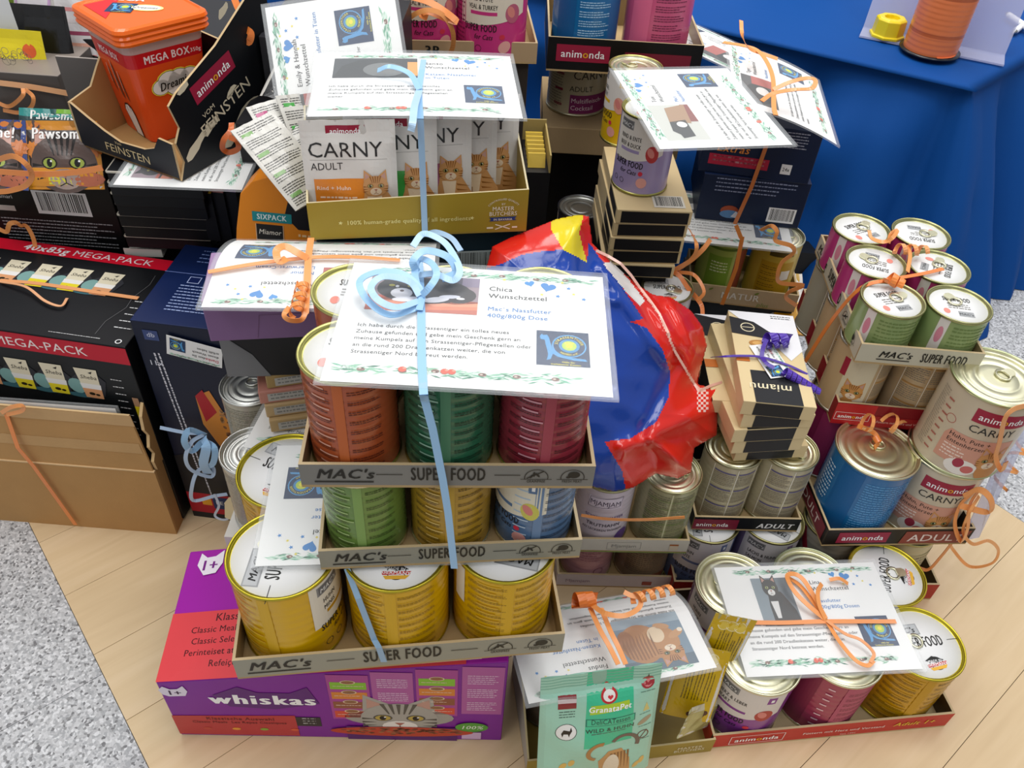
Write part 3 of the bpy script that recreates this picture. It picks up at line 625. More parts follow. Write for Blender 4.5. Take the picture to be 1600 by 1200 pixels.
# ================================================================== BOXES, LEFT
K = '#b98f5c'
M = Matrix.Translation((-.46, .70, 0)) @ Matrix.Rotation(math.radians(-.6), 4, 'Z')
th = thing('shipping_box', 'large open brown corrugated box with raised torn flaps on the wooden floor', 'box', M)
mb = MB(); t = .004
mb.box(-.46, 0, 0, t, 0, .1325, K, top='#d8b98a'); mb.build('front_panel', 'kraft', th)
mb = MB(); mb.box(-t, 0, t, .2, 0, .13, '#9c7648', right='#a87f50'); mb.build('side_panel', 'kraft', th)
mb = MB(); mb.box(-.46, 0, .2, .2+t, 0, .13, K); mb.build('back_panel', 'kraft', th)
mb = MB(); mb.box(-.46, -t, t, .2, 0, .003, K); mb.build('bottom_panel', 'kraft', th)
mb = MB(); mb.hexa([(-.46, .001, .134), (-.002, .001, .134), (-.002, .004, .134), (-.46, .004, .134), (-.46, .008, .232), (-.012, .008, .229), (-.012, .011, .229), (-.46, .011, .232)], K, top='#d8b98a'); ff = mb.build('front_flap', 'kraft', th)
mb = MB(); mb.hexa([(-.46, -.0008, .1328), (0, -.0008, .1328), (0, .003, .1328), (-.46, .003, .1328), (-.46, -.0008, .1345), (0, -.0008, .1345), (0, .003, .1345), (-.46, .003, .1345)], '#d9b98c'); mb.build('flap_crease', 'kraft', th)
for z0, z1, c in ((.165, .182, '#c29c6c'), (.212, .229, '#c6a274')):
    mb = MB(); y0 = .001+.007*(z0-.134)/.096-.0003; y1 = .001+.007*(z1-.134)/.096-.0003
    mb.hexa([(-.46, y0-.0002, z0), (-.008, y0-.0002, z0), (-.008, y0, z0), (-.46, y0, z0), (-.46, y1-.0002, z1), (-.01, y1-.0002, z1), (-.01, y1, z1), (-.46, y1, z1)], c); mb.build('paper_tape', 'kraft', ff)
pts = [(.006, .132), (.004, .15), (.012, .158), (.006, .175), (.014, .19), (.008, .205), (.012, .225), (.05, .262), (.10, .255), (.12, .2), (.13, .132)]
mb = MB(); n = len(pts); vs = [(-.002, y, z) for y, z in pts]+[(.002, y, z) for y, z in pts]
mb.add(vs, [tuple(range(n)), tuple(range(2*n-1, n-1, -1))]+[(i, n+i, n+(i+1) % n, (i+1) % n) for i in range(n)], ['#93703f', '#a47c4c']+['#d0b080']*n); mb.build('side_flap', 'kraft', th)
# card garland strip standing in front of the black box
def sheba(a, W, y0, sc_=1, sk=0):
    for i in range(6):
        x = W-.075*sc_-i*.043*sc_; b = a.sub(x, y0, 0, sc_, sc_)
        b.poly([(-.01,-.02),(.012,.0),(.02,.0),(.035,-.018),(.028,-.042),(.01,-.05)], '#2c2d33', 2); b.ell(-.004, -.03, .011, .012, '#7fa9a4', 3, 14); b.ell(-.004, -.045, .016, .004, '#3c6a74', 2, 14)
        b.poly([(0,0),(.028,0),(.026,-.024),(.002,-.024)], '#e6dcc0', 4); b.text('Sheba', .0145, -.016, .0062, '#2a2620', 'c', .5, sh=.25, l=5); b.poly([(.016,-.006),(.022,-.003),(.02,-.0075)], '#2a2620', 5)
        b.poly([(.001,-.024),(.027,-.024),(.026,-.032),(.002,-.032)], '#efece6', 4); c = ['#e0a070', '#ecd92c', '#ead82e'][i % 3]
        b.poly([(.002,-.032),(.026,-.032),(.025,-.047),(.003,-.047)], c, 4); b.ell(.012, -.04, .004, .0025, '#2a2010', 5, 8); b.ell(.019, -.041, .003, .0018, '#2a2010', 5, 8)
M, W0 = frame((0, 515), (195, 543), .328); W = .42; M = M @ Matrix.Translation((W0-W, 0, -.324))
a = Art(); a.rect(0, .296, W, .322, '#c4122c'); wt = a.text('MEGA-PACK', W-.052, .3015, .0135, '#f4e8e4', 'r', .3, 1.15, l=2); a.text('40x85g', W-.052-wt-.006, .3015, .0145, '#ffffff', 'r', 2, 1.05, .15, 2)
sheba(a, W, .279, 1.05); a.greek(W-.034, .17, W-.02, .268, .012, '#d8d8d8', .0015); a.rect(W-.014, .225, W-.006, .24, '#b08868', 2); a.rect(W-.014, .185, W-.006, .225, '#e3cd20', 2)
b = Art(); b.rect(0, .153, W, .176, '#e01230'); wt = b.text('MEGA-PACK', W-.045, .1585, .0125, '#fbeef0', 'r', .3, 1.15, l=2); b.text('40x85g', W-.045-wt-.006, .1585, .0135, '#ffffff', 'r', 2, 1.05, .15, 2)
sheba(b, W-.02, .133, 1.0); b.greek(W-.03, .02, W-.008, .085, .013, '#dadada', .0015); b.greek(W-.1, .004, W-.02, .009, .005, '#c8c8c8', .001); b.ring(W-.012, .008, .004, .0012, '#e8e8e8', 2, 12)
b.pl([(W-.03, .14), (W-.028, .12), (W-.036, .09), (W-.034, .07), (W-.045, .04), (W-.045, .015)], .0006, '#6a6a6c', 2)
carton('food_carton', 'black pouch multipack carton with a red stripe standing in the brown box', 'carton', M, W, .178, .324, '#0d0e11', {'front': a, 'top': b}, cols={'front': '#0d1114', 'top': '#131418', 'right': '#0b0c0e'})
# its card strip
P0 = at(182, 657, .225); P1 = at(0, 639, .225)
Md = (P0-P1).normalized(); q0 = P0+Vector((0, .006, -.16))
X = -Md*-1; O = Vector((P0.x-.216, P0.y+.0075, .075)); 
card('laminated card tucked behind the front flap of the brown box, only its garland edge showing', ((O.x, O.y+.004, .078+.16),), ((O.x+.216, O.y+.004, .078+.160),), ((O.x, O.y+.0055, .078),), 'Wunsch', ['Katzen-Nassfutter'])
# navy carton
M = place(-.447, .735, 0, -.07)
a = Art(); w_, h_ = .19, .362
a.rect(0, .0, w_, .055, '#b3162c', 1); a.rect(0, 0, w_, .012, '#14141c', 2); a.rect(.02, .03, .034, .044, '#e9a42a', 2); a.rect(.036, .024, .075, .05, '#1b3566', 2); a.text('LECKER', .04, .034, .008, '#e8e8e8', bold=1, l=3)
a.poly([(0,.055),(w_,.055),(w_,.13),(.05,.15),(0,.13)], '#16181f', 1.5); a.poly([(.1,.13),(w_,.11),(w_,.26),(.12,.26),(.06,.2)], '#1d5d92', 1)
a.poly([(.055,.25),(.075,.262),(.085,.23),(.1,.17),(.085,.145),(.07,.16),(.055,.2)], '#d78a3a', 3); a.poly([(.055,.25),(.066,.262),(.078,.225),(.06,.205)], '#b3242c', 4)
for i in range(60): q, r_ = random.uniform(.082, .108), random.uniform(.155, .232); a.ell(q, r_, random.uniform(.003, .005), .0022, random.choice(['#8a5a38', '#c39a6c', '#5e3a26', '#a97a4c']), 4, 7, rot=random.uniform(0, 3))
a.rect(.115, .19, .14, .235, '#a31a34', 3); a.greek(.118, .2, .137, .232, .008, '#f2d8d8'); a.rect(.115, .155, .14, .19, '#e0b070', 3); a.rect(.145, .17, .165, .21, '#7e1730', 3)
b = a.sub(.155, .16, PI/2); b.text('LECKER', 0, 0, .009, '#e8a840', bold=1, l=4)
a.sub(.0175, .345, -PI/2+.05).greek(.03, -.004, .3, .006, .0055, '#d8d8e0', .0022, 1); a.text('11x', .008, .295, .008, '#e0e4ee', bold=1)
a.rect(.012, .335, .03, .35, '#39497a', 2); a.text('db', .021, .34, .007, '#c8cce0', 'c', 1, l=3)
b = Art(); b.greek(.03, .02, .08, .075, .006, '#9fb0dc', .0016); b.greek(.03, .12, .11, .15, .008, '#7c96d2', .0018); c_ = b.sub(.1, .032, PI); c_.text('11x', 0, 0, .0085, '#d4daf0', bold=1); b.rect(.0, .098, w_, .0992, '#6b7db6', 2); b.rect(.035, .08, .05, .093, '#aab8e0', 2); b.rect(.036, .081, .049, .092, '#0c1c4c', 3)
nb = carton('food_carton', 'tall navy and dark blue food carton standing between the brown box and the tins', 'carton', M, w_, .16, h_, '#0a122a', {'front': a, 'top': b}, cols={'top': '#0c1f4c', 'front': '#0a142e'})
# thank-you slip on navy carton
def slip(label, O, X, Y, w_=.06, h=.03):
    Z = X.cross(Y); M = Matrix.Identity(4)
    for i in range(3): M[i][0] = X[i]; M[i][1] = Y[i]; M[i][2] = Z[i]; M[i][3] = O[i]
    th = thing('thank_you_slip', label, 'label', M)
    mb = MB(); mb.box(0, w_, 0, h, 0, .0004, '#f2f2f0'); mb.build('paper', 'paper', th)
    a = Art(); logo(a, w_*.66, h*.08, h*.62); a.text('Danke', w_*.06, h*.66, .0042, '#c8354a', bold=1); a.text('dass Sie', w_*.3, h*.66, .0035, '#333333', bold=1); a.text('diesen Wunsch', w_*.06, h*.45, .0035, '#333333', bold=1); a.text('erfüllt haben', w_*.06, h*.24, .0035, '#333333', bold=1); garland(a, .004, w_-.004, h*.92, .004)
    mb = MB(); a.emit(mb, lambda x, y, o: (x, y, .0005+o)); mb.build('slip_print', 'print', th)
Yn = .735
p1, p2, p3 = atY(349, 583, .7335), atY(268, 553, .7335), atY(273, 525, .7335)
X = (p2-p1).normalized(); Y = (p1+(p3-p2)-p1); Y = Vector((0, 0, 1)); X = Vector((-.97, .05, .22)).normalized(); Y = X.cross(Vector((0, -1, -.05))).normalized()*1
if Y.z > 0: Y = -Y
o_ = atY(352, 545, .732)
slip('small white thank you slip taped upside down to the navy carton', Vector((o_.x+.0, .7245, o_.z+.005)), Vector((-.976, .068, .2)).normalized(), Vector((-.2, .0, -.98)).normalized(), .066, .03)
# barcode carton
M = place(-.925, .938, 0)
w_ = .385; a = Art(); a.sub(w_-.075, .37, -.0).barcode(-.03, -.005, .072, .035)
a.greek(w_-.16, .315, w_-.01, .355, .0052, '#a8a8ac', .0016); a.rect(w_-.19, .366, w_-.135, .374, '#c8c0b8', 2); a.text('& Calamari', w_-.17, .385, .006, '#dddddd'); a.rect(0, .424, w_, .43, '#2c2c30', 1)
carton('food_carton', 'black carton with a white barcode behind the red striped pouch carton', 'carton', M, w_, .088, .43, '#0b0b0d', {'front': a})
def pouch(label, O, BR, TL, draw, back='#c8c8c8', bulge=.006, name='food_pouch', group=None, mat='foil', cat='pouch', wob=.001, base='#d8d4cc'):
    O, BR, TL = Vector(O), Vector(BR), Vector(TL); X = BR-O; Y = TL-O; W = X.length; X.normalize(); Y = Y-X*Y.dot(X); H_ = Y.length; Y.normalize(); Z = X.cross(Y)
    M = Matrix.Identity(4)
    for i in range(3): M[i][0] = X[i]; M[i][1] = Y[i]; M[i][2] = Z[i]; M[i][3] = O[i]
    th = thing(name, label, cat, M, group); sd = random.random()*9
    def hf(u, v):
        v2 = min(1, max(0, v/.86)); e = max(0, math.sin(PI*min(1, max(0, u))))**.45*max(0, math.sin(PI*(.08+.92*v2)))**.5 if v < .86 else 0
        return bulge*e+wob*(math.sin(u*9+sd+v*3)*math.sin(v*11+sd*2))*(.4+e)+wob*.6*math.sin(u*23+sd)*max(0, v-.75)*4
    mb = MB(); mb.grid(lambda u, v: (u*W, v*H_, hf(u, v)), 18, 22, base); mb.grid(lambda u, v: ((1-u)*W, v*H_, -hf(1-u, v)*.8-.0006), 18, 22, back)
    nn = 18; e = []
    for i in range(18): e.append((i/18, 0))
    for i in range(22): e.append((1, i/22))
    for i in range(18): e.append((1-i/18, 1))
    for i in range(22): e.append((0, 1-i/22))
    m_ = len(e); mb.add([(u*W, v*H_, hf(u, v)) for u, v in e]+[(u*W, v*H_, -hf(u, v)*.8-.0006) for u, v in e], [(i, m_+i, m_+(i+1) % m_, (i+1) % m_) for i in range(m_)], back)
    mb.build('pouch_body', mat, th)
    a = Art(); draw(a, W, H_); mb = MB(); a.emit(mb, lambda x, y, o: (x, y, hf(x/W, y/H_)+.00025+o), (.006, .006)); mb.build('pouch_print', mat, th)
    return th
def paws(bg, top, cut=0):
    def d(a, W, H_):
        a.rect(0, 0, W, H_, bg, 0); a.rect(.006, .006, W-.006, H_-.01, '#2a1d18', 1); a.text('Pawsome!', W*.53, H_*.74, .0135, '#f6f4f0', 'c', 2, .82, l=14)
        for q in (.2, .75, .9, .1): a.ell(W*q, H_*.93, .006, .004, '#d8803a', 2, 8)
        for q in range(5): a.ell(W*.14, H_*.58, .011, .0035, '#e08a3c', 2, 8, rot=q*.63); a.ell(W*.92, H_*.6, .011, .0035, '#c8702c', 2, 8, rot=q*.63)
        catface(a, W*.52, H_*.37, .074, '#5d4c46', '#1f1815', '#a8948a', '#9fae4a', 2); a.rect(.004, .004, W-.004, .026, bg if top else '#3b2a20', 5.5); a.ell(W*.8, .012, .02, .009, '#b9694c', 6, 12); a.poly([(W*.3,.006),(W*.6,.006),(W*.62,.012),(W*.3,.016)], '#d8d23c', 6)
    return d
pouch('teal cat food pouch peeking out behind the orange framed pouch', at(30, 268, .434), at(142, 272, .434), at(24, 168, .495), lambda a, W, H_: (a.rect(0, 0, W, H_, '#2f8f8a', 0), a.rect(0, 0, W, H_*.88, '#1e3a3c', 1), a.text('Pawsome!', W*.5, H_*.83, .012, '#e8e8e4', 'c', 2, .8), a.rect(W*.5, H_*.93, W, H_, '#86c43c', 2)), '#1d5c58')
pouch('dark cat food pouch with a grey cat face at the left edge of the photo', at(-85, 293, .437), at(45, 298, .437), at(-105, 182, .505), paws('#3a4a86', False), '#222222')
pouch('orange framed cat food pouch with a big tabby cat face and white lettering', at(46, 296, .434), at(164, 296, .434), at(12, 188, .505), paws('#d9902a', True), '#b87a28')
# grey display carton and pouches, upper left
w_ = .42
a = Art(); a.sub(w_-.095, .50).text('Verwöhnen', 0, 0, .012, '#c8b89a', 'r', 0, 1, .25)
for i in range(40): a.ring(random.uniform(w_-.2, w_-.01), random.uniform(.53, .545), random.uniform(.003, .006), .0006, '#8f877c', 2, 10)
P1 = atY(90, 119, 1.03)
M = place(P1.x-w_, 1.03, 0, 0)
carton('display_carton', 'grey brown display carton with curly lettering in the upper left', 'carton', M, w_, .1, P1.z, '#5f5955', {'front': a}, cols={'top': '#8a8078'})
P1 = atY(86, 88, 1.0); P2 = atY(160, 185, 1.0)
mb = MB(); pz = atY(110, 175, 1.0).z
mb.box(P1.x, P1.x+.085, 1.0, 1.003, pz-.04, P1.z, '#6a6663', top='#a8a098'); tag(mb.build('cardboard_flap', 'carton'), 'plain grey upright cardboard panel left of the orange tub', 'cardboard')
mb = MB(); mb.box(P1.x-.02, P1.x+.1, 1.0035, 1.026, 0, pz-.03, '#2a2a2c'); tag(mb.build('cardboard_box', 'carton'), 'dark narrow carton under the grey upright panel', 'carton')
def yel(a, W, H_):
    a.rect(0, 0, W, H_, '#ecd81c', 0); a.rect(0, 0, W*.55, H_, '#ef7a1c', 1); b = a.sub(W*.7, H_*.1, PI/2); b.text('sera', 0, 0, .02, '#d84a24', bold=.5, sh=.3, l=3); a.ell(W*.85, H_*.78, .009, .009, '#e8642c', 2, 16); b = a.sub(W*.45, H_*.1, PI/2); b.greek(0, -.004, H_*.6, .012, .006, '#f8c8a0'); b = a.sub(W*.95, H_*.1, PI/2); b.text('IN JELLY', 0, 0, .004, '#403010', bold=1)
pz = atY(70, 122, 1.06)
pouch('glossy yellow and orange food pouch with red lettering in the upper left', (pz.x-.13, 1.062, pz.z-.06), (pz.x, 1.062, pz.z-.06), (pz.x-.135, 1.085, pz.z+.052), yel, '#d8c820')
pouch('black foil pouch behind the yellow and orange one', (pz.x-.05, 1.09, pz.z-.06), (pz.x+.025, 1.09, pz.z-.06), (pz.x-.055, 1.115, pz.z+.075), lambda a, W, H_: a.rect(.004, .004, W-.004, H_-.004, '#141416', 0), '#1c1c1e', base='#18181a')
def wp(a, W, H_):
    a.rect(0, 0, W, H_, '#e4dfe2', 0); a.rect(0, H_*.55, W, H_, '#f0962c', 1); a.poly([(0,0),(W*.2,0),(W*.15,H_*.4),(0,H_*.5)], '#cba6cf', 1); a.poly([(W*.8,0),(W,0),(W,H_*.55),(W*.9,H_*.5)], '#cba6cf', 1); a.ell(W*.3, H_*.16, .008, .008, '#7a6a58', 2, 12); a.ell(W*.7, H_*.17, .008, .006, '#b8d69a', 2, 12)
    for q in range(4): a.rect(W*.15, H_*(.62+q*.07), W*.8, H_*(.635+q*.07), '#fbd8a8', 2)
q0 = atY(25, 52, 1.14); q1 = atY(92, 60, 1.14); q2 = atY(45, -30, 1.2)
pouch('white and orange food bag with lilac corners leaning in the upper left', q0, q1, (q0.x+.01, 1.2, q0.z+.13), wp, '#cfc8c8', .012)
q0 = atY(98, 95, 1.13)
pouch('white pouch with pink stripes behind the orange tub', q0, q0+Vector((.055, 0, 0)), q0+Vector((-.005, .03, .12)), lambda a, W, H_: (a.rect(0, 0, W, H_, '#ece8e8', 0), [a.rect(0, H_*(.05+q*.12), W, H_*(.09+q*.12), ['#f0a0a0', '#f5b8a0', '#a8506c', '#e8e0e0'][q % 4], 1) for q in range(7)], a.ell(W*.6, 0, .03, .012, '#1a1a1a', 2)), '#ddd8d8')
q0 = atY(-20, 54, 1.1)
mb = MB(); mb.box(q0.x-.12, q0.x+.045, 1.1, 1.1008, q0.z-.02, q0.z+.15, '#e9ecee'); tag(mb.build('paper_sheet', 'paper'), 'plain white sheet at the top left edge of the photo', 'paper')
mb = MB(); mb.box(q0.x-.12, q0.x+.32, 1.132, 1.32, 0, q0.z-.01, '#26262a'); tag(mb.build('cardboard_box', 'carton', None, .001), 'large dark carton under the bags in the upper left', 'carton')
q0 = atY(40, 12, 1.24)
pouch('olive green treat bag in the upper left corner', (q0.x-.06, 1.23, q0.z-.03), (q0.x+.03, 1.23, q0.z-.03), (q0.x-.06, 1.25, q0.z+.1), lambda a, W, H_: (a.rect(0, 0, W, H_, '#7f9a35', 0), a.rect(W*.1, 0, W, H_*.25, '#d9d96c', 1), [a.ell(W*random.random(), H_*random.uniform(.3, .8), .008, .006, '#6c4a2c', 2, 8) for _ in range(20)]), '#5c7028')
# thin black packs
zs = .327
mb = MB(); q0 = at(196, 397, zs)
M, W = frame((196, 400), (255, 402), zs-.004)
th = thing('small_carton', 'small open white carton tray under the pile of flat black packs', 'tray', M)
mb = MB(); mb.box(0, W, 0, .12, 0, .002, '#c8c4bc'); mb.build('bottom_panel', 'carton', th); mb = MB(); mb.box(0, W, 0, .0015, .002, .012, '#cfccc4'); mb.build('front_panel', 'carton', th)
th = None
for i in range(7):
    z = zs+.0125+i*.0196
    l_ = (200+i*-4.6+random.uniform(-2, 2), 386-i*16.2); r_ = (322+i*-4+random.uniform(-2, 2), 392-i*16.2)
    M, W = frame(l_, r_, z)
    # shared helper below keeps each flat pack a body and a pale edge line
    th = thing('flat_food_pack', ['lowest', 'second from the bottom', 'third from the bottom', 'middle', 'third from the top', 'second from the top', 'topmost'][i]+' of seven flat black packs piled left of centre', 'carton', M, 'flat black packs under the open display tray')
    mb = MB(); mb.box(0, .112, 0, .19, 0, .0188, '#131418', left='#1a1b20'); mb.build('box_body', 'carton', th, .0008)
    mb = MB(); mb.box(0, .112, -.0012, .0006, .0164, .0186, '#cfc9ba'); mb.box(-.0012, .0006, 0, .19, .0164, .0186, '#a8a294'); mb.build('pale_edge', 'carton', th)
ZT = zs+.0125+7*.0196+.001
mb = MB(); mb.box(-.49, -.36, .95, 1.1, 0, ZT-.15, '#202024'); tag(mb.build('cardboard_box', 'carton', None, .001), 'dark carton under the flat black packs', 'carton')
card('white laminated card lying on the flat black packs under the torn display tray', (382, 300, ZT+.0008), (430, 190, ZT+.0008), (166, 291, ZT+.0008), 'Wunsch', ['Nassfutter'])
# small upright coloured cartons beside the pile
for i, (c, l) in enumerate((('#c9a92c', 'yellow topped'), ('#c98a86', 'salmon topped'), ('#8a6aa4', 'violet topped'))):
    q = at(300+i*20, 287+i*-1, .452)
    M = place(q.x, q.y+.01, .364 if True else 0, -.05)
    th = thing('slim_food_carton', 'black slim carton with a %s end, upright beside the flat packs' % l, 'carton', M)
    mb = MB(); mb.box(0, .0165, 0, .08, 0, .07, '#15151a'); mb.build('box_body', 'carton', th); mb = MB(); mb.box(0, .0165, -.0002, .08, .0702, .088, c); mb.build('coloured_end', 'carton', th)
# torn display tray with tub
M, W = frame((130, 228), (273, 279), ZT+.003)
th = thing('display_tray', 'torn black display tray with gold lettering holding the orange tub', 'tray', M); W = .155; D = .15
mb = MB(); mb.box(0, W, 0, D, 0, .002, '#b08a58'); mb.build('bottom_panel', 'kraft', th)
def panel(name, pts, fn, t, c_out, c_in, edge='#c8ac80'):
    n = len(pts); mb = MB(); A = [fn(u, v, 0) for u, v in pts]+[fn(u, v, t) for u, v in pts]
    mb.add(A, [tuple(range(n)), tuple(range(2*n-1, n-1, -1))]+[(i, n+i, n+(i+1) % n, (i+1) % n) for i in range(n)], [c_out, c_in]+[edge]*n); return mb.build(name, 'carton', th)
f_ = panel('front_panel', [(0,0),(W,0),(W,.045),(W-.02,.047),(W-.03,.032),(W*.7,.026),(W*.45,.024),(W*.3,.032),(W*.15,.043),(0,.055)], lambda u, v, t: (u, t, v), .003, '#15181f', '#b08a58')
a = Art(); a.text('FEINSTEN', W*.5, .008, .0105, '#cdb98c', 'c', 0, 1.15); a.text('Vom', W*.42, .02, .004, '#cdb98c', 'c', 0, 1, .2); mb = MB(); a.emit(mb, lambda x, y, o: (x, -o-.0003, y)); mb.build('gold_lettering', 'print', f_)
panel('side_panel', [(0,0),(.12,0),(.12,.085),(.1,.1),(.07,.102),(.05,.08),(.035,.062),(0,.055)], lambda u, v, t: (-t, u, v), .003, '#b08a58', '#15181f')
s_ = panel('side_panel', [(0,0),(D+.03,0),(D+.035,.185),(D*.6,.128),(.02,.098),(.006,.088),(.014,.06),(.004,.045),(.01,.02)], lambda u, v, t: (W+t, u, v), .003, '#b08a58', '#101216')
a = Art(); b = a.sub(.05, .082, .3); animonda(b, 0, 0, .0105); b = a.sub(.04, .052, .35); b.text('VOM', .012, 0, .006, '#d8ccb0', sx=1.2); b.text('FEINSTEN', 0, -.018, .0145, '#d8ccb0', sx=1.1)
for q in ((.03, .03, .02), (.06, .045, .015), (.09, .02, .018), (.12, .04, .02), (.03, .1, .01), (.11, .16, .012), (.1,.07,.01)): a.poly([(q[0]+q[2]*math.cos(t)*random.uniform(.6, 1.3), q[1]+q[2]*.45*math.sin(t)*random.uniform(.6, 1.3)+q[2]*.5*math.cos(t)) for t in [2*PI*i/9 for i in range(9)]], '#d3c8ae', 2)
mb = MB(); a.emit(mb, lambda x, y, o: (W+.0033+o, x, y)); mb.build('torn_print', 'print', s_)
panel('back_panel', [(0,0),(W,0),(W,.1),(0,.12)], lambda u, v, t: (u, D-t, v), .003, '#b08a58', '#15181f')
# tub
pc = at(222, 30, .635); pf = at(190, 60, .628); 
tubM = place(-.462, .982, ZT+.006, PI/4+.06)
th = thing('treat_tub', 'orange square snack tub with a red band and orange lid in the torn tray', 'tub', tubM)
def rsq(s_, r_, n=6):
    o = []
    for cx_, cy_, a0 in ((s_-r_, s_-r_, 0), (-s_+r_, s_-r_, PI/2), (-s_+r_, -s_+r_, PI), (s_-r_, -s_+r_, 1.5*PI)):
        for i in range(n+1): a = a0+PI/2*i/n; o.append((cx_+r_*math.cos(a), cy_+r_*math.sin(a)))
    return o
def loft(mb, secs, cols, cap=True):
    n = len(secs[0][0]); vs = []; 
    for s_, z in secs: vs += [(x, y, z) for x, y in s_]
    fs = []; cc = []
    for j in range(len(secs)-1):
        for i in range(n): fs.append((j*n+i, j*n+(i+1) % n, (j+1)*n+(i+1) % n, (j+1)*n+i)); cc.append(cols[j])
    if cap: fs.append(tuple((len(secs)-1)*n+i for i in range(n))); cc.append(cols[-1]); fs.append(tuple(range(n-1, -1, -1))); cc.append(cols[0])
    mb.add(vs, fs, cc, False)
TH = .142
def ts(z): return .0385+.0135*z/TH
mb = MB(); secs = [(rsq(ts(z), .012), z) for z in (0, .02, .04, .06, .08, .095, .112)]; loft(mb, secs, ['#e4501c']*5+['#cc1420', '#cc1420']); mb.build('tub_body', 'plastic', th)
mb = MB(); loft(mb, [(rsq(ts(.1122), .012), .1122), (rsq(ts(.13), .012), .128)], ['#f0a8a0']*2, False); mb.build('clear_collar', 'clearplastic', th)
mb = MB(); L_ = []; 
for s_, z in ((.0565, .124), (.058, .127), (.0565, .13), (.0583, .133), (.0568, .1355), (.0586, .139), (.0575, .1425), (.054, .144), (.052, .1425)): L_.append((rsq(s_, .014), z))
loft(mb, L_, ['#f26a14']*9); mb.build('lid', 'plastic', th, 0)
a = Art(); a.poly([(-.045,.045),(.0,.045),(-.045,-.01)], '#d81a22', 1); b = a.sub(-.01, .01, -PI/4); b.text('MEGA', -.03, .02, .011, '#ffffff', bold=2); logo(b, -.02, -.018, .03); b.ell(.022, .0, .02, .01, '#f3ee9a', 2); b.ell(.022, .0, .017, .0075, '#f0f0ea', 3); b.text('Dreamies', .022, -.003, .006, '#222222', 'c', 1, .8, .2, 4)
mb = MB(); a.emit(mb, lambda x, y, o: (x, y, .1428+o)); mb.build('lid_print', 'print', th)
def side(face, draw):
    a = Art(); draw(a); mb = MB()
    def fn(x, y, o):
        s_ = ts(y)+.0006+o
        return (-s_, -x, y) if face == 'l' else (x, -s_, y)
    a.emit(mb, fn, (None, None)); mb.build('tub_print', 'print', th)
def dl(a):
    a.text('MEGA BOX', .0, .099, .0085, '#f3d8d8', 'c', 2, .72, l=1)
    for x, w2, y0, y1 in ((-.018, .0012, .05, .085), (-.006, .003, .045, .092), (.006, .0018, .045, .082)): a.poly([(x, y1), (x+w2, y1-.01), (x+w2*1.4, (y0+y1)/2), (x+.004+w2, y0), (x+.002, y0+.005), (x-.002, (y0+y1)/2)], '#7a3a20', 1); a.line(x-.0012, y1, x-.001, y0+.012, .0007, '#f0d0c0', 2)
    a.poly([(-.012,.03),(-.008,.038),(0,.04),(.008,.037),(.013,.028),(.017,.0),(-.002,.0)], '#2a1410', 1); a.poly([(-.0105,.029),(-.007,.036),(0,.038),(.007,.035),(.0115,.027),(.015,.001),(0,.001)], '#efe9e4', 2); a.line(-.004, .036, -.003, .029, .0008, '#2a1410', 3); a.line(.004, .037, .004, .03, .0008, '#2a1410', 3)
def dr(a):
    a.text('MEGA BOX', -.002, .099, .0095, '#f8e4e4', 'c', 2, .8, l=1); a.text('350g', .034, .1, .005, '#f8e4e4', 'c', 1)
    b = a.sub(.004, .07, .12)
    for k, c, q in ((1.22, '#f2e24a', 0), (1.1, '#1c1c1c', 1), (1.05, '#eceae6', 2)):
        for ex, ey, er in ((-.02, 0, .009), (-.009, .004, .0115), (.004, .003, .011), (.017, .001, .01), (0, -.004, .012)): b.ell(ex, ey, er*k*1.15, er*k*.95, c, 1+q, 16)
    b.text('Dreamies', 0, -.005, .0105, '#1a1a1a', 'c', 2, .72, .25, 5)
side('l', dl); side('r', dr)
# ================================================================== CENTRE STACK
# purple pouch carton
M, W = frame((283, 1148), (783, 1157), 0)
D = .152
hx = [(0,0,0),(W,0,0),(W,D,0),(0,D,0),(0,0,.125),(W,0,.185),(W,D,.222),(0,D,.15)]
def fz(x): return .125+(.185-.125)*x/W
a = Art(); H0 = .125
def sk(a_): return a_
A_ = Art((1, 0, 0, 0, 1, 0))
def wsk(a, s):      # white lettering with rounded heavy strokes
    pass
fr = Art()
fr.poly([(0,.004),(W*.37,.004),(W*.37,.055),(0,.05)], '#c23a3e', 1)
fr.text('whiskas', W*.135, .082, .022, '#ffffff', bold=3, sx=1.05, l=4)
fr.poly([(.055,.1),(.085,.12),(.105,.108),(.14,.108),(.16,.122),(.17,.085),(.12,.07),(.07,.075)], '#5e1c78', 2)
fr.text('Klassische Auswahl', W*.1, .042, .0068, '#6a1620', bold=1, l=4); fr.text('Classic Meals  Les Repas Classiques', W*.055, .034, .0052, '#6a1620', bold=.6, l=4)
for q, c in ((.035, '#c84a3c'), (.068, '#f0a53c'), (.1, '#8fae3a'), (.135, '#e0603c')): fr.ell(q, .02, .005, .003, c, 4, 10)
fr.rect(W*.37, .03, W*.445, .052, '#2c2a2e', 2); fr.greek(W*.39, .033, W*.43, .05, .006, '#d0d0d0')
fr.poly([(-.001,.11),(.005,.118),(.012,.112),(.02,.113),(.027,.12),(.03,.108),(.026,.098),(.008,.096),(.002,.1)], '#e8dfee', 3); fr.text('1+', .0155, .1, .01, '#3a1446', 'c', 2, l=4)
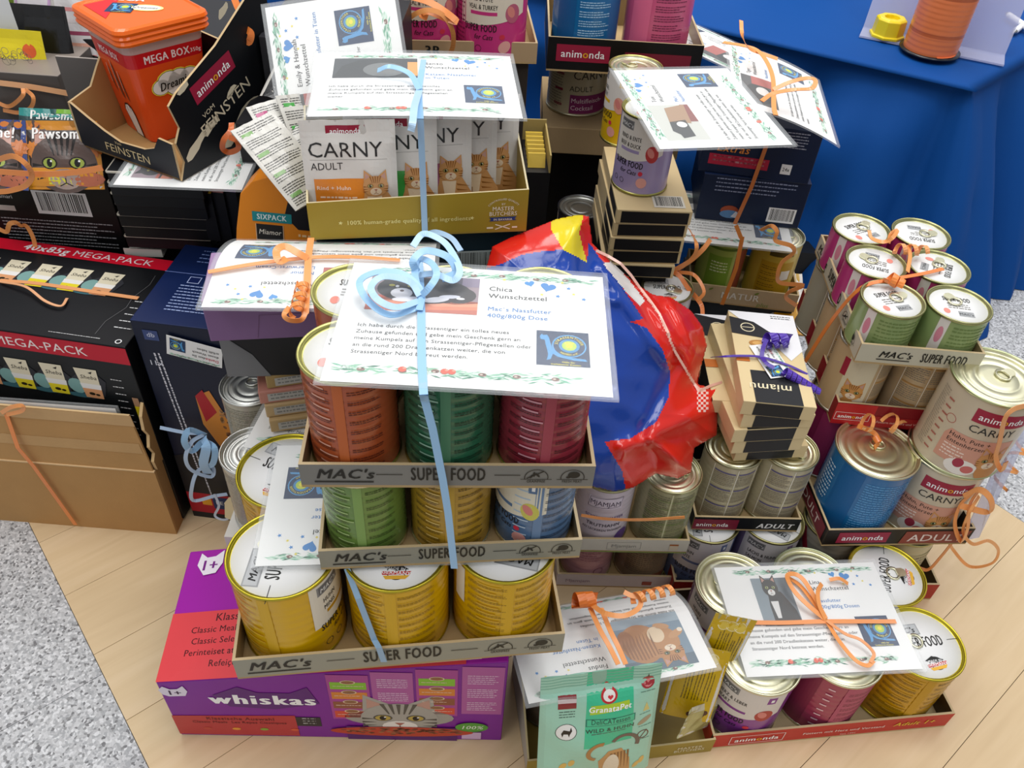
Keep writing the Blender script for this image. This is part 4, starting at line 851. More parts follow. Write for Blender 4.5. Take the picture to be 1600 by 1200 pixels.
# pouch packs printed on the carton's right half
for i, (x0, x1) in enumerate(((.485, .605), (.612, .732), (.74, .86), (.872, .992))):
    x0 *= W; x1 *= W; y0 = .05+.015*i*.4; y1 = fz(x0)-.003
    fr.rect(x0, y0, x1, y1, '#b0499a' if i % 2 == 0 else '#b65fa4', 2)
    if i % 2 == 0:
        for j, c in enumerate(('#e0533a', '#9a5a40', '#e08a3a', '#8dc63a')):
            yy = y0+.004+j*.022
            if yy+.018 < y1+.004: fr.rect(x0+.003, yy, x1-.003, min(yy+.0155, y1), c, 3); fr.ell((x0+x1)/2, yy+.0155, .0085, .0045, '#e8d0b0', 4, 14); fr.ell((x0+x1)/2, yy+.0155, .007, .0035, '#9a6a48', 5, 14); fr.greek(x0+.006, yy+.003, x1-.006, yy+.008, .004, '#f6dcc8', .0011, 1, 5)
    else:
        for j in range(4):
            yy = y0+.008+j*.03
            if yy+.02 < y1: fr.greek(x0+.006, yy, x1-.006, yy+.02, .0042, '#efd8ec', .0013, 1, 4)
fr.ell(W*.685, .056, .062, .022, '#a9a59e', 3, 24); b = fr.sub(W*.685, .052, 0, 1, .9, 1); catface(b, 0, .002, .085, '#b0aca4', '#5a5650', '#f0ece6', '#c0a850', 3)
fr.rect(W*.52, 0, W*.86, .033, '#5a1670', 11.5); fr.ell(W*.69, .022, .083, .012, '#c8442c', 13, 28); 
for i in range(90): an = random.uniform(0, 6.3); r_ = random.random()**.5; fr.ell(W*.69+.074*r_*math.cos(an), .0235+.0085*r_*math.sin(an), .0035, .0018, random.choice(['#9c5a3c', '#7a3c28', '#b4704a', '#8c4c34']), 14, 7)
fr.ell(W*.905, .036, .019, .0115, '#5aa43c', 13, 24); fr.text('100%', W*.905, .032, .0085, '#eef4e6', 'c', 1, 1, .2, 14); fr.rect(W*.875, .006, W*.935, .023, '#d9b8dc', 12)
tp = Art(); tp.rect(0, 0, W*.35+.2, .075, '#e2464c', 1)
for i, t in enumerate(('Klassische Auswahl', 'Classic Meals  Les Repas Classiques', 'Classic Selectie  Klassinen', 'Perinteiset ateriat  Comidas', 'Refeições clássicas')): tp.text(t, (.055, .03, .033, .028, .058)[i]-.004, .063-i*.0125, (.009 if i == 0 else .0072), '#4a1016', bold=.8)
tp.text('whiskas', .062, .098, .026, '#ffffff', bold=3, sx=1.05, l=3)
tp.poly([(.014,.132),(.016,.147),(.024,.141),(.034,.142),(.043,.149),(.044,.133),(.038,.121),(.024,.119)], '#f4ecf6', 2); tp.text('1+', .029, .125, .013, '#7a1a86', 'c', 2, l=3)
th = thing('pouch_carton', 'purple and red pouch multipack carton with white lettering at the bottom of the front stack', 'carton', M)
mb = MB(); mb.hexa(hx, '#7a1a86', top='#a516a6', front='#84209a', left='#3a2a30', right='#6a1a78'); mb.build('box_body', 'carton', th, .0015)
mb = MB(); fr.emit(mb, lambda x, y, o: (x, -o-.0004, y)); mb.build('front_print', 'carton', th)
def tz(x, y):
    u, v = x/W, y/D
    # the carton's lid bulges: two triangles (0,1,2),(0,2,3) of the quad
    z0, z1, z2, z3 = .125, .185, .222, .15
    return (z0+(z1-z0)*u+(z2-z1)*v) if u >= v else (z0+(z2-z3)*u+(z3-z0)*v)
def tmax(x, y): return max(tz(x, y), (.125*(1-x/W)+.185*x/W)*(1-y/D)+(.15*(1-x/W)+.222*x/W)*y/D)
mb = MB(); tp.emit(mb, lambda x, y, o: (x, y, tmax(x, y)+o+.0012), (.012, .012)); mb.build('top_print', 'carton', th)
CR = '#a9a289'
def macs_tray_art(w_, h, big=True, sidea=False):
    a = Art(); macs(a, .012, h*.42, h*.42); superfood(a, w_*.5, h*.36, h*.48); grainfree(a, w_*.8, h*.5, h*.36, 0); grainfree(a, w_*.925, h*.5, h*.36, 1); return a
def macs_side(d, h):
    a = Art(); macs(a, .01, h*.4, h*.42); superfood(a, d*.45, h*.36, h*.48, lines=False); grainfree(a, d*.72, h*.5, h*.34, 0); grainfree(a, d*.88, h*.5, h*.34, 1); return a
Z1, Z2, Z3 = .228, .3535, .4645
M1, W1 = frame((372, 1061), (878, 1018), Z1)
tray('long grey super food cardboard tray holding the big yellow tins', M1, W1, .205, .034, '#9f9c8c', '#a08a66', {'front': macs_tray_art(W1, .034)}, name='cardboard_tray')
def loc(M, x, y, z=0): p_ = M @ Vector((x, y, z)); return p_.x, p_.y, p_.z
Rb = .0498
yb = dict(lid='white', rim=YGOLD, beads=True)
x, y, z = loc(M1, .052, .054, .0032); can('big yellow tin at the front left, white lid half under a card', x, y, z, Rb, .119, '#dcac06', lambda a, R, h: (lab_back(None, '#927016', '#e0b428', '#dcae20', ((-.07, -.045), (-.04, -.012)))(a, R, h), lab_front('#c8960f', 'HUHN', 'MINIS', '#e9e2d2', '#d8c060', .068)(a.sub(0, 0), R, h)), -.15, lidart=lid_macs, lidrot=PI/2, **yb, tab=2.7)
x, y, z = loc(M1, .155, .053, .0032); can('big yellow tin in the middle of the front row of the lowest tray', x, y, z, Rb, .119, '#dcac06', lab_back(None, '#927016', '#e0b428', '#dcae20', ((-.04, -.003), (.006, .034))), 0, lidart=lid_macs, lidrot=.0, **yb, tab=2)
x, y, z = loc(M1, .257, .053, .0032); can('big yellow tin at the right end of the front row of the lowest tray', x, y, z, Rb, .119, '#dcac06', lambda a, R, h: (lab_back(None, '#927016', '#e0b428', '#dcae20', ((-.03, .0), (.006, .034)))(a, R, h), a.rect(-.06, h*.5, -.045, h*.95, '#e9e2d2', 2)), .1, lidart=lid_macs, lidrot=PI/2+1.4, **yb, tab=2)
for i, l in enumerate(('big yellow tin behind the front left one, white lid showing SUPER FOOD beside the card', 'big yellow tin in the middle of the hidden back row', 'big yellow tin at the right of the hidden back row')):
    x, y, z = loc(M1, .05+i*.103, .1535, .0032)
    can(l, x, y, z, Rb, .119, '#dcac06', lab_back(None, '#927016', '#e0b428', '#dcae20'), -.3, lidart=lid_macs, lidrot=-.35, **yb, tab=-1)
# second and third tray
M2, W2 = frame((502, 890), (905, 871), Z2)
tray('middle grey cardboard tray with green, gold and blue tins', M2, W2, .156, .027, '#969384', '#a08a66', {'front': macs_tray_art(W2, .027)})
M3, W3 = frame((472, 761), (925, 763), Z3)
tray('top grey cardboard tray with orange, green and red tins', M3, W3, .156, .027, '#82807a', '#8a7454', {'front': macs_tray_art(W3, .027)})
R4 = .0372
cs2 = [('#6f9044', '#38481c', '#a9c47c', '#86a85a', 'light green'), ('#b8902c', '#5a4410', '#dfc06a', '#c9a240', 'mustard gold'), ('#5a7aa0', '#2a3a52', '#b8ccdf', '#6f8cb0', 'steel blue')]
for i in range(3):
    c = cs2[i]
    for j in range(2):
        x, y, z = loc(M2, .040+i*.0765, .041+j*.076, .0032)
        ar = lab_back(None, c[1], c[2], c[3], ((-.034, -.008), (.008, .034)) if i != 2 else ((.006, .04),))
        if i == 2: ar = (lambda a, R, h, f0=ar: (f0(a, R, h), lab_front('#5a7aa0', 'HUHN', 'ENTE', '#e9e2cc', '#d8d060', -.028)(a, R, h)))
        can('%s tin in the %s row of the middle tray' % (c[4], ('front', 'back')[j]), x, y, z, R4, .104, c[0], ar if j == 0 else None, .05, lid='white' if i else 'plain', lidart=lid_small if i else None)
cs3 = [('#b0532c', '#5a1f12', '#dba088', '#c4642e', 'rust orange'), ('#2f6a4c', '#12301f', '#8fb8a0', '#4a8260', 'dark green'), ('#96303f', '#46101c', '#d898a4', '#a84453', 'wine red')]
for i in range(3):
    c = cs3[i]
    for j in range(2):
        x, y, z = loc(M3, .040+i*.0765, .041+j*.076, .0032)
        can('%s tin in the %s row of the top tray, under the big card' % (c[4], ('front', 'back')[j]), x, y, z, R4, .107, c[0], lab_back(None, c[1], c[2], c[3]) if j == 0 else None, (-.06, .0, .06)[i], lid='white', rim='#c8c47a', tab=None, lidart=lid_small)
ZC = Z3+.1105
card('big central laminated wish card lying on the top tray, tied with blue ribbon', (489, 601, ZC+.005), (961, 628, ZC+.005), (530, 406, ZC+.005), 'Chica', ['Mac`s Nassfutter', '400g/800g Dose'], bend=lambda u, v: .0007*math.sin(PI*u))
card('laminated card lying upside down on the front left yellow tin, under the middle tray', (560, 690, .3518), (428, 692, .3518), (550, 890, .3518), 'Rommel', ['Mac`s Nassfutter', '400g/800g Dose'], anchor='BR')
# card sliver under lowest tray
mb = MB(); q = at(607, 1040, .2265); q2 = at(753, 1028, .2265)
M, W = frame((607, 1041), (753, 1029), .2262); mb.box(0, W, 0, .1, 0, .0006, '#f4f4f2'); o = mb.build('paper_card', 'paper'); o.matrix_world = M; tag(o, 'white card edge sticking out under the lowest tray', 'card')
a = Art(); garland(a, .05, W, .006, .008); mb = MB(); a.emit(mb, lambda x, y, o_: (x, y, .0008+o_)); mb.build('garland_print', 'print', o)
# silver tins left
for px, py, l in ((392, 600, 'farther'), (396, 703, 'nearer')):
    p_ = at(px, py, .297); can('grey beige tin with a bare silver lid, the %s of two left of the stack' % l, p_.x, p_.y, .19, R4, .107, '#bdb8a4', lambda a, R, h: a.greek(-.03, h*.1, .03, h*.9, h*.03, '#8d8878'), 0, 'silver', SILV, tab=1.6)
    mb = MB(); mb.box(-.04, .04, -.04, .04, 0, .189, '#d4d0c8'); o = mb.build('white_carton', 'carton'); o.location = (p_.x, p_.y, 0); tag(o, 'pale carton standing under the %s silver lidded tin' % l, 'carton')
p_ = at(392, 600, .297)
card('small white card between the silver lids and the cosmetic size cartons', (372, 702, .299), (452, 715, .299), (362, 583, .301), 'Wunsch', ['Nassfutter'])
# small flat packs
zc = .3035
for i, (c, xl, yl, xr) in enumerate((('#c6a878', 424, 680, 500), ('#cdb083', 417, 657, 495), ('#cf8f80', 407, 636, 490), ('#b39663', 418, 612, 492))):
    q0 = at(xl, yl-4, zc); q1 = at(xr, yl-15, zc); X = q1-q0; an = math.atan2(X.y, X.x)
    M = place(q0.x, q0.y, zc, an); wd = .105
    a = Art(); a.rect(.009, .003, wd, .014, '#c0bdb8', 1); a.greek(.012, .004, wd, .013, .005, '#8a8a88')
    carton('snack_pack', ['lowest cream', 'second from bottom cream', 'salmon pink', 'topmost tan'][i]+' flat snack pack left of the rust orange tin', 'carton', M, wd, .1, .018, c, {'front': a}, 'flat snack packs left of the tins', cols={'front': c})
    zc += .0188
M = place(*[*at(352, 582, zc)][:2], zc, .12); q = at(356, 588, zc)
M = place(q.x, q.y, zc, .13)
a = Art(); a.poly([(.0,.0),(.045,.0),(.03,.03),(.005,.055),(0,.055)], '#77787a', 1); a.poly([(.1,.0),(.13,.0),(.13,.05),(.115,.035)], '#a0446c', 1)
carton('food_carton', 'black carton with a grey curve and a magenta corner under the lilac carton', 'carton', M, .125, .09, .452-zc, '#14161a', {'front': a})
M, W = frame((329, 534), (475, 527), .4535)
a = Art(); a.pl([(.045,.003), (.05,.03), (.1,.03)], .0005, '#6c4a70', 1)
carton('food_carton', 'lilac purple carton directly under the upside down card with orange ribbon', 'carton', M, .15, .08, .049, '#82608c', {'front': a}, cols={'top': '#9a7aa2'})
card('laminated wish card upside down on the lilac carton, tied with an orange ribbon', (668, 378, .515), (330, 372, .515), (684, 489, .5125), 'Mila', ['Miamor', 'Leberwurst-Cream'], 'short', 'other', bend=lambda u, v: -.085*max(0, .55-v)**1.7, anchor='TL')
# orange sixpack behind it
M = place(-.345, .797, .364, -.04)
th = thing('sixpack_carton', 'orange and black sixpack sleeve with a rounded top behind the lilac carton and its card', 'carton', M)
out = [(0,0),(.17,0),(.17,.135),(.1,.14),(.075,.138),(.055,.142),(.035,.135),(.02,.12),(.012,.08),(.006,.03)]
mb = MB(); n = len(out); tl = .25
A = [(x, z*tl, z) for x, z in out]+[(x, z*tl+.04, z) for x, z in out]
mb.add(A, [tuple(range(n)), tuple(range(2*n-1, n-1, -1))]+[(i, n+i, n+(i+1) % n, (i+1) % n) for i in range(n)], '#e88a1e'); mb.build('sleeve', 'carton', th, .0008)
a = Art(); a.poly([(.085,.085),(.17,.085),(.17,.115),(.1,.119),(.075,.117),(.07,.1)], '#17161a', 1); a.rect(.035, .03, .068, .088, '#d8b088', 2); a.rect(.036, .07, .067, .088, '#1d1c1c', 3); a.text('Miamor', .0515, .0765, .006, '#e8e0d0', 'c', .5, 1, .2, 4); a.rect(.036, .04, .067, .062, '#e8963c', 3); a.ell(.052, .032, .012, .006, '#e8c8b0', 3)
a.rect(.032, .091, .078, .102, '#1f8b8f', 3); a.text('SIXPACK', .055, .0935, .0065, '#e8f4f2', 'c', 2, .9, l=4); a.text('Miamor', .1, .098, .013, '#e4ddcc', bold=0, sh=.25, l=3); a.greek(.085, .045, .15, .08, .009, '#f8d098', .003)
mb = MB(); a.emit(mb, lambda x, y, o: (x, y*tl-o-.0004, y)); mb.build('front_print', 'carton', th)
# ================================================================== CARNY pouch tray
MG, WG = frame((486, 375), (822, 361), .5)
th = thing('display_tray', 'olive gold display tray with five white cat food pouches under a card', 'tray', MG); W = WG; D = .12; t = .002
mb = MB(); mb.box(0, W, 0, D, 0, t, '#9a8238'); mb.build('bottom_panel', 'carton', th)
mb = MB(); mb.hexa([(0,0,t),(W,0,t),(W,t,t),(0,t,t),(0,0,.043),(W,0,.05),(W,t,.05),(0,t,.043)], '#a38a2c', top='#d6c8a0'); f_ = mb.build('front_panel', 'carton', th)
for x in (0, W-t):
    mb = MB(); hh = .043 if x == 0 else .05; mb.hexa([(x,t,t),(x+t,t,t),(x+t,D,t),(x,D,t),(x,t,hh),(x+t,t,hh),(x+t,D,.09),(x,D,.09)], '#a89040', top='#d6c8a0'); mb.build('side_panel', 'carton', th)
mb = MB(); mb.box(t, W-t, D-t, D, t, .09, '#a89040'); mb.build('back_panel', 'carton', th)
a = Art(); a.text('100% human-grade quality of all ingredients', W*.45, .0165, .0052, '#e6d98c', 'c', 1.5, .92); a.star(W*.14, .019, .0025, '#e6d98c'); a.star(W*.74, .019, .0025, '#e6d98c')
c = '#efe8cf'; a.ctext('CONTROLLED QUALITY', W*.885, .02, .019, .0022, c, PI/2, 1); a.text('BY', W*.885, .033, .0025, c, 'c', 1); a.text('MASTER', W*.885, .0265, .005, c, 'c', 1, .9); a.text('BUTCHERS', W*.885, .0205, .005, c, 'c', 1, .85)
a.poly([(W*.82,.014),(W*.95,.0145),(W*.94,.0165),(W*.95,.019),(W*.82,.0185),(W*.83,.016)], '#1d3d7c', 2); a.text('IN BAVARIA', W*.885, .0148, .0026, c, 'c', 1, 1, 0, 4)
a.line(W*.85, .004, W*.92, .01, .0012, c, 2); a.line(W*.85, .01, W*.92, .004, .0012, c, 2); a.rect(W*.81, .005, W*.84, .007, c); a.rect(W*.93, .005, W*.955, .007, c)
mb = MB(); a.emit(mb, lambda x, y, o: (x, -o-.0003, y)); mb.build('gold_panel_lettering', 'print', f_)
def carny_pouch(acc):
    def d(a, W, H_):
        a.rect(0, 0, W, H_, '#dcd8d2', 0); a.rect(0, 0, W, .006, '#c8c4be', 1)
        a.rect(W*.27, H_*.86, W*.68, H_*.955, '#961c38', 2); a.text('animonda', W*.475, H_*.885, .0055, '#ffffff', 'c', 1, .95, l=3)
        a.text('CARNY', W*.06, H_*.69, .0155, '#2a2a2a', bold=0, sx=1.02, l=3); a.text('ADULT', W*.08, H_*.58, .0075, '#3a3a3a', sx=.95, l=3); a.rect(W*.08, H_*.665, W*.9, H_*.668, '#9a9690', 2)
        a.poly([(W*.1,H_*.08),(W*.64,H_*.08),(W*.64,H_*.5),(W*.1,H_*.5)], acc, 2); a.text('Rind + Huhn', W*.12, H_*.4, .0045, '#fbe8d4', bold=1, l=4); a.greek(W*.15, H_*.12, W*.55, H_*.34, .008, '#f8dcc0', .002, .9, 4)
        sitcat(a, W*.76, H_*.06, .058, '#d09a62', '#96602e', '#efd8b8', 5)
    return d
ex = [487, 622, 682, 735, 775, 812]
for i in range(5):
    yy = .012+.013*i; xr = (at(ex[i+1], 250, .55)-at(ex[0], 250, .55)).x+.001*i; w_ = .0915
    xr = .0915+.0335*(0, 1.25, 2.35, 3.2, 3.95)[i]
    O = MG @ Vector((xr-w_, yy, .003)); B = MG @ Vector((xr, yy-.002, .003)); T = MG @ Vector((xr-w_-.001, yy+.012, .119))
    pouch('white cat food pouch in the gold tray, %s' % ['leftmost, with an orange panel', 'second from left, with a green edge', 'third from left', 'fourth from left', 'rightmost'][i], O, B, T, carny_pouch(['#e2882c', '#3fae4c', '#b06a8a', '#a8946c', '#8a8a8a'][i]), '#c6c2bc', .004, group='white cat food pouches in the gold tray')
for i, (b0, t0, c1) in enumerate((((462, 330), (360, 205), '#7aa860'), ((470, 312), (384, 168), '#b8487c'), ((482, 292), (430, 150), '#4aa84c'))):
    b_ = at(*b0, .505); t_ = at(*t0, .565+.008*i); Y = (t_-b_); X = Vector((.3, .85, .3)).normalized(); X = (X-Y*(X.dot(Y)/Y.length_squared)).normalized()
    def d(a, W, H_, c1=c1):
        a.rect(0, 0, W, H_, '#cfcdc6', 0)
        for q in range(7): a.greek(.004, H_*(.02+q*.14), W-.004, H_*(.12+q*.14), .0028, '#4a4a48', .0011, 1, 2)
        for q in range(4): a.rect(W*.1, H_*(.12+q*.25), W*.35, H_*(.16+q*.25), c1, 3)
    pouch('grey printed pouch fanned out left of the gold tray, %s' % ['leftmost', 'middle one with pink marks', 'rightmost'][i], b_, b_+X*.055, b_+Y, d, '#bdbab2', .003, group='pouches fanned out left of the gold tray')
pouch('blank silver white pouch edge standing behind the card for the gold tray', at(478, 180, .585), at(510, 182, .585), at(470, 130, .60), lambda a, W, H_: (a.rect(0, 0, W, H_, '#eeeae2', 0), a.rect(W*.2, H_*.2, W*.35, H_*.9, '#e0c060', 1)), '#d0cdc6', .003)
card('laminated wish card on the gold pouch tray, tied with blue ribbon', (473, 186, .62), (822, 189, .62), (505, 98, .623), 'Sanso', ['Katzen-Nassfutter', 'in Tüten'], 'short', 'sansa', bend=lambda u, v: .002*math.sin(PI*u))
mb = MB(); q = MG @ Vector((0, 0, 0))
M = Matrix(MG); M[2][3] = 0
a = Art(); a.sub(W*.62, .44).barcode(0, 0, .05, .03, '#b8c4c4'); a.greek(.03, .4, .1, .48, .008, '#3f6a72', .002)
carton('food_carton', 'dark teal carton under the olive gold pouch tray', 'carton', M @ Matrix.Translation((.004, .012, 0)), WG-.01, .22, .499, '#122a36', {'front': a})
# upright card
BLp = atD(664, 273, .935); BRp = atD(623, 0, .935); TLp = atD(459, 273, .935)
card('tall laminated card standing on its side at the top, text running upwards', (BLp,), (BRp,), (TLp,), 'Emily & Hannah', ['Katzen-Nassfutter in Tüten'], 'std', 'other')
mb = MB(); mb.box(-.33, -.17, .99, 1.15, 0, .6, '#2a2a2e'); tag(mb.build('cardboard_box', 'carton', None, .001), 'dark carton behind the sideways standing card', 'carton')
q = at(455, 170, .5)
mb = MB(); mb.box(-.345, -.24, .905, .99, 0, .53, '#1c1c20'); tag(mb.build('cardboard_box', 'carton', None, .001), 'black carton standing behind the orange sixpack sleeve', 'carton')
pouch('glossy black pouch leaning left of the upright card at the top', atD(405, 150, .97), atD(440, 160, .97), atD(330, -10, 1.02), lambda a, W, H_: (a.rect(0, 0, W, H_, '#17171b', 0), a.poly([(0,H_*.5),(W,H_*.6),(W,H_*.7),(0,H_*.55)], '#5a5a62', 1)), '#222226', .006)
# pink tins at the top
MP, WP = frame((640, 96), (838, 100), .505)
tray('kraft coloured tray with two pink tins at the top of the photo', MP, WP, .2, .03, '#b89c78', '#a48860', {'front': (lambda a: (a.text('3R', WP*.12, .01, .014, '#1c1c1c', bold=2), a)[1])(Art())})
for px, l, rt in ((660, 'pink tin for cats at the top centre, left one, behind the orange ribbon loop', .35), (766, 'pink tin for cats at the top centre, right one, with a meat picture', .1)):
    p_ = at(px, 60, .53)
    can(l, p_.x, MP[1][3]+.058, .5085, .052, .119, '#d03a80', lambda a, R, h: (a.rect(-.075, h*.02, -.043, h*.98, '#b82c6c', 1), a.greek(-.07, h*.1, -.045, h*.9, h*.05, '#7a1a44'), lab_front('#d03a80', 'KALB & PUTE', 'VEAL & TURKEY', '#e8dcc8', '#c0607a', .0)(a, R, h)), rt, beads=False)
M = Matrix(MP); M[2][3] = 0
carton('cardboard_box', 'brown box under the kraft tray with the pink tins', 'carton', M @ Matrix.Translation((.01, .01, 0)), WP-.02, .19, .504, '#3c3530')
# black animonda tray
MB_, WB = frame((853, 110), (1090, 124), .485)
a = Art(); animonda(a, .02, .022, .0115); a.rect(WB*.5, .016, WB*.93, .034, '#7a1830', 1)
tray('black tray with a red logo plate, a blue and a pink tin, top centre right', MB_, WB, .2, .05, '#121214', '#8a7650', {'front': a})
for i, (c, d_, e) in enumerate((('#1c6aa4', '#0c3a66', '#6aa8d4'), ('#cf5a82', '#9a3458', '#f0b8cc'))):
    x, y, z = loc(MB_, .055+i*.108, .056, .0033)
    can(['blue tin with white small print in the black tray at the top', 'rose pink tin with small print in the black tray at the top'][i], x, y, z, .0505, .119, c, lambda a, R, h, i=i: (a.rect(-.05, h*.02, -.018, h*.98, ['#0f5a94', '#e06a90'][i], 1), [a.greek(-.012, h*(.06+q*.11), .036, h*(.14+q*.11), h*.028, ['#a8d0ec', '#7a2a4c'][i], fill=.9) for q in range(8)]), 0, beads=False)
MC, WC = frame((848, 190), (965, 196), .375)
tin_c = lambda a, R, h: (a.greek(-.075, h*.1, -.035, h*.9, h*.045, '#8d8470'), [a.rect(-.05, h*(.15+.25*q), -.034, h*(.19+.25*q), '#8c1c3c', 2) for q in range(3)], a.text('CARNY', -.018, h*.62, h*.14, '#3a3530', l=3), a.text('ADULT', -.022, h*.42, h*.09, '#3a3530', l=3), a.rect(-.02, h*.05, .06, h*.36, '#8c2a6c', 2), a.text('Multifleisch-', -.018, h*.23, h*.08, '#f0d8e8', bold=1, l=4), a.text('Cocktail', -.018, h*.11, h*.08, '#f0d8e8', bold=1, l=4), a.rect(.005, h*.82, .04, h*.95, '#961c38', 3))
x, y, z = loc(MC, .056, .06, .0)
can('cream adult food tin under the black tray at the top', x, y, .381, .05, .1, '#c9bfa2', tin_c, .15)
can('cream tin hidden behind the yellow tin under the black tray at the top', x+.115, y+.01, .381, .05, .1, '#c9bfa2', None, .15)
M, W = frame((845, 238), (968, 245), .335)
carton('cardboard_tray', 'plain kraft carton tray below the cream adult food tin', 'tray', M, .225, .2, .045, '#a58c68', mat='kraft')
M2_ = Matrix(M); M2_[2][3] = 0
carton('cardboard_box', 'black carton at the bottom of the pile below the kraft tray', 'carton', M2_ @ Matrix.Translation((.02, .03, 0)), .19, .17, .334, '#0c0c0f')
# gold lined carton
M, W = frame((822, 266), (860, 267), .448)
M[2][3] = 0; M = M @ Matrix.Translation((-.0, .0, 0))
th = thing('food_carton', 'narrow open black carton lined with gold sachets right of the olive gold tray', 'carton', M); w_ = W
mb = MB(); mb.box(0, w_, 0, .095, 0, .445, '#101014'); mb.build('box_body', 'carton', th)
mb = MB(); mb.box(0, w_, .093, .095, .445, .475, '#a8935a'); mb.box(w_-.002, w_, 0, .093, .445, .47, '#a8935a', left='#bfa868'); mb.build('open_flap', 'carton', th)
for i in range(6):
    mb = MB(); mb.hexa([(.003, .012+i*.012, .4455), (w_-.006, .012+i*.012, .4455), (w_-.006, .016+i*.012, .4455), (.003, .016+i*.012, .4455), (.003, .02+i*.012, .462), (w_-.006, .02+i*.012, .462), (w_-.006, .023+i*.012, .462), (.003, .023+i*.012, .462)], '#c9a93c'); mb.build('gold_sachet', 'foil', th)
# ================================================================== RIGHT, UPPER
def cream_pack(label, M, w_, d, h, group, logo_=True, side_black=True):
    th = thing('snack_pack', label, 'carton', M, group)
    mb = MB(); mb.box(0, w_, 0, d, 0, h, '#d9c294'); mb.build('box_body', 'carton', th, .0007)
    a = Art(); a.rect(w_*.14, h*.1, w_*.87, h*.94, '#15161a', 1); mb = MB(); a.emit(mb, lambda x, y, o: (x, -o-.0003, y)); mb.build('black_end', 'carton', th)
    return th
for i in range(5):
    z = .4-.0212*i; dx = [0, -.001, -.003, -.002, -.008][i]
    M, W = frame((965, 327), (1083, 331), .421); M[2][3] = z; M = M @ Matrix.Translation((dx, .002*(i % 2), 0)) @ Matrix.Rotation([.0, .015, -.01, .01, -.02][i], 4, 'Z')
    th = thing('snack_pack', '%s of five cream and black packs under two cat tins' % ['topmost', 'second from the top', 'middle', 'second from the bottom', 'lowest'][i], 'carton', M, 'cream and black snack packs under the cat tins')
    mb = MB(); mb.box(0, W, 0, .175, 0, .0205, '#d8c193'); mb.build('box_body', 'carton', th, .0007)
    mb = MB(); a = Art(); a.rect(.006, .0015, W-.004, .0185, '#15151a', 1); a.emit(mb, lambda x, y, o: (x, -o-.0003, y)); a = Art(); a.rect(.1, .002, .165, .018, '#15151a', 1); a.emit(mb, lambda x, y, o: (-o-.0003, .175-x, y)); mb.build('black_panel', 'carton', th)
    if i == 0:
        a = Art(); a.sub(W-.05, .008, .0).barcode(0, 0, .042, .03, '#ddd8cc'); mb = MB(); a.emit(mb, lambda x, y, o: (x, y, .0209+o)); mb.build('barcode_print', 'carton', th)
M, W = frame((965, 327), (1083, 331), .421); M[2][3] = 0
M = M @ Matrix.Translation((-.004, .015, 0)); carton('cardboard_box', 'dark carton holding up the pile of cream and black snack packs', 'carton', M, W-.008, .15, .3135, '#17171b')
pk = at(1021, 168, .529)
can('lavender kitten food tin on the cream and black packs', pk.x-.002, pk.y+.0, .4215, .0385, .108, '#a899c4', lab_front('#a899c4', 'RIND & ENTE', 'BEEF & DUCK', '#e8e2da', '#c03a3c', -.012), -.1, lid='white', lidart=lid_small, tab=.3, rim='#b8b46a', beads=False)
pk = at(1001, 118, .529)
can('yellow poultry tin standing behind the lavender kitten tin', pk.x-.004, pk.y+.035, .4215, .0385, .108, '#e2b81c', lab_front('#e2b81c', 'GEFLÜGEL', 'POULTRY', '#e8e4dc', '#e8a890', -.03), -.3, tab=2.5, rim='#b8b46a', beads=False)
pk = at(908, 322, .30); can('dark tin in the gap left of the cream and black snack packs', pk.x, pk.y, .195, .037, .105, '#3c3a44', None, 0, 'silver', '#77777a', tab=None, beads=False)
mb = MB(); mb.box(-.03, .03, -.03, .03, 0, .194, '#141418'); o = mb.build('cardboard_box', 'carton'); o.location = (pk.x, pk.y, 0); tag(o, 'black carton under the dark tin in the gap', 'carton')
# navy cartons
M, W = frame((1085, 341), (1246, 358), .302)
a = Art(); a.greek(.02, .048, W-.02, .074, .0066, '#8a93b0', .002); a.sub(W-.052, .008).barcode(0, 0, .042, .025); a.ell(.05, .02, .014, .009, '#a04a2c', 2, 14); a.ell(.052, .014, .016, .007, '#5a86b4', 3, 14); a.poly([(.06,.02),(.068,.014),(.064,.008),(.054,.01)], '#d8dce4', 4)
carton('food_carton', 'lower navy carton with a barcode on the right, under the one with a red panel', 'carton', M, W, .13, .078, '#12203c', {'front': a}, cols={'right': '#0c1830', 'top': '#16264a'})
M, W = frame((1090, 266), (1262, 289), .3805)
a = Art(); a.text('Extras', .02, .036, .013, '#e08a3c', bold=1, sh=.2, l=3); a.rect(.012, .014, .1, .031, '#b02440', 2); a.greek(.018, .017, .094, .029, .0065, '#e8b8c0'); a.greek(W-.05, .05, W-.018, .078, .0045, '#a8aec0', .0015)
a.rect(W-.045, .012, W-.03, .028, '#e8e8e8', 2); a.text('24x', W-.0375, .017, .006, '#222222', 'c', 1, .8, l=3)
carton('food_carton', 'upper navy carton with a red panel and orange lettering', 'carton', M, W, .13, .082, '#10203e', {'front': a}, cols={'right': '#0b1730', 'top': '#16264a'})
card('white laminated card sandwiched under the navy cartons, on the two fruit coloured tins', (1065, 378, .3), (1246, 397, .3), (1080, 300, .3), 'Wunsch', ['Nassfutter'], 'std', 'other', anchor='BR')
M, W = frame((1072, 468), (1240, 488), .185)
a = Art(); a.text('NATUR', W*.48, .012, .0125, '#e8e4d8', 'c', 1.5, 1); a.text('plus', W*.7, .003, .008, '#8a9a4c', 'c', 1, 1, .2)
for q in (.2, .62): a.ell(W*q, .027, .004, .0018, '#7a8a3c', 2, 8, rot=.6)
tray('kraft tray with white lettering, a green and a yellow tin', M, W, .1, .033, '#c0ab88', '#9c865e', {'front': a}, mat='kraft')
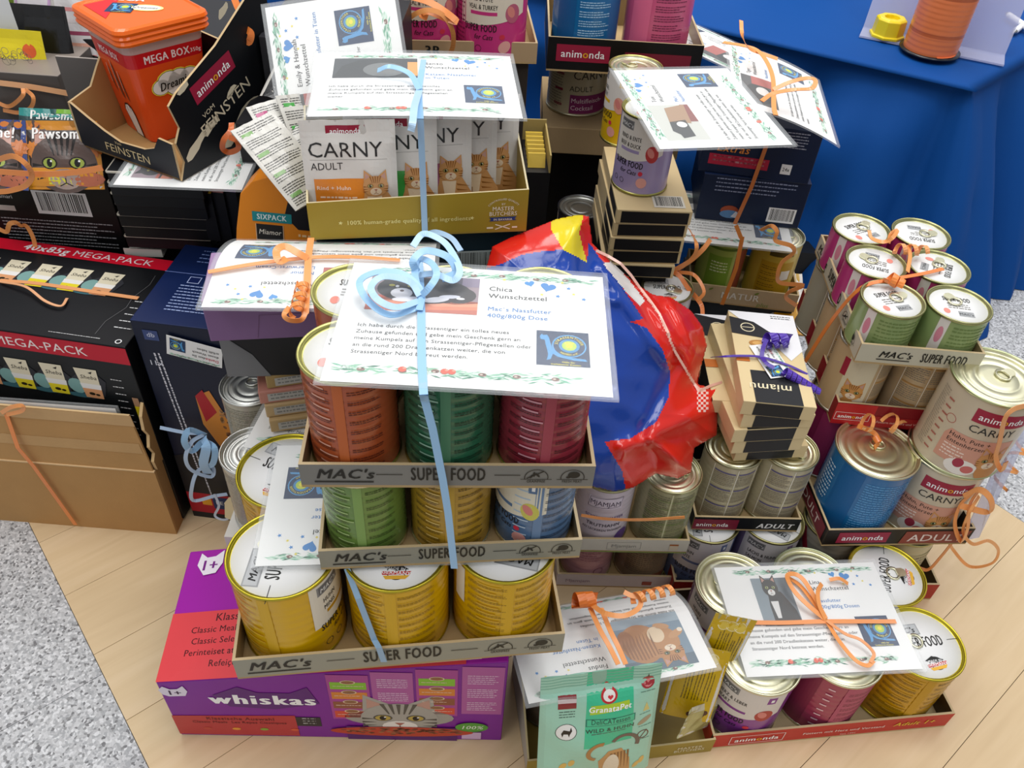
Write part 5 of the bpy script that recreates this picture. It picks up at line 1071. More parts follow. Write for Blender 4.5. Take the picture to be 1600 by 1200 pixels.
gn = lambda a, R, h: (a.rect(-.03, h*.15, .008, h*.72, '#7fa234', 1), a.rect(.014, h*.1, .04, h*.9, '#a3533c', 1), a.greek(-.024, h*.4, .004, h*.62, h*.05, '#dfe8b8'), a.rect(-.04, h*.82, .04, h*.86, '#5f7c24', 2))
yn = lambda a, R, h: (a.rect(-.03, h*.15, .026, h*.72, '#c39a1c', 1), a.rect(.006, h*.42, .022, h*.58, '#ece8dc', 2), [a.greek(-.027, h*(.18+q*.1), .002, h*(.24+q*.1), h*.035, '#8a6a14') for q in range(5)], a.rect(-.02, h*.82, .02, h*.9, '#5a4a10', 2))
for i in range(2):
    x, y, z = loc(M, W*(.27+.47*i), .048, .0033)
    can(['light green tin in the kraft tray under the navy cartons', 'mustard yellow tin in the kraft tray under the navy cartons'][i], x, y, z, W*.222, .108, ['#a8bc5c', '#d4b848'][i], [gn, yn][i], 0, beads=False)
M_ = Matrix(M); M_[2][3] = 0
carton('cardboard_box', 'dark blue grey carton under the kraft tray with the green and yellow tins', 'carton', M_ @ Matrix.Translation((-.0, .006, 0)), W, .12, .184, '#22303c')
pm = at(1043, 447, .3)
can('white tin with an orange ribbon right of the crumpled bag', pm.x, pm.y, .192, .0375, .108, '#dcd6e0', lambda a, R, h: (a.text('SENSITIV', 0, h*.66, h*.06, '#4a4a6a', 'c', 1), a.greek(-.02, h*.2, .02, h*.6, h*.06, '#a8a4b8')), 0, 'white', '#98966c', tab=-.5, lidart=lid_macs, beads=False)
mb = MB(); mb.box(-.045, .045, -.045, .045, 0, .191, '#1e2a34'); o = mb.build('cardboard_box', 'carton'); o.location = (pm.x, pm.y, 0); tag(o, 'dark carton under the white tin right of the bag', 'carton')
card('laminated wish card rotated a quarter turn, nearest of the three at the upper right', (1246, 229, .585), (1142, 108, .582), (1058, 213, .583), 'Toni', ['Macs', 'Nassfutter'], 'std', 'tuxedo')
card('curved laminated wish card with orange bow, right one of the three at the upper right', (1322, 213, .515), (1284, 97, .515), (1190, 200, .535), 'Tiger', ['Nassfutter'], 'short', 'other', bend=lambda u, v: -.03*max(0, .75-v)**2)
card('laminated wish card farthest back of the three at the upper right', (1250, 100, .49), (1150, 55, .50), (1130, 115, .51), 'Luna', ['Nassfutter'], 'short', 'other', bend=lambda u, v: -.03*max(0, .6-v)**2)
M = place(*[*at(1100, 150, .38)][:2], 0)
# crunchy bag and others between
pouch('yellow and white dry food bag with a small tartan mark behind the dark red tray', at(1205, 520, .16), at(1262, 525, .16), at(1215, 425, .2), lambda a, W, H_: (a.rect(0, 0, W, H_*.5, '#e0a41c', 0), a.rect(0, H_*.5, W, H_, '#d8d4cc', 0), a.text('Crunchy', W*.5, H_*.53, .008, '#1c1c1c', 'c', 2, .8), [a.rect(W*(.2+.1*q), H_*.7, W*(.23+.1*q), H_*.92, '#a02430', 2) for q in range(4)], [a.rect(W*.2, H_*(.72+.07*q), W*.55, H_*(.74+.07*q), '#22305c', 3) for q in range(3)]), '#c8a040')
mb = MB(); q = at(1230, 470, .05); mb.box(q.x-.05, q.x+.05, q.y+.03, q.y+.12, 0, .14, '#15181c'); tag(mb.build('cardboard_box', 'carton'), 'black carton behind the yellow and white dry food bag', 'carton')
# snack pile with purple ribbon
def snack(i, l, r, z, label):
    M, W = frame(l, r, z+.0215); M[2][3] = z
    th = thing('snack_pack', label, 'carton', M, 'cream and black snack cartons tied with purple ribbon'); h = .0212; d = .168
    mb = MB(); mb.box(0, W, 0, d, 0, h, '#dcc697', left='#d2bb8c'); mb.build('box_body', 'carton', th, .0007)
    a = Art(); a.rect(W*.17, .0012, W*.82, h-.0012, '#1a1b1f', 1); mb = MB(); a.emit(mb, lambda x, y, o: (x, -o-.0003, y)); mb.build('black_end', 'carton', th)
    a = Art(); a.poly([(W*.17,0),(W*.82,0),(W*.82,.055),(W*.17,.055)], '#1a1b1f', 1)
    if i == 0:
        b = a.sub(W*.72, .028, PI); b.text('miamu', 0, -.004, .013, '#e8dcb8', bold=1, sh=.1, l=3)
        a.poly([(0,d),(W,d),(W,d-.07),(W*.8,d-.09),(W*.55,d-.055),(0,d-.0)], '#e9e9ec', 2); a.poly([(0,d-.012),(.03,d-.02),(.055,d-.045),(.05,d-.052),(0,d-.045)], '#1b1b20', 3); a.ring(.021, d-.032, .009, .0014, '#e8dcb8', 4, 18); a.line(.012, d-.032, .03, d-.032, .001, '#e8dcb8', 4); a.ell(.032, d-.062, .013, .0065, '#b9803c', 3, 14); a.ell(.032, d-.062, .009, .004, '#d8a860', 4, 14); a.rect(.0, d-.098, .016, d-.088, '#c8702c', 3); a.greek(W-.03, d-.01, W-.005, d-.004, .004, '#8a8a90')
    mb = MB(); a.emit(mb, lambda x, y, o: (x, y, h+.0004+o)); mb.build('top_print', 'carton', th)
    return M
snack(4, (1152, 702), (1264, 696), .2355, 'lowest of five cream and black snack cartons standing on two bare lids')
snack(3, (1148, 690), (1258, 684), .2573, 'second from the bottom of five snack cartons tied with purple ribbon')
snack(2, (1148, 672), (1267, 666), .2791, 'middle of five snack cartons tied with purple ribbon')
snack(1, (1162, 648), (1275, 648), .3009, 'second from the top of five snack cartons tied with purple ribbon')
MS = snack(0, (1162, 626), (1277, 637), .3227, 'topmost snack carton with a white slip and purple ribbon')
X = (MS.to_3x3() @ Vector((.30, -.95, 0))).normalized(); Y = Vector((0, 0, 1)).cross(X)
slip('small white thank you slip lying on the topmost snack carton', MS @ Vector((.018, .098, .0228)), X, Y, .06, .03)
for i, (px, z) in enumerate(((1084, .28), (1080, .258))):
    q = at(px, 512, z); th = thing('snack_pack', ['upper', 'lower'][i]+' black and cream snack carton of the second pile beside the red bag', 'carton', place(q.x, q.y-.165, z, .02))
    mb = MB(); mb.box(0, .07, 0, .168, 0, .0212, '#dcc697', left='#17181c'); mb.build('box_body', 'carton', th, .0007)
    a = Art(); a.poly([(0,.168),(.06,.168),(.06,.135),(.02,.12),(0,.125)], '#17181c', 1); a.poly([(0,.168),(.07,.168),(.07,.15),(.03,.16)], '#e6e6ea', 2); a.ring(.028, .143, .009, .0014, '#e8dcb8', 3, 18); a.line(.019, .143, .037, .143, .001, '#e8dcb8', 3); a.rect(.0, .06, .016, .075, '#c8702c', 3)
    mb = MB(); a.emit(mb, lambda x, y, o: (x, y, .0216+o)); mb.build('top_print', 'carton', th)
q = at(1090, 560, .257); mb = MB(); mb.box(.235, .31, .8, .93, 0, .257, '#15181e'); tag(mb.build('cardboard_box', 'carton'), 'dark carton under the second pile of snack cartons', 'carton')
# adult tray with two bare lids
M, W = frame((1080, 827), (1244, 831), .1225)
a = Art(); a.rect(0, .002, W*.42, .022, '#7c1834', 1); b = a.sub(0, 0); b.text('anim', .004, .008, .0075, '#ffffff', bold=1, l=3); q = tw('anim', .0075, 1); b.text('o', .004+q, .008, .0075, '#f2b81c', bold=1, l=3); b.text('nda', .004+q+tw('o', .0075, 1), .008, .0075, '#ffffff', bold=1, l=3); a.text('ADULT', W*.6, .007, .0095, '#f0eeee', bold=2, sx=1.05, sh=.2, l=3)
tray('small black tray with two bare lidded beige tins below the snack cartons', M, W, .1, .026, '#15171c', '#a08658', {'front': a})
for i in range(2):
    p_ = at((1134, 1226)[i], (728, 748)[i], .234)
    x, y, z = loc(M, W*(.29+.51*i), .045, .0033)
    can('beige tin with violet bands and a bare lid, %s one in the small black tray' % ('left', 'right')[i], x, y, z, .0368, .1085, '#b8ae90', lab_carny_back('#5c5684'), .1, 'plain', '#b5b290', tab=-.6)
# floor tray behind (second red tray)
M = place(.238, .655, 0, .07); W = .37
a = Art(); a.text('Adult 1+', W-.03, .012, .012, '#e8b83a', 'r', 1, 1, .2)
tray('red cardboard tray on the floor behind the nearest red one', M, W, .205, .036, '#a8281e', '#4a3a24', {'front': a, 'right': (lambda a: (a.text('Adult', .02, .012, .01, '#e8b83a', bold=1, sh=.2), a)[1])(Art())})
lst = [('white lidded tin with blue label behind the small black tray, left', '#6d7ca6', ('HUHN', 'PUTE', '#6d7ca6')), ('white lidded salmon food tin with a mauve label below the small black tray', '#8e7aa0', ('LACHS & HUHN', 'SALMON', '#b07850')), ('grey tin with a red band on the floor under the big black tray, left', '#a8a294', None), ('pale green beige tin on the floor under the big black tray, right', '#c4bd98', None)]
for i in range(4):
    px = [(1108, 838), (1207, 842), (1308, 850), (1412, 842)][i]; p_ = at(*px, .119)
    x, y, z = loc(M, [.038, .125, .212, .31][i], .046, .0033)
    can(lst[i][0], x, y, z, .0428, .1155, lst[i][1], lab_front(lst[i][1], *lst[i][2][:2], '#e4dfe0', lst[i][2][2], -.008) if lst[i][2] else (lambda a, R, h, i=i: (a.rect(-.05, h*.2, .05, h*.8, ['#8d8a80', '#b8b088'][i-2], 1), a.greek(-.02, h*.3, .04, h*.75, h*.06, '#6f6a5c'), a.poly([(-.07,h*.9),(-.02,h*.2),(-.015,h*.2),(-.06,h*.95)], '#a02438', 3) if i == 2 else None)), .1, 'white' if i < 2 else 'plain', '#bdb87c', lidart=lid_macs if i < 2 else None, lidrot=[PI/2, 2.6][i] if i < 2 else 0, tab=2.5, beads=i > 1)
# nearest red tray
M, W = frame((1105, 1170), (1475, 1135), 0)
a = Art(); animonda(a, .03, .0125, .0095, None, 1.5, True); a.text('Füttern mit Herz und Verstand', .115, .0155, .0056, '#f6e4de', bold=1.2, sx=1.0, sh=.0); a.text('Seit 1991', .165, .006, .004, '#f0c8c0'); a.text('Adult 1+', W-.02, .0155, .0095, '#ecc03a', 'r', 1.5, 1.05, .2)
tray('bright red cardboard tray with six big tins at the front right', M, W, .2, .0345, '#c22a24', '#4a3822', {'front': a}, floor='#c8b48c')
ds = [('purple tin with a bare lid, front left of the red tray', '#8a3f96', lab_front('#8a3f96', 'HERZ & LEBER', 'HEART', '#e2dcd8', '#b8443c', -.012), 'plain', PGOLD, 0),
      ('dark pink tin with a bare lid, front middle of the red tray', '#a8405c', lambda a, R, h: (a.rect(-.075, 0.02*h, -.03, h*.98, '#8c2c4a', 1), a.rect(.0, h*.02, .05, h*.98, '#b85470', 1), [a.rect(-.02, h*(.15+q*.1), -.012, h*(.17+q*.1), '#f0c8d0', 3) for q in range(8)], [a.greek(.005, h*(.1+q*.1), .04, h*(.15+q*.1), h*.03, '#7c2840') for q in range(8)]), 'plain', PGOLD, 0),
      ('yellow tin with a printed white lid, front right of the red tray', '#cf9c10', lab_back(None, '#6a4e0c', '#d8aa30', '#cc9c20'), 'white', YGOLD, .2),
      ('plum tin with a bare lid and raised tab, back left of the red tray', '#7a5a80', lab_front('#7a3a7c', 'HUHN', 'DUCK', '#d8d2d4', '#b86a6c', -.02), 'plain', PGOLD, 0),
      ('tin with a bare greenish lid, back middle of the red tray', '#8a8f80', None, 'plain', '#b8bd98', 0),
      ('yellow tin with a printed white lid, back right of the red tray', '#cf9c10', None, 'white', YGOLD, 1.35)]
for i, (l, c, ar, ld, rm, lr) in enumerate(ds):
    x, y, z = loc(M, W*(.17+.33*(i % 3)), .0505+(i//3)*.0965, .0033)
    can(l, x, y, z, .0485, .117, c, ar, -.05, ld, rm, tab=[2.6, 1.5, 2.9, 2.9, 1, .2][i], lidart=lid_macs if ld == 'white' else None, lidrot=lr, beads=ar is not None and i != 0)
card('laminated wish card with a dark kitten photo on the tins of the nearest red tray', (1163, 1064, .1235), (1433, 1051, .1235), (1126, 897, .1235), 'Lina', ['Nassfutter', '400g/800g Dosen'], 'std', 'kitten')
# big black tray, right
M, W = frame((1283, 853), (1508, 850), .1255)
a = Art(); animonda(a, .022, .012, .0098); a.poly([(W*.52,.004),(W*.97,.004),(W*.985,.0285),(W*.535,.0285)], '#8c3a30', 1); a.text('ADULT', W*.57, .0085, .0145, '#ecdcd6', bold=.6, sx=1.15, l=3)
b = Art(); b.poly([(.1,.004),(.2,.004),(.2,.0285),(.1,.0285)], '#7c2030', 1); b.text('ADULT', .107, .009, .014, '#ecdcd6', bold=.6, sx=1.2, l=3)
tray('large black tray with blue, pink and cream tins at the right', M, W, .208, .033, '#1d1614', '#3c3024', {'front': a, 'left': b})
x, y, z = loc(M, W*.27, .056, .0033)
can('large bright blue tin with an orange bow in the big black tray', x, y, z, .0515, .122, '#1a6ba6', lab_plain('#cfe4f4', '#0f5f9c'), -.1, 'plain', PGOLD, tab=1.3, beads=False)
x, y, z = loc(M, W*.755, .056, .0033)
can('lower of two cream tins stacked at the right, in the big black tray', x, y, z, .0515, .122, '#cdbfa6', lab_carny_front('Huhn, Pute +', 'Entenherzen', -.005), -.15, 'plain', PGOLD, tab=None, beads=False)
can('upper of two cream tins stacked at the right, bare gold green lid', x+.004, y-.002, z+.1225, .0525, .122, '#cdbfa6', lab_carny_front('Huhn, Pute +', 'Entenherzen', .0), -.12, 'plain', '#c2c89c', tab=.5, beads=False)
for i in range(2):
    x2, y2, z2 = loc(M, W*(.27+.485*i), .155, .0033)
    can('magenta pink tin behind the %s in the big black tray' % ['blue tin', 'lower cream tin'][i], x2, y2, z2, .0495, .118, '#a02c68', lambda a, R, h: (a.rect(-.045, h*.05, -.02, h*.95, '#b83a7a', 1), a.greek(-.015, h*.2, .04, h*.9, h*.05, '#701c48')), 0, 'plain', SILV, beads=False, tab=None)
# dark red tray, upper right
M, W = frame((1296, 660), (1452, 674), .2475)
a = Art(); a.rect(0, .0, .05, .0355, '#c01c22', 1); animonda(a, .006, .011, .0062, None, 1.5, True); a.rect(.05, .0, W, .018, '#a81820', 1); a.text('Füttern mit Herz und Verstand', .056, .007, .0038, '#f0c8c0'); 
b = Art(); b.text('1+', .2, .01, .01, '#e8a83a', bold=1)
tray('dark red kitten food tray under the pale tray of short tins', M, W, .24, .036, '#8c1420', '#8c1c1e', {'front': a, 'left': b})
for j in range(3):
    for i in range(2):
        x, y, z = loc(M, W*.5+(i-.5)*.0765, .041+j*.0765, .0033)
        bk = lab_carny_back()
        ar = (lambda a, R, h: (lab_carny_back()(a.sub(.034), R, h), a.rect(-.04, h*.02, -.004, h*.98, '#d8ccb0', 1), catface(a, -.022, h*.42, .026, '#cf9450', '#8a5626', '#f0dcc0', '#8a9050', 3), a.ell(-.024, h*.18, .01, h*.16, '#cf9450', 2), a.rect(-.046, h*.6, -.038, h*.85, '#a01f3c', 2))) if (i == 0 and j == 0) else bk
        if i == 0 and j == 2: ar = lab_carny_back('#6c5a90')
        can('%s tin, %s %s in the dark red kitten food tray' % ('beige' if (i, j) != (0, 2) else 'grey beige violet banded', ['front', 'middle', 'back'][j], ['left', 'right'][i]), x, y, z, .0368, .107, '#c4a983' if (i, j) != (0, 2) else '#aaa592', ar, [.25, -.1][i], 'plain', SILV, tab=None, beads=False)
# white macs tray with six short tins
M, W = frame((1334, 566), (1524, 582), .3585)
a = Art(); macs(a, .024, .0115, .0095); superfood(a, W*.7, .009, .0115, lines=False); 
b = macs_side(.232, .028)
tray('pale super food tray with six short tins at the right', M, W, .232, .0285, '#c3bda8', '#a8906a', {'front': a, 'left': b})
for j in range(3):
    for i in range(2):
        x, y, z = loc(M, W*.5+(i-.5)*.0765, .041+j*.0755, .0033); g = j == 0
        can('short %s tin with a white lid, %s %s of the pale tray' % ('green' if g else 'magenta', ['front', 'middle', 'back'][j], ['left', 'right'][i]), x, y, z, .0372, .064, '#8da268' if g else '#b83a78', lambda a, R, h, g=g: (a.rect(-.036, h*.1, -.024, h*.95, '#e4ddd6', 1), a.ell(-.03, h*.6, .004, h*.18, '#d88a9c', 2), [a.greek(-.018, h*(.1+q*.16), .04, h*(.2+q*.16), h*.07, '#6e8448' if g else '#8a2456') for q in range(5)]), .1*(i*2-1), 'white', '#a9a878', lidart=lid_small, lidrot=[.3, -.1, 2.8, -2, .5, 3][i+2*j], tab=[.6, 2, 2.4, 1.2, 1, .2][i+2*j], beads=False)
# mjamjam
M, W = frame((868, 915), (1052, 920), .0)
a = Art(); a.text('Mjamjam', .012, .011, .007, '#a08a9c'); a.rect(W*.72, .008, W*.8, .016, '#a04a3c', 2)
tray('white tray on the floor with a pink and a brown tin, lower of two', M, W, .155, .028, '#cfc6cc', '#b09a74', {'front': a})
for i in range(2):
    x, y, z = loc(M, W*.5+(i-.5)*.078, .042, .0033)
    can(['pale pink tin in the lower white tray', 'brown flecked tin in the lower white tray'][i], x, y, z, .0372, .108, ['#d3a0a8', '#a58f74'][i], [lambda a, R, h: (a.greek(-.02, h*.4, .02, h*.8, h*.05, '#b87c8c'), a.ring(.016, h*.2, h*.07, .001, '#8c5064'), a.barcode(.01, -.0, .012, h*.12)), lambda a, R, h: (a.greek(-.03, h*.2, .03, h*.9, h*.04, '#7d6a54'), a.rect(-.006, h*.06, .034, h*.18, '#94583c', 2), a.ell(.01, h*.12, .005, h*.04, '#e8dcd0', 3))][i], 0)
M, W = frame((900, 861), (1072, 864), .1135)
a = Art(); a.text('Mjamjam', W*.42, .01, .0065, '#9a9a94', 'c', 0, 1); 
for q in ((W*.27, .006, W*.27, .02), (W*.57, .007, W*.57, .021), (W*.27, .02, W*.57, .021), (W*.27, .006, W*.57, .007)): a.line(*q, .0005, '#9a9a94', 2)
a.rect(W*.83, .006, W*.91, .018, '#d8c8b0', 2); a.rect(W*.83, .015, W*.91, .018, '#b06a3c', 3); a.rect(0, 0, W, .0015, '#8fae5c', 2)
tray('white tray with a lilac and a green tin, upper of two', M, W, .155, .026, '#d2cdc0', '#b09a74', {'front': a})
lil = lambda a, R, h: (a.rect(-.024, h*.68, .02, h*.86, '#e0d6e4', 1), a.pl([(-.024,h*.68),(-.022,h*.84),(.02,h*.88),(.018,h*.72),(-.024,h*.68)], .0006, '#4a3c58', 2), a.text('MJAMJAM', -.002, h*.73, h*.08, '#3c3048', 'c', 0, .8, l=3), a.text('SCHMACKHAFTER', 0, h*.5, h*.05, '#5a3a78', 'c', 1, .8), a.text('TRUTHAHN', 0, h*.36, h*.06, '#4a4050', 'c', 1, .9), a.text('AN LECKEREN MÖHREN', 0, h*.28, h*.04, '#4a4050', 'c', 1, .8), a.ell(.03, h*.12, .012, h*.12, '#6a4c94', 2))
for i in range(2):
    x, y, z = loc(M, W*.5+(i-.5)*.0785, .042, .0033)
    can(['lilac and white tin under the crumpled bag', 'green beige tin with a bare lid under the crumpled bag'][i], x, y, z, .0375, .109, ['#d5cad4', '#a9a680'][i], [lil, lambda a, R, h: (a.rect(-.002, h*.04, .0, h*.95, '#d0d0a8', 2), [a.rect(-.034, h*(.16+q*.13), .034, h*(.168+q*.13), '#7e9c4c', 2) for q in range(6)], a.greek(-.033, h*.1, -.004, h*.9, h*.035, '#7c7a5c'), a.greek(.002, h*.1, .033, h*.9, h*.035, '#7c7a5c'), a.rect(.0, h*.03, .034, h*.12, '#8fb23c', 1))][i], 0, 'plain', '#b8b68c')
# ================================================================== CENTRE BOTTOM, gold tray
MT_, WT = frame((822, 1208), (1110, 1174), 0)
W = WT; D = .125; t = .0022
th = thing('display_tray', 'low olive gold and grey tray at the bottom edge holding pouches and a mint bag', 'tray', MT_)
mb = MB(); mb.box(0, W, 0, D, 0, t, '#a89048'); mb.build('bottom_panel', 'carton', th)
mb = MB(); mb.box(0, W, 0, t, t, .032, '#a08a34', top='#c9b88a'); f_ = mb.build('front_panel', 'carton', th)
mb = MB(); mb.hexa([(0,t,t),(t,t,t),(t,D,t),(0,D,t),(0,t,.03),(t,t,.03),(t,D,.12),(0,D,.12)], '#b5b1a8', top='#c9b88a'); mb.build('side_panel', 'carton', th)
mb = MB(); mb.hexa([(W-t,t,t),(W,t,t),(W,D,t),(W-t,D,t),(W-t,t,.032),(W,t,.032),(W,D,.06),(W-t,D,.06)], '#7c6a2c', left='#8a7434', top='#c9b88a'); mb.build('side_panel', 'carton', th)
mb = MB(); mb.box(0, W, D-t, D, t, .07, '#8a7434'); mb.build('back_panel', 'carton', th)
a = Art(); a.text('MASTER', W*.87, .016, .006, '#e8e0c0', 'c', 1); a.text('BUTCHERS', W*.87, .009, .006, '#e8e0c0', 'c', 1, .9); mb = MB(); a.emit(mb, lambda x, y, o: (x, -o-.0003, y)); mb.build('panel_lettering', 'print', f_)
x, y, z = loc(MT_, .04, .083, .0026)
can('dark taupe tin behind the mint bag in the low gold tray', x, y, z, .037, .107, '#7c685a', lambda a, R, h: [a.greek(-.03, h*(.1+q*.2), .03, h*(.25+q*.2), h*.05, '#5c4a40') for q in range(4)], 0, 'silver', '#8a8a86', tab=1)
def yp(a, W, H_):
    a.rect(0, 0, W, H_, '#c9a50e', 0)
    for q in range(3): a.ell(W*(.3+q*.2), H_*.86, .007, .008, '#d8bc4a', 2, 14); a.ring(W*(.3+q*.2), H_*.86, .007, .0008, '#efe4b8', 3, 14); a.sub(W*(.3+q*.2)+.003, H_*.3, PI/2).greek(0, -.006, H_*.5, .004, .0035, '#6c5a10', .0011)
    for q in ((.55, .08), (.66, .06), (.78, .1), (.84, .14)): a.ell(W*q[0], H_*q[1], .0035, .0035, '#4a2414', 3, 8)
def P_(x, y, z): return MT_ @ Vector((x, y, z))
pouch('silver and beige food pouch leaning in the middle of the low gold tray', P_(.105, .07, .003), P_(.175, .07, .003), P_(.1, .1, .118), lambda a, W, H_: (a.rect(0, 0, W, H_, '#b9b49c', 0), a.greek(.01, .01, W-.01, H_*.7, .005, '#7a7864'), a.ell(W*.8, H_*.1, .01, .008, '#d8606c', 2)), '#a8a490', .006)
pouch('yellow food pouch with small print, front one beside the mint bag', at(1030, 1112, .06), at(1108, 1128, .055), at(1048, 1000, .15), yp, '#b59a20', .005)
pouch('yellow food pouch with small print, rear one sticking up beside the red tray', at(1075, 1050, .085), at(1136, 1062, .08), at(1092, 952, .19), yp, '#a8a068', .005)
pouch('olive silver pouch standing on edge at the right of the low gold tray', at(1106, 1135, .02), at(1128, 1090, .05), at(1150, 965, .19), lambda a, W, H_: (a.rect(0, 0, W, H_, '#b3ab6c', 0), a.rect(W*.8, 0, W, H_, '#cfcab0', 1)), '#c0b98c', .002)
card('curved laminated wish card with a ginger cat photo, upside down over the low gold tray', (1065, 924, .155), (800, 970, .155), (1128, 1047, .168), 'Findus', ['Katzen-Nassfutter', 'in Tüten'], 'short', 'ginger', bend=lambda u, v: -.16*max(0, .5-v)**1.8, anchor='TL')
def mint(a, W, H_):
    a.rect(0, 0, W, H_, '#a3d6c0', 0); a.poly([(W*.36,H_*.4),(W*.78,H_*.4),(W*.76,H_),(W*.38,H_)], '#3fc596', 1)
    for q in range(4): a.rect(0, H_*(.9+q*.025), W, H_*(.906+q*.025), '#7cb8a2', 2)
    a.ell(W*.56, H_*.81, .009, .009, '#c4282c', 3, 18); a.ell(W*.56, H_*.81, .0065, .0065, '#f6f2ee', 4, 16); a.heart(W*.57, H_*.8, .003, '#d8303c', 0, 5); a.poly([(W*.5,H_*.87),(W*.54,H_*.9),(W*.6,H_*.87)], '#c4282c', 3)
    a.poly([(W*.4,H_*.68),(W*.74,H_*.71),(W*.73,H_*.76),(W*.41,H_*.75)], '#b5d236', 3); a.text('GranataPet', W*.57, H_*.7, .0075, '#ffffff', 'c', 2, .88, .1, 5)
    a.rect(W*.37, H_*.585, W*.79, H_*.645, '#1c7a68', 3); a.rect(W*.38, H_*.59, W*.78, H_*.64, '#3fc596', 4); a.text('DeliCATessen', W*.58, H_*.6, .0072, '#12584c', 'c', 1, .7, 0, 5); a.text('WILD & HUHN', W*.58, H_*.53, .0055, '#2a4a40', 'c', 1.5, 1); a.greek(W*.42, H_*.5, W*.74, H_*.52, .006, '#4a6a60', .0012)
    a.rect(W*.14, H_*.74, W*.29, H_*.86, '#8c2c30', 2); a.rect(W*.14, H_*.785, W*.29, H_*.815, '#d8c8c8', 3); a.greek(W*.15, H_*.66, W*.28, H_*.72, .0035, '#4a6a60', .0012)
    a.ell(W*.21, H_*.55, .0115, .0115, '#efefec', 2, 20); a.ring(W*.21, H_*.55, .0115, .0007, '#2a3a34', 3, 20); a.poly([(W*.17,H_*.54),(W*.19,H_*.57),(W*.24,H_*.56),(W*.25,H_*.59),(W*.26,H_*.56),(W*.24,H_*.53),(W*.235,H_*.51),(W*.225,H_*.535),(W*.19,H_*.535),(W*.18,H_*.51)], '#141414', 4)
    a.ell(W*.89, H_*.86, .0075, .008, '#a83038', 2, 16); a.ell(W*.89, H_*.855, .0045, .005, '#e08888', 3, 12); a.poly([(W*.88,H_*.9),(W*.89,H_*.93),(W*.9,H_*.9)], '#5a3020', 3)
    a.poly([(W*.89,H_*.7),(W*.86,H_*.63),(W*.92,H_*.63)], '#d8c878', 2); a.ell(W*.88, H_*.55, .009, .0035, '#a89878', 2, rot=.5); a.ring(W*.88, H_*.42, .0068, .0012, '#6c3a28', 3); a.line(W*.85, H_*.38, W*.91, H_*.46, .001, '#6c3a28', 4)
    for yy in (.77, .59, .48, .35): a.greek(W*.83, H_*yy, W*.96, H_*(yy+.025), .0035, '#5c8474', .001)
    c = '#c89458'; a.poly([(W*.5,0),(W*.52,H_*.14),(W*.5,H_*.24),(W*.58,H_*.33),(W*.7,H_*.33),(W*.78,H_*.22),(W*.8,H_*.05),(W*.78,0)], c, 3); a.ring(W*.72, H_*.36, .018, .005, '#6c5a50', 4, 20, a0=-.3, a1=2.6); a.ring(W*.5, H_*.34, .015, .005, '#b07c40', 4, 20, a0=1.2, a1=4.4)
    for q in range(6): a.poly([(W*(.6+.03*q),H_*.3),(W*(.62+.03*q),H_*.3),(W*(.62+.03*q),H_*.12)], '#8a5c2c', 4)
    a.ell(W*.62, H_*.17, .009, .02, '#ecdcc4', 5); a.poly([(W*.36,0),(W*.38,H_*.1),(W*.42,H_*.16),(W*.5,H_*.13),(W*.55,0)], '#7c7c7c', 5); a.ell(W*.45, H_*.06, .008, .008, '#e0dcd8', 6)
    for q in ((.2, .22), (.27, .25), (.85, .12), (.9, .15)): a.ell(W*q[0], H_*q[1], .006, .0035, '#e0b860', 3, 10, rot=q[0]*5)
pouch('mint green cat snack bag with two cats at the bottom edge', at(838, 1222, .034), at(1012, 1196, .034), at(848, 1060, .196), mint, '#8cbaa6', .014, name='snack_bag', cat='bag', wob=.0014, base='#a3d6c0')
# ================================================================== CRUMPLED BAG
bo = at(930, 560, .36)
B0 = at(870, 765, .225); 
def PB(px, py, h=0):
    # leaning plane through three picked points
    a_, b_, c_ = Vector(BA), Vector(BB), Vector(BC); nn = (b_-a_).cross(c_-a_).normalized()
    r = Vector(ray(px, py)); o = Vector((0, 0, CH)); nn = nn if nn.z > 0 else -nn; t = (a_+nn*h-o).dot(nn)/r.dot(nn); return o+r*t
BA = at(960, 765, .245); BB = at(1120, 600, .30); BC = at(830, 350, .50)
nB = (Vector(BB)-Vector(BA)).cross(Vector(BC)-Vector(BA)).normalized()
if nB.z < 0: nB = -nB
outl = [(770,385),(800,370),(870,342),(905,335),(920,338),(926,380),(940,395),(990,440),(1020,460),(1050,465),(1080,485),(1098,510),(1105,540),(1095,575),(1090,600),(1110,605),(1127,598),(1122,640),(1120,680),(1085,700),(1080,738),(1060,748),(1025,740),(990,762),(960,768),(925,760),(895,740),(850,700),(790,600),(765,500),(760,420)]
yel_ = [(862,346),(870,342),(905,335),(912,337),(905,365),(917,410),(880,390),(862,360)]
def inpoly(x, y, P):
    c = False; n = len(P)
    for i in range(n):
        x1, y1 = P[i]; x2, y2 = P[(i+1) % n]
        if (y1 > y) != (y2 > y) and x < (x2-x1)*(y-y1)/(y2-y1)+x1: c = not c
    return c
def dist_edge(x, y, P):
    d = 1e9; n = len(P)
    for i in range(n):
        x1, y1 = P[i]; x2, y2 = P[(i+1) % n]; L = (x2-x1)**2+(y2-y1)**2 or 1; t = max(0, min(1, ((x-x1)*(x2-x1)+(y-y1)*(y2-y1))/L)); d = min(d, math.hypot(x-x1-t*(x2-x1), y-y1-t*(y2-y1)))
    return d
redA = [(770,385),(800,372),(862,350),(880,375),(885,390),(850,392),(815,398),(785,412)]
seam = [(933,392),(970,410),(1000,450),(1030,490),(1055,550),(1085,600),(1098,612)]
gussL = [(920,395),(945,402),(975,425),(1000,455),(1020,480),(990,470),(958,430)]
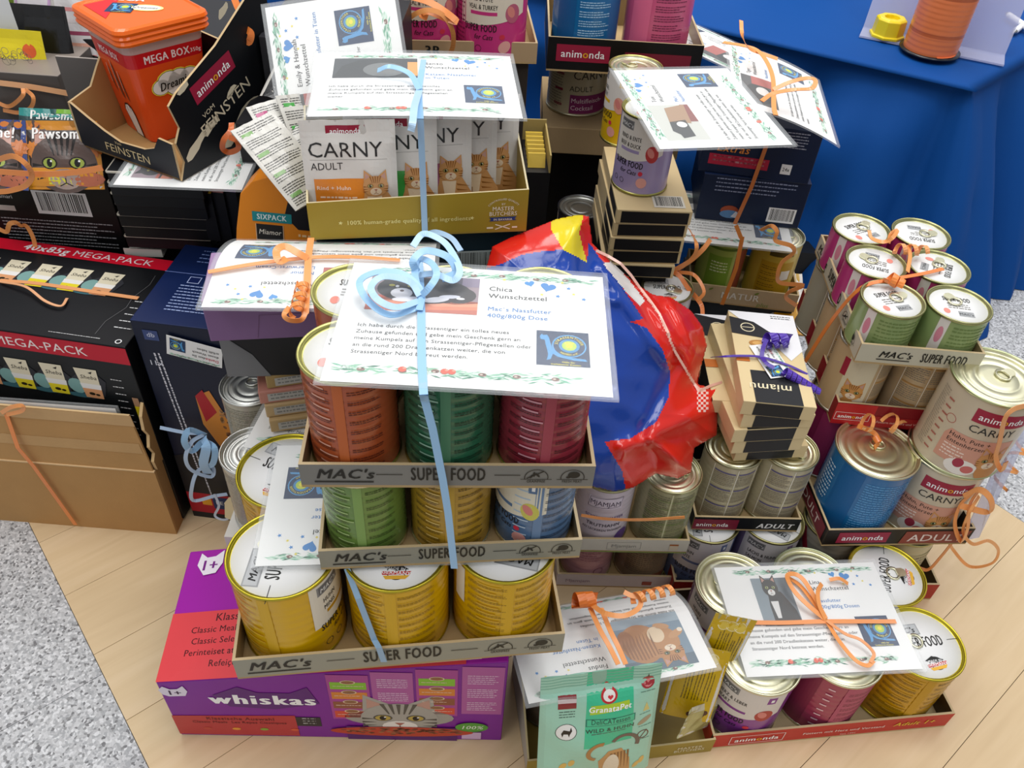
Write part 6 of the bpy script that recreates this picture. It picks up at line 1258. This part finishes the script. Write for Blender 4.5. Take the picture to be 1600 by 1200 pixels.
blue1 = [(757,420),(785,412),(815,398),(850,392),(880,390),(917,410),(920,380),(925,385),(935,400),(960,430),(1005,498),(985,503),(1010,512),(1035,545),(1047,580),(1045,620),(1025,660),(985,685),(945,690),(972,735),(978,765),(960,770),(925,762),(890,735),(845,700),(790,600),(760,500)]
white_ = [(942,412),(958,408),(985,440),(1008,470),(1000,478),(975,452)]
def bagcol(x, y):
    if inpoly(x, y, yel_): return '#e8d21a'
    if inpoly(x, y, redA): return '#dc281c'
    if inpoly(x, y, white_): return '#e8e4e0'
    if inpoly(x, y, blue1):
        return '#0f3fa0'
    d = dist_edge(x, y, seam+seam[::-1])
    if d < 1.8: return '#f0b8a8'
    if 1088 < x and 605 < y < 645 and ((int(x/4)+int(y/4)) % 2) and x < 1108: return '#f0d0c8'
    return '#dd2318'
random.seed(3)
def smoothn(x, y, s):
    return math.sin(x/s*1.3+2*math.sin(y/s*.7))*math.sin(y/s*1.1+1.7*math.sin(x/s*.9+1))
folds = [((900,345),(880,520),16,.010),((945,420),(1040,560),14,.012),((1000,455),(1100,600),10,.009),((975,700),(1110,640),14,.010),((1050,470),(1100,580),9,.008),((1020,690),(1080,735),9,.009),((930,440),(950,600),10,-.010),((870,430),(960,470),10,.006),((1060,560),(1000,680),10,-.006)]
def bagh(x, y):
    d = dist_edge(x, y, outl); h = .045*(1-math.exp(-d/38.))
    for a_, b_, s_, am in folds: q = dist_edge(x, y, [a_, b_]); h += am*math.exp(-(q/s_)**2)*min(1, d/15)
    h += .0030*smoothn(x, y, 38)*min(1, d/20)+.0012*smoothn(y+50, x*.6, 19)*min(1, d/14)
    return h
def snap(x, y):
    b = None; n = len(outl)
    for i in range(n):
        x1, y1 = outl[i]; x2, y2 = outl[(i+1) % n]; L = (x2-x1)**2+(y2-y1)**2 or 1; t = max(0, min(1, ((x-x1)*(x2-x1)+(y-y1)*(y2-y1))/L)); q = (x1+t*(x2-x1), y1+t*(y2-y1)); d = math.hypot(x-q[0], y-q[1])
        if b is None or d < b[0]: b = (d, q)
    return b[1]
vs = {}; V = []; Fc = []; Cc = []; st = 2.0
def gv(i, j):
    if (i, j) not in vs:
        x, y = 755+i*st, 330+j*st
        if not inpoly(x, y, outl): x, y = snap(x, y)
        h = bagh(x, y); vs[(i, j)] = len(V); V.append(tuple(PB(x, y, h)))
    return vs[(i, j)]
inside = set()
for j in range(225):
    for i in range(192):
        x, y = 755+(i+.5)*st, 330+(j+.5)*st
        if inpoly(x, y, outl): inside.add((i, j))
for (i, j) in sorted(inside):
    x, y = 755+(i+.5)*st, 330+(j+.5)*st
    Fc.append((gv(i, j), gv(i, j+1), gv(i+1, j+1), gv(i+1, j))); Cc.append(bagcol(x, y))
mb = MB(); mb.add(V, Fc, Cc, True)
nV = len(V); 
back = [tuple(Vector(p_)-nB*.0012-nB*max(0, bagh(755+i*st, 330+j*st))*1.25) for (i, j), k_ in sorted(vs.items(), key=lambda q: q[1]) for p_ in (V[k_],)]
mb.add(back, [tuple(reversed(f)) for f in Fc], '#c8c0bc', True)
from collections import Counter
ec = Counter(); 
for f in Fc:
    for a_, b_ in zip(f, f[1:]+f[:1]): ec[(a_, b_)] += 1
bd = [(a_, b_) for (a_, b_) in ec if (b_, a_) not in ec]
mb.v += []; n0 = len(mb.v)-2*nV
for a_, b_ in bd: mb.f.append((n0+b_, n0+a_, n0+nV+a_, n0+nV+b_)); mb.c.append(lin('#c83020')); mb.s.append(True)
th = thing('plastic_bag', 'crumpled red, blue and yellow plastic bag squeezed between the tin stacks', 'bag', Matrix.Identity(4))
mb.build('bag_film', 'film_bag', th)
mb = MB(); mb.strip([PB(x, y, bagh(x, y)+.0012) for x, y in [(933,392),(950,400),(970,412),(986,430),(1000,450),(1016,470),(1030,490),(1044,520),(1055,550),(1070,575),(1085,600),(1092,612),(1098,608),(1112,602),(1128,597)]], .0032, '#f0c0b0', nB); mb.build('seam_edge', 'film_bag', th)
# ================================================================== RIBBONS
def cr(pts, n=6):
    P = [Vector(p) for p in pts]; P = [P[0]*2-P[1]]+P+[P[-1]*2-P[-2]]; out = []
    for i in range(1, len(P)-2):
        for k in range(n):
            t = k/n; a_, b_, c_, d_ = P[i-1], P[i], P[i+1], P[i+2]
            out.append(.5*((2*b_)+(c_-a_)*t+(2*a_-5*b_+4*c_-d_)*t*t+(-a_+3*b_-3*c_+d_)*t**3))
    out.append(P[-2]); return out
OR = '#f3a05a'; BL_ = '#9dcaf0'; PU = '#4a2c9c'
def ribbon(label, strips, col, wd=.005, group=None):
    mb = MB()
    for s_ in strips:
        pts, up = s_ if isinstance(s_, tuple) and isinstance(s_[1], (Vector,)) else (s_, Vector((0, -.6, .8)))
        mb.strip(pts, wd, col, up)
    return tag(mb.build('gift_ribbon', 'ribbon'), label, 'ribbon', group)
def pz(l, n=6): return cr([at(*q) for q in l], n)
def curl(a, b, r, turns, n=14, ph=0, taper=1):
    a, b = Vector(a), Vector(b); ax = (b-a).normalized(); u = ax.cross(Vector((0, 0, 1))); u = u.normalized() if u.length > .01 else Vector((1, 0, 0)); v = ax.cross(u); N = int(turns*n); o = []
    for i in range(N+1): t = i/N; q = 2*PI*turns*t+ph; rr = r*(1-(1-taper)*t); o.append(a+(b-a)*t+(u*math.cos(q)+v*math.sin(q))*rr)
    return o
def curlstrip(mb, a, b, r, turns, wd, col, ph=0, taper=1):
    pts = curl(a, b, r, turns, 14, ph, taper); a, b = Vector(a), Vector(b); n = len(pts); ups = []
    for i, p_ in enumerate(pts): c_ = a+(b-a)*i/(n-1); ups.append((p_-c_).normalized())
    mb.strip(pts, wd, col, ups)
zc = ZC+.0068
F1 = Vector((0, -1, .05))
mb = MB()
mb.strip(pz([(655, 405, zc), (658, 480, zc+.001), (659, 560, zc+.001), (662, 617, zc)], 4), .0062, BL_, Vector((0, 0, 1)))
fr_ = [M3 @ Vector((.095, -.004, .11)), M3 @ Vector((.099, -.0035, .06)), M3 @ Vector((.104, -.0042, .0))]
mb.strip([at(662, 617, zc), atY(664, 628, (M3 @ Vector((.1, -.004, 0))).y)]+[], .0062, BL_, F1)
yy = (M3 @ Vector((.1, -.0045, 0))).y
mb.strip([atY(663, 622, yy), atY(676, 670, yy), atY(690, 740, yy), atY(692, 750, yy), atY(700, 800, yy), atY(710, 888, yy)], .0062, BL_, F1)
# bow loops
c0 = at(655, 480, zc)
def loopz(l): return pz(l, 6)
mb.strip(loopz([(655,480,zc+.002),(610,492,zc+.006),(575,470,zc+.010),(562,440,zc+.012),(590,425,zc+.014),(630,428,zc+.012),(658,455,zc+.006),(655,485,zc+.003)]), .0055, BL_, Vector((0, -.3, 1)))
mb.strip(loopz([(656,470,zc+.003),(620,480,zc+.012),(590,468,zc+.016),(580,448,zc+.018),(600,432,zc+.018),(640,440,zc+.012),(656,462,zc+.006)]), .0055, '#b4d8f6', Vector((0, -.5, 1)))
mb.strip(loopz([(655,465,zc+.003),(670,450,zc+.014),(682,430,zc+.018),(675,412,zc+.018),(655,405,zc+.014),(648,425,zc+.010),(655,460,zc+.004)]), .0055, BL_, Vector((.2, -.6, 1)))
mb.strip(loopz([(655,430,zc+.004),(680,428,zc+.012),(708,438,zc+.012),(718,420,zc+.016),(700,385,zc+.02),(680,370,zc+.02),(660,366,zc+.018),(645,385,zc+.014)]), .0055, '#b4d8f6', Vector((.2, -.6, 1)))
mb.strip(loopz([(652,425,zc+.008),(645,410,zc+.018),(655,396,zc+.022),(672,392,zc+.022),(700,402,zc+.02),(712,425,zc+.012),(690,436,zc+.008)]), .006, BL_, Vector((0, -.6, 1)))
tag(mb.build('gift_ribbon', 'ribbon'), 'light blue ribbon with a big looped bow on the central card', 'ribbon')
yG = (MG @ Vector((WG*.52, -.004, 0))).y
mb = MB(); mb.strip(pz([(662, 93, .6255), (655, 140, .6265), (657, 186, .6235)], 5), .0062, BL_, Vector((0, 0, 1))); mb.strip([atY(657, 187, yG), atY(660, 260, yG), atY(664, 366, yG)], .0062, '#9bbedd', F1)
mb.strip(pz([(655, 140, .627), (640, 115, .634), (610, 104, .638), (590, 110, .632)], 6), .0058, BL_, Vector((0, -.4, 1))); mb.strip(pz([(655, 142, .628), (648, 165, .634), (645, 190, .63), (642, 205, .622)], 6), .007, '#b4d4f0', Vector((0, -.6, 1)))
mb.strip(pz([(664, 366, .505), (680, 362, .52), (705, 372, .53), (720, 392, .54)], 6), .0055, '#b4d4f0', Vector((0, -.6, 1)))
tag(mb.build('gift_ribbon', 'ribbon'), 'light blue ribbon running down over the gold pouch tray and its card', 'ribbon')
mb = MB(); yy = (M1 @ Vector((.13, 0, 0))).y+.004; mb.strip([at(542, 888, .350), at(560, 935, .33), at(585, 1000, .27), atY(592, 1012, yy-.008), atY(600, 1034, yy-.009)], .006, '#93b4d0', F1); tag(mb.build('gift_ribbon', 'ribbon'), 'light blue ribbon slanting past the big yellow tins', 'ribbon')
# blue curls on navy carton
mb = MB(); yN = .722
mb.strip(cr([atY(x, y, yN-d) for x, y, d in ((250,668,.003),(290,676,.004),(318,678,.008),(300,690,.02),(290,715,.025),(300,735,.02),(330,745,.012),(332,730,.008),(310,735,.01),(300,760,.015),(302,782,.01),(335,775,.004),(355,772,.002))]), .005, '#b8d0ec', Vector((.2, -1, .3)))
mb.strip(cr([atY(x, y, yN-d) for x, y, d in ((320,680,.006),(296,672,.02),(288,690,.026),(300,705,.02),(318,690,.01),(335,700,.02),(332,725,.02),(315,730,.012))]), .008, BL_, Vector((.3, -1, .2)))
mb.strip(cr([atY(x, y, yN-d) for x, y, d in ((318,684,.01),(322,700,.022),(318,725,.02),(326,740,.012))]), .012, '#a0c8ec', Vector((.1, -1, .2)))
mb.strip(cr([atY(x, y, yN-d) for x, y, d in ((335,772,.004),(342,790,.006),(336,806,.006),(352,812,.01),(368,800,.014))]), .0035, '#c8d4e8', Vector((.1, -1, .2)))
tag(mb.build('gift_ribbon', 'ribbon'), 'curled pale blue ribbon bow hanging on the navy carton', 'ribbon')
# orange: Mila
mb = MB(); zM = .5175
mb.strip(pz([(325, 425, zM), (400, 412, zM+.001), (490, 402, zM+.001), (560, 402, zM+.002), (625, 407, zM)], 5), .0055, '#f4a468', Vector((0, 0, 1)))
mb.strip(pz([(486, 372, zM), (482, 402, zM+.001), (480, 440, zM+.001), (477, 490, zM)], 5), .0065, OR, Vector((0, 0, 1)))
mb.strip(pz([(481,404,zM+.002),(465,395,zM+.008),(445,385,zM+.012),(432,392,zM+.014),(436,408,zM+.01),(448,404,zM+.006)], 6), .007, OR, Vector((.3, -.5, 1)))
curlstrip(mb, at(474, 440, zM+.006), at(462, 490, zM+.006), .0058, 3.2, .006, '#f0944a')
mb.strip(pz([(478,488,zM+.001),(470,500,zM),(452,500,zM+.004),(444,492,zM+.008),(452,480,zM+.008)], 6), .0045, OR, Vector((0, -1, .3)))
tag(mb.build('gift_ribbon', 'ribbon'), 'orange ribbon with curls on the upside down card over the lilac carton', 'ribbon')
# orange: Lina
mb = MB(); zL = .127
mb.strip(pz([(1148, 972, zL), (1220, 973, zL+.001), (1290, 971, zL+.002), (1400, 971, zL)], 5), .0055, '#f4a066', Vector((0, 0, 1)))
mb.strip(pz([(1228,900,zL+.001),(1250,915,zL+.002),(1270,940,zL+.003),(1290,968,zL+.002),(1310,1000,zL+.004),(1335,1030,zL+.006),(1355,1040,zL+.004),(1365,1032,zL+.003)], 5), .005, OR, Vector((0, 0, 1)))
mb.strip(pz([(1290,968,zL+.003),(1262,945,zL+.01),(1240,922,zL+.014),(1230,900,zL+.012),(1245,898,zL+.01),(1262,915,zL+.008),(1290,966,zL+.004)], 6), .0055, OR, Vector((0, -.4, 1)))
mb.strip(pz([(1290,968,zL+.003),(1280,945,zL+.012),(1278,925,zL+.016),(1284,912,zL+.012)], 6), .0055, OR, Vector((.3, -.4, 1)))
mb.strip(pz([(1292,970,zL+.004),(1320,990,zL+.008),(1345,1000,zL+.01),(1365,1020,zL+.006),(1360,1035,zL+.004)], 6), .004, '#f2a874', Vector((0, 0, 1)))
mb.strip(pz([(1296,906,zL+.003),(1312,904,zL+.006),(1325,912,zL+.002)], 5), .005, OR, Vector((0, 0, 1)))
tag(mb.build('gift_ribbon', 'ribbon'), 'orange ribbon bow across the kitten photo card', 'ribbon')
# orange: Findus
mb = MB(); zF = .19
for dx in (0, 17): mb.strip(pz([(922+dx, 950, zF-.006), (938+dx*.9, 985, zF), (952+dx*.8, 1010, zF+.002), (966+dx*.7, 1038, zF)], 5), .0055, OR, Vector((0, .1, 1)))
curlstrip(mb, at(898, 938, zF), at(930, 936, zF), .0085, 2.5, .01, '#e87a28')
mb.strip(pz([(925,945,zF),(945,958,zF+.008),(975,962,zF+.008),(998,950,zF+.008),(1000,935,zF+.01),(985,930,zF+.012),(975,925,zF+.014)], 6), .0055, OR, Vector((0, -.5, 1)))
curlstrip(mb, at(990, 935, zF+.012), at(1050, 921, zF+.008), .0062, 4, .006, '#f09a50', 1)
tag(mb.build('gift_ribbon', 'ribbon'), 'orange curled ribbon on the ginger cat photo card', 'ribbon')
# brown box ribbon
mb = MB(); yq = .698
mb.strip([atY(10, 648, yq+.008), atY(28, 700, yq-.002), atY(52, 728, yq-.003), atY(118, 820, yq-.003)], .0055, '#e88a48', F1); mb.strip(cr([atY(2, 645, yq-.0), atY(18, 636, yq-.006), atY(35, 634, yq-.006), atY(34, 642, yq-.004), atY(10, 648, yq-.001)]), .005, OR, Vector((0, -1, .4)))
tag(mb.build('gift_ribbon', 'ribbon'), 'orange ribbon running diagonally down the brown box', 'ribbon')
mb = MB(); mb.strip(pz([(0, 438, .3295), (60, 443, .3295), (140, 455, .3295), (216, 466, .3295)], 4), .006, '#f2a870', Vector((0, 0, 1))); mb.strip(pz([(0, 440, .331), (40, 448, .336), (70, 470, .334), (95, 478, .332), (105, 466, .331)], 6), .0035, '#f0b080', Vector((0, 0, 1)))
tag(mb.build('gift_ribbon', 'ribbon'), 'apricot ribbon across the top of the red striped pouch carton', 'ribbon')
mb = MB(); yb_ = .915; 
mb.strip(cr([atY(x, y, yb_-d) for x, y, d in ((-5,356,.004),(10,362,.01),(15,350,.016),(25,348,.014),(32,352,.01),(42,354,.004),(52,372,.004),(56,392,.004))]), .006, OR, Vector((0, -1, .2)))
tag(mb.build('gift_ribbon', 'ribbon'), 'orange ribbon curl in front of the barcode carton', 'ribbon')
mb = MB(); y8 = .83
mb.strip(cr([atY(x, y, y8) for x, y in ((-5,268),(60,272),(110,270),(160,262))]), .0065, '#e89050', Vector((0, -1, .2)))
mb.strip(cr([atY(x, y, y8-d) for x, y, d in ((-5,250,.0),(20,244,.01),(40,256,.016),(50,274,.012),(40,290,.008),(15,298,.004),(-5,300,0))]), .006, '#e8924c', Vector((.2, -1, .3)))
tag(mb.build('gift_ribbon', 'ribbon'), 'orange ribbon round the cat face pouches at the left edge', 'ribbon')
mb = MB(); y9 = 1.025
mb.strip(cr([atY(x, y, y9) for x, y in ((-5,129),(50,136),(112,147))]), .007, '#f0b482', Vector((0, -1, .2)))
mb.strip(cr([atY(x, y, y9-d) for x, y, d in ((-5,160,.0),(15,166,.01),(35,150,.016),(36,138,.01))]), .005, '#ec9a58', Vector((.2, -1, .3)))
mb.strip(cr([atY(x, y, y9-d) for x, y, d in ((40,140,.004),(52,152,.014),(48,168,.014),(30,176,.006),(5,172,.0))]), .005, '#ec9a58', Vector((.2, -1, .3)))
tag(mb.build('gift_ribbon', 'ribbon'), 'pale orange ribbon across the grey display carton at the upper left', 'ribbon')
# orange at dreamies right
mb = MB(); q = atD(355, 232, .93); mb.strip(cr([atD(x, y, .93-d) for x, y, d in ((362,192,0),(360,205,.01),(350,218,.012),(348,232,.004),(358,238,-.004),(372,232,0),(370,220,.01),(358,214,.012))]), .006, '#c8642c', Vector((.2, -1, .3))); tag(mb.build('gift_ribbon', 'ribbon'), 'dark orange ribbon loop right of the torn display tray', 'ribbon')
mb = MB(); mb.strip(cr([atD(x, y, .99-d) for x, y, d in ((365,-5,0),(372,12,.01),(380,22,.012),(395,16,.01),(396,8,.01),(385,14,.012),(380,40,.014),(392,52,.016),(388,66,.01),(378,52,.008))]), .008, '#e07a30', Vector((.2, -1, .3))); tag(mb.build('gift_ribbon', 'ribbon'), 'orange ribbon curls at the top left of the upright card', 'ribbon')
# orange loop at pink tins
mb = MB(); Yp = MP[1][3]-.006
mb.strip(cr([atY(x, y, Yp-d) for x, y, d in ((628,75,.004),(626,50,.01),(640,28,.02),(665,16,.024),(690,22,.024),(706,45,.02),(708,70,.012),(700,92,.004))]), .0065, OR, Vector((.2, -1, .5)))
mb.strip(cr([atY(x, y, Yp-d) for x, y, d in ((640,-6,.0),(670,3,.01),(695,18,.02),(713,33,.024),(700,30,.02),(670,18,.012),(658,22,.01),(668,28,.008))]), .009, '#f0924a', Vector((.1, -1, .8)))
mb.strip(cr([atY(x, y, Yp-d) for x, y, d in ((622,15,.004),(624,50,.01),(634,75,.012),(650,90,.008))]), .007, OR, Vector((.2, -1, .3)))
tag(mb.build('gift_ribbon', 'ribbon'), 'bright orange ribbon loop in front of the pink tins', 'ribbon')
# orange bow upper right cards
mb = MB(); z_ = .53
mb.strip(pz([(1158,32,.60),(1160,55,.59),(1170,75,.565),(1195,85,.555),(1215,92,.55)], 6), .0055, OR, Vector((.2, -.6, 1)))
mb.strip(pz([(1130,66,.555),(1165,72,.56),(1185,80,.56),(1200,100,.557),(1208,125,.556),(1209,165,.556),(1212,180,.555)], 6), .006, OR, Vector((0, -.3, 1)))
mb.strip(pz([(1208,140,.558),(1235,128,.566),(1262,122,.57),(1274,126,.57),(1268,138,.566),(1240,140,.56),(1208,146,.557),(1190,158,.556)], 6), .006, '#f29a58', Vector((0, -.3, 1)))
tag(mb.build('gift_ribbon', 'ribbon'), 'orange ribbon bow on the curved card at the upper right', 'ribbon')
mb = MB(); qa = atY(1198, 228, 1.138); mb.strip([atY(1198, 226, 1.138), atY(1175, 290, 1.135), atY(1148, 350, 1.134)], .006, '#c8743c', F1); mb.strip([atY(1150, 352, 1.06), atY(1158, 372, 1.058)], .006, '#d8843c', F1); mb.strip([atY(1160, 370, 1.058), atY(1150, 420, 1.056), atY(1128, 476, 1.056)], .006, '#d8823c', F1)
tag(mb.build('gift_ribbon', 'ribbon'), 'orange ribbon straight down over the navy cartons and the kraft tray', 'ribbon')
mb = MB(); Y_ = 1.045
mb.strip(cr([atY(x, y, Y_-d) for x, y, d in ((1188,360,.0),(1205,353,.01),(1214,362,.014),(1212,376,.014),(1236,384,.012),(1240,395,.01),(1222,410,.012),(1215,430,.014),(1220,442,.01),(1255,446,.006),(1235,455,.01),(1228,465,.008),(1245,478,.004))]), .0062, OR, Vector((.3, -1, .3)))
tag(mb.build('gift_ribbon', 'ribbon'), 'wavy orange ribbon hanging beside the mustard yellow tin', 'ribbon')
mb = MB(); zz = .312
mb.strip(pz([(1077,358,.36),(1088,380,.37),(1084,400,.35),(1060,420,.32),(1035,421,.31)], 6), .006, OR, Vector((.3, -1, .5)))
mb.strip(pz([(1110,374,.37),(1098,390,.36),(1078,408,.34),(1050,424,.315)], 6), .007, '#f29c5a', Vector((.3, -1, .5)))
mb.strip(pz([(1030,418,.312),(1058,428,.315),(1075,450,.30),(1095,475,.28),(1098,495,.27)], 6), .0065, '#e08040', Vector((.3, -1, .5)))
mb.strip(pz([(1060,425,.315),(1085,430,.32),(1100,455,.31),(1090,470,.3)], 6), .005, '#e08a4c', Vector((.3, -1, .5)))
tag(mb.build('gift_ribbon', 'ribbon'), 'orange ribbon loops on the white tin right of the bag', 'ribbon')
# six short tins
mb = MB(); z6 = .428
mb.strip(pz([(1258,565,.285),(1300,500,.36),(1345,450,.418),(1392,437,.43),(1440,428,.428),(1474,420,.427)], 5), .005, '#e0803c', Vector((-.3, -.3, 1)))
curlstrip(mb, at(1388,432,z6+.008), at(1408,445,z6+.004), .007, 2, .007, '#f08a3c')
mb.strip(pz([(1358,360,z6+.012),(1362,372,z6+.008),(1380,378,z6+.006),(1394,372,z6+.014),(1402,360,z6+.02),(1392,366,z6+.014),(1388,380,z6+.006)], 6), .005, '#f0a05c', Vector((.2, -.6, 1)))
curlstrip(mb, at(1396,388,z6+.006), at(1448,392,z6+.008), .0065, 3, .005, '#f2a468')
mb.strip(pz([(1420,384,z6+.008),(1422,400,z6+.006),(1418,425,z6+.004)], 5), .005, OR, Vector((.2, -.6, 1)))
tag(mb.build('gift_ribbon', 'ribbon'), 'orange ribbon with curls across the six short tins', 'ribbon')
mb = MB(); zb = .253
mb.strip(pz([(1340,665,zb+.02),(1365,676,zb+.006),(1372,690,zb),(1366,700,zb)], 6), .006, '#ec9448', Vector((.2, -1, .6)))
curlstrip(mb, at(1350,658,zb+.02), at(1362,662,zb+.018), .011, 1.3, .0045, '#f2a25c'); curlstrip(mb, at(1385,655,zb+.02), at(1408,670,zb+.012), .011, 1.3, .0045, '#f2a25c', 2)
curlstrip(mb, at(1368,682,zb+.006), at(1372,690,zb+.004), .004, 2, .005, '#e8843c')
tag(mb.build('gift_ribbon', 'ribbon'), 'orange bow on the ring tab of the large blue tin', 'ribbon')
mb = MB(); zt_ = .378
mb.strip(pz([(1602,634,zt_),(1583,640,zt_),(1570,655,zt_-.012),(1562,690,zt_-.05),(1556,715,zt_-.08),(1565,735,zt_-.1),(1572,722,zt_-.08)], 6), .006, '#f2a868', Vector((.2, -1, .4)))
mb.strip(pz([(1530,775,.21),(1515,800,.2),(1505,830,.16),(1520,850,.13),(1545,845,.12),(1560,860,.08),(1550,880,.05),(1515,885,.03),(1490,860,.05),(1482,845,.1)], 7), .0045, '#f0a058', Vector((.2, -1, .6)))
mb.strip(pz([(1520,770,.22),(1500,790,.2),(1492,820,.17),(1502,846,.14),(1512,825,.17),(1515,790,.2),(1530,765,.22)], 6), .006, OR, Vector((.5, -1, .4)))
mb.strip(pz([(1500,790,.2),(1545,800,.2),(1548,780,.22),(1530,765,.23),(1505,775,.22)], 6), .008, '#f2a05a', Vector((.5, -1, .4)))
mb.strip(pz([(1490,845,.12),(1470,870,.08),(1450,890,.05),(1430,885,.05)], 6), .005, '#e8924c', Vector((.2, -1, .6)))
curlstrip(mb, at(1560,760,.2), at(1602,690,.24), .011, 2.5, .004, '#f0a058')
tag(mb.build('gift_ribbon', 'ribbon'), 'long curly orange ribbon hanging from the upper cream tin at the right edge', 'ribbon')
mb = MB(); yj = (M @ Vector((0, -.004, 0))).y
mb.strip(cr([atY(x, y, yj-.0) for x, y in ((908,805),(950,811),(1010,812),(1070,808))]), .0045, OR, F1); tag(mb.build('gift_ribbon', 'ribbon'), 'thin orange ribbon round the lilac and green tins', 'ribbon')
# purple
mb = MB(); zp = .3475
mb.strip(pz([(1112,558,zp-.02),(1130,557,zp-.002),(1160,556,zp),(1190,558,zp+.001),(1230,570,zp),(1262,585,zp-.004)], 5), .0035, PU, Vector((0, 0, 1)))
curlstrip(mb, at(1195,528,zp+.008), at(1234,530,zp+.008), .0065, 2.6, .01, '#5434ae'); curlstrip(mb, at(1200,540,zp+.006), at(1232,538,zp+.006), .004, 2.5, .006, '#3f2690')
mb.strip(pz([(1190,558,zp+.001),(1192,545,zp+.006),(1198,530,zp+.01)], 5), .005, PU, Vector((0, -.5, 1))); mb.strip(pz([(1190,558,zp+.001),(1198,568,zp+.004),(1210,575,zp+.003)], 5), .005, PU, Vector((0, -.5, 1)))
curlstrip(mb, at(1225,580,zp+.004), at(1278,612,zp-.01), .0055, 7, .0055, '#5434ae', 0, .8)
tag(mb.build('gift_ribbon', 'ribbon'), 'purple curling ribbon on the topmost snack carton', 'ribbon')
# clear card edge at right
a_ = at(1512, 838, .16); b_ = at(1600, 690, .26)
mb = MB(); mb.add([tuple(at(1502,845,.135)), tuple(at(1530,840,.135)), tuple(at(1625,640,.30)), tuple(at(1606,625,.33)), tuple(at(1560,720,.24))], [(0,1,2,3,4)], '#c8c8e4')
o = mb.build('laminated_card', 'clear'); s_ = o.modifiers.new('s', 'SOLIDIFY'); s_.thickness = .001; tag(o, 'clear violet tinted laminated sheet leaning at the right edge beside the cream tins', 'card')
# beige price tag under the back yellow tin
q = at(372, 790, .12)
th = None
mb = MB(); mb.prism([(0,.004),(.01,0),(.035,.002),(.04,.03),(.034,.036),(.006,.034),(0,.026)], 0, .0012, '#dcc9a0'); o = mb.build('cardboard_tag', 'kraft'); o.matrix_world = Matrix.Translation(at(352, 812, .05)) @ Matrix.Rotation(1.1, 4, 'X') ; tag(o, 'small cream cardboard tab beside the back yellow tin', 'tag')
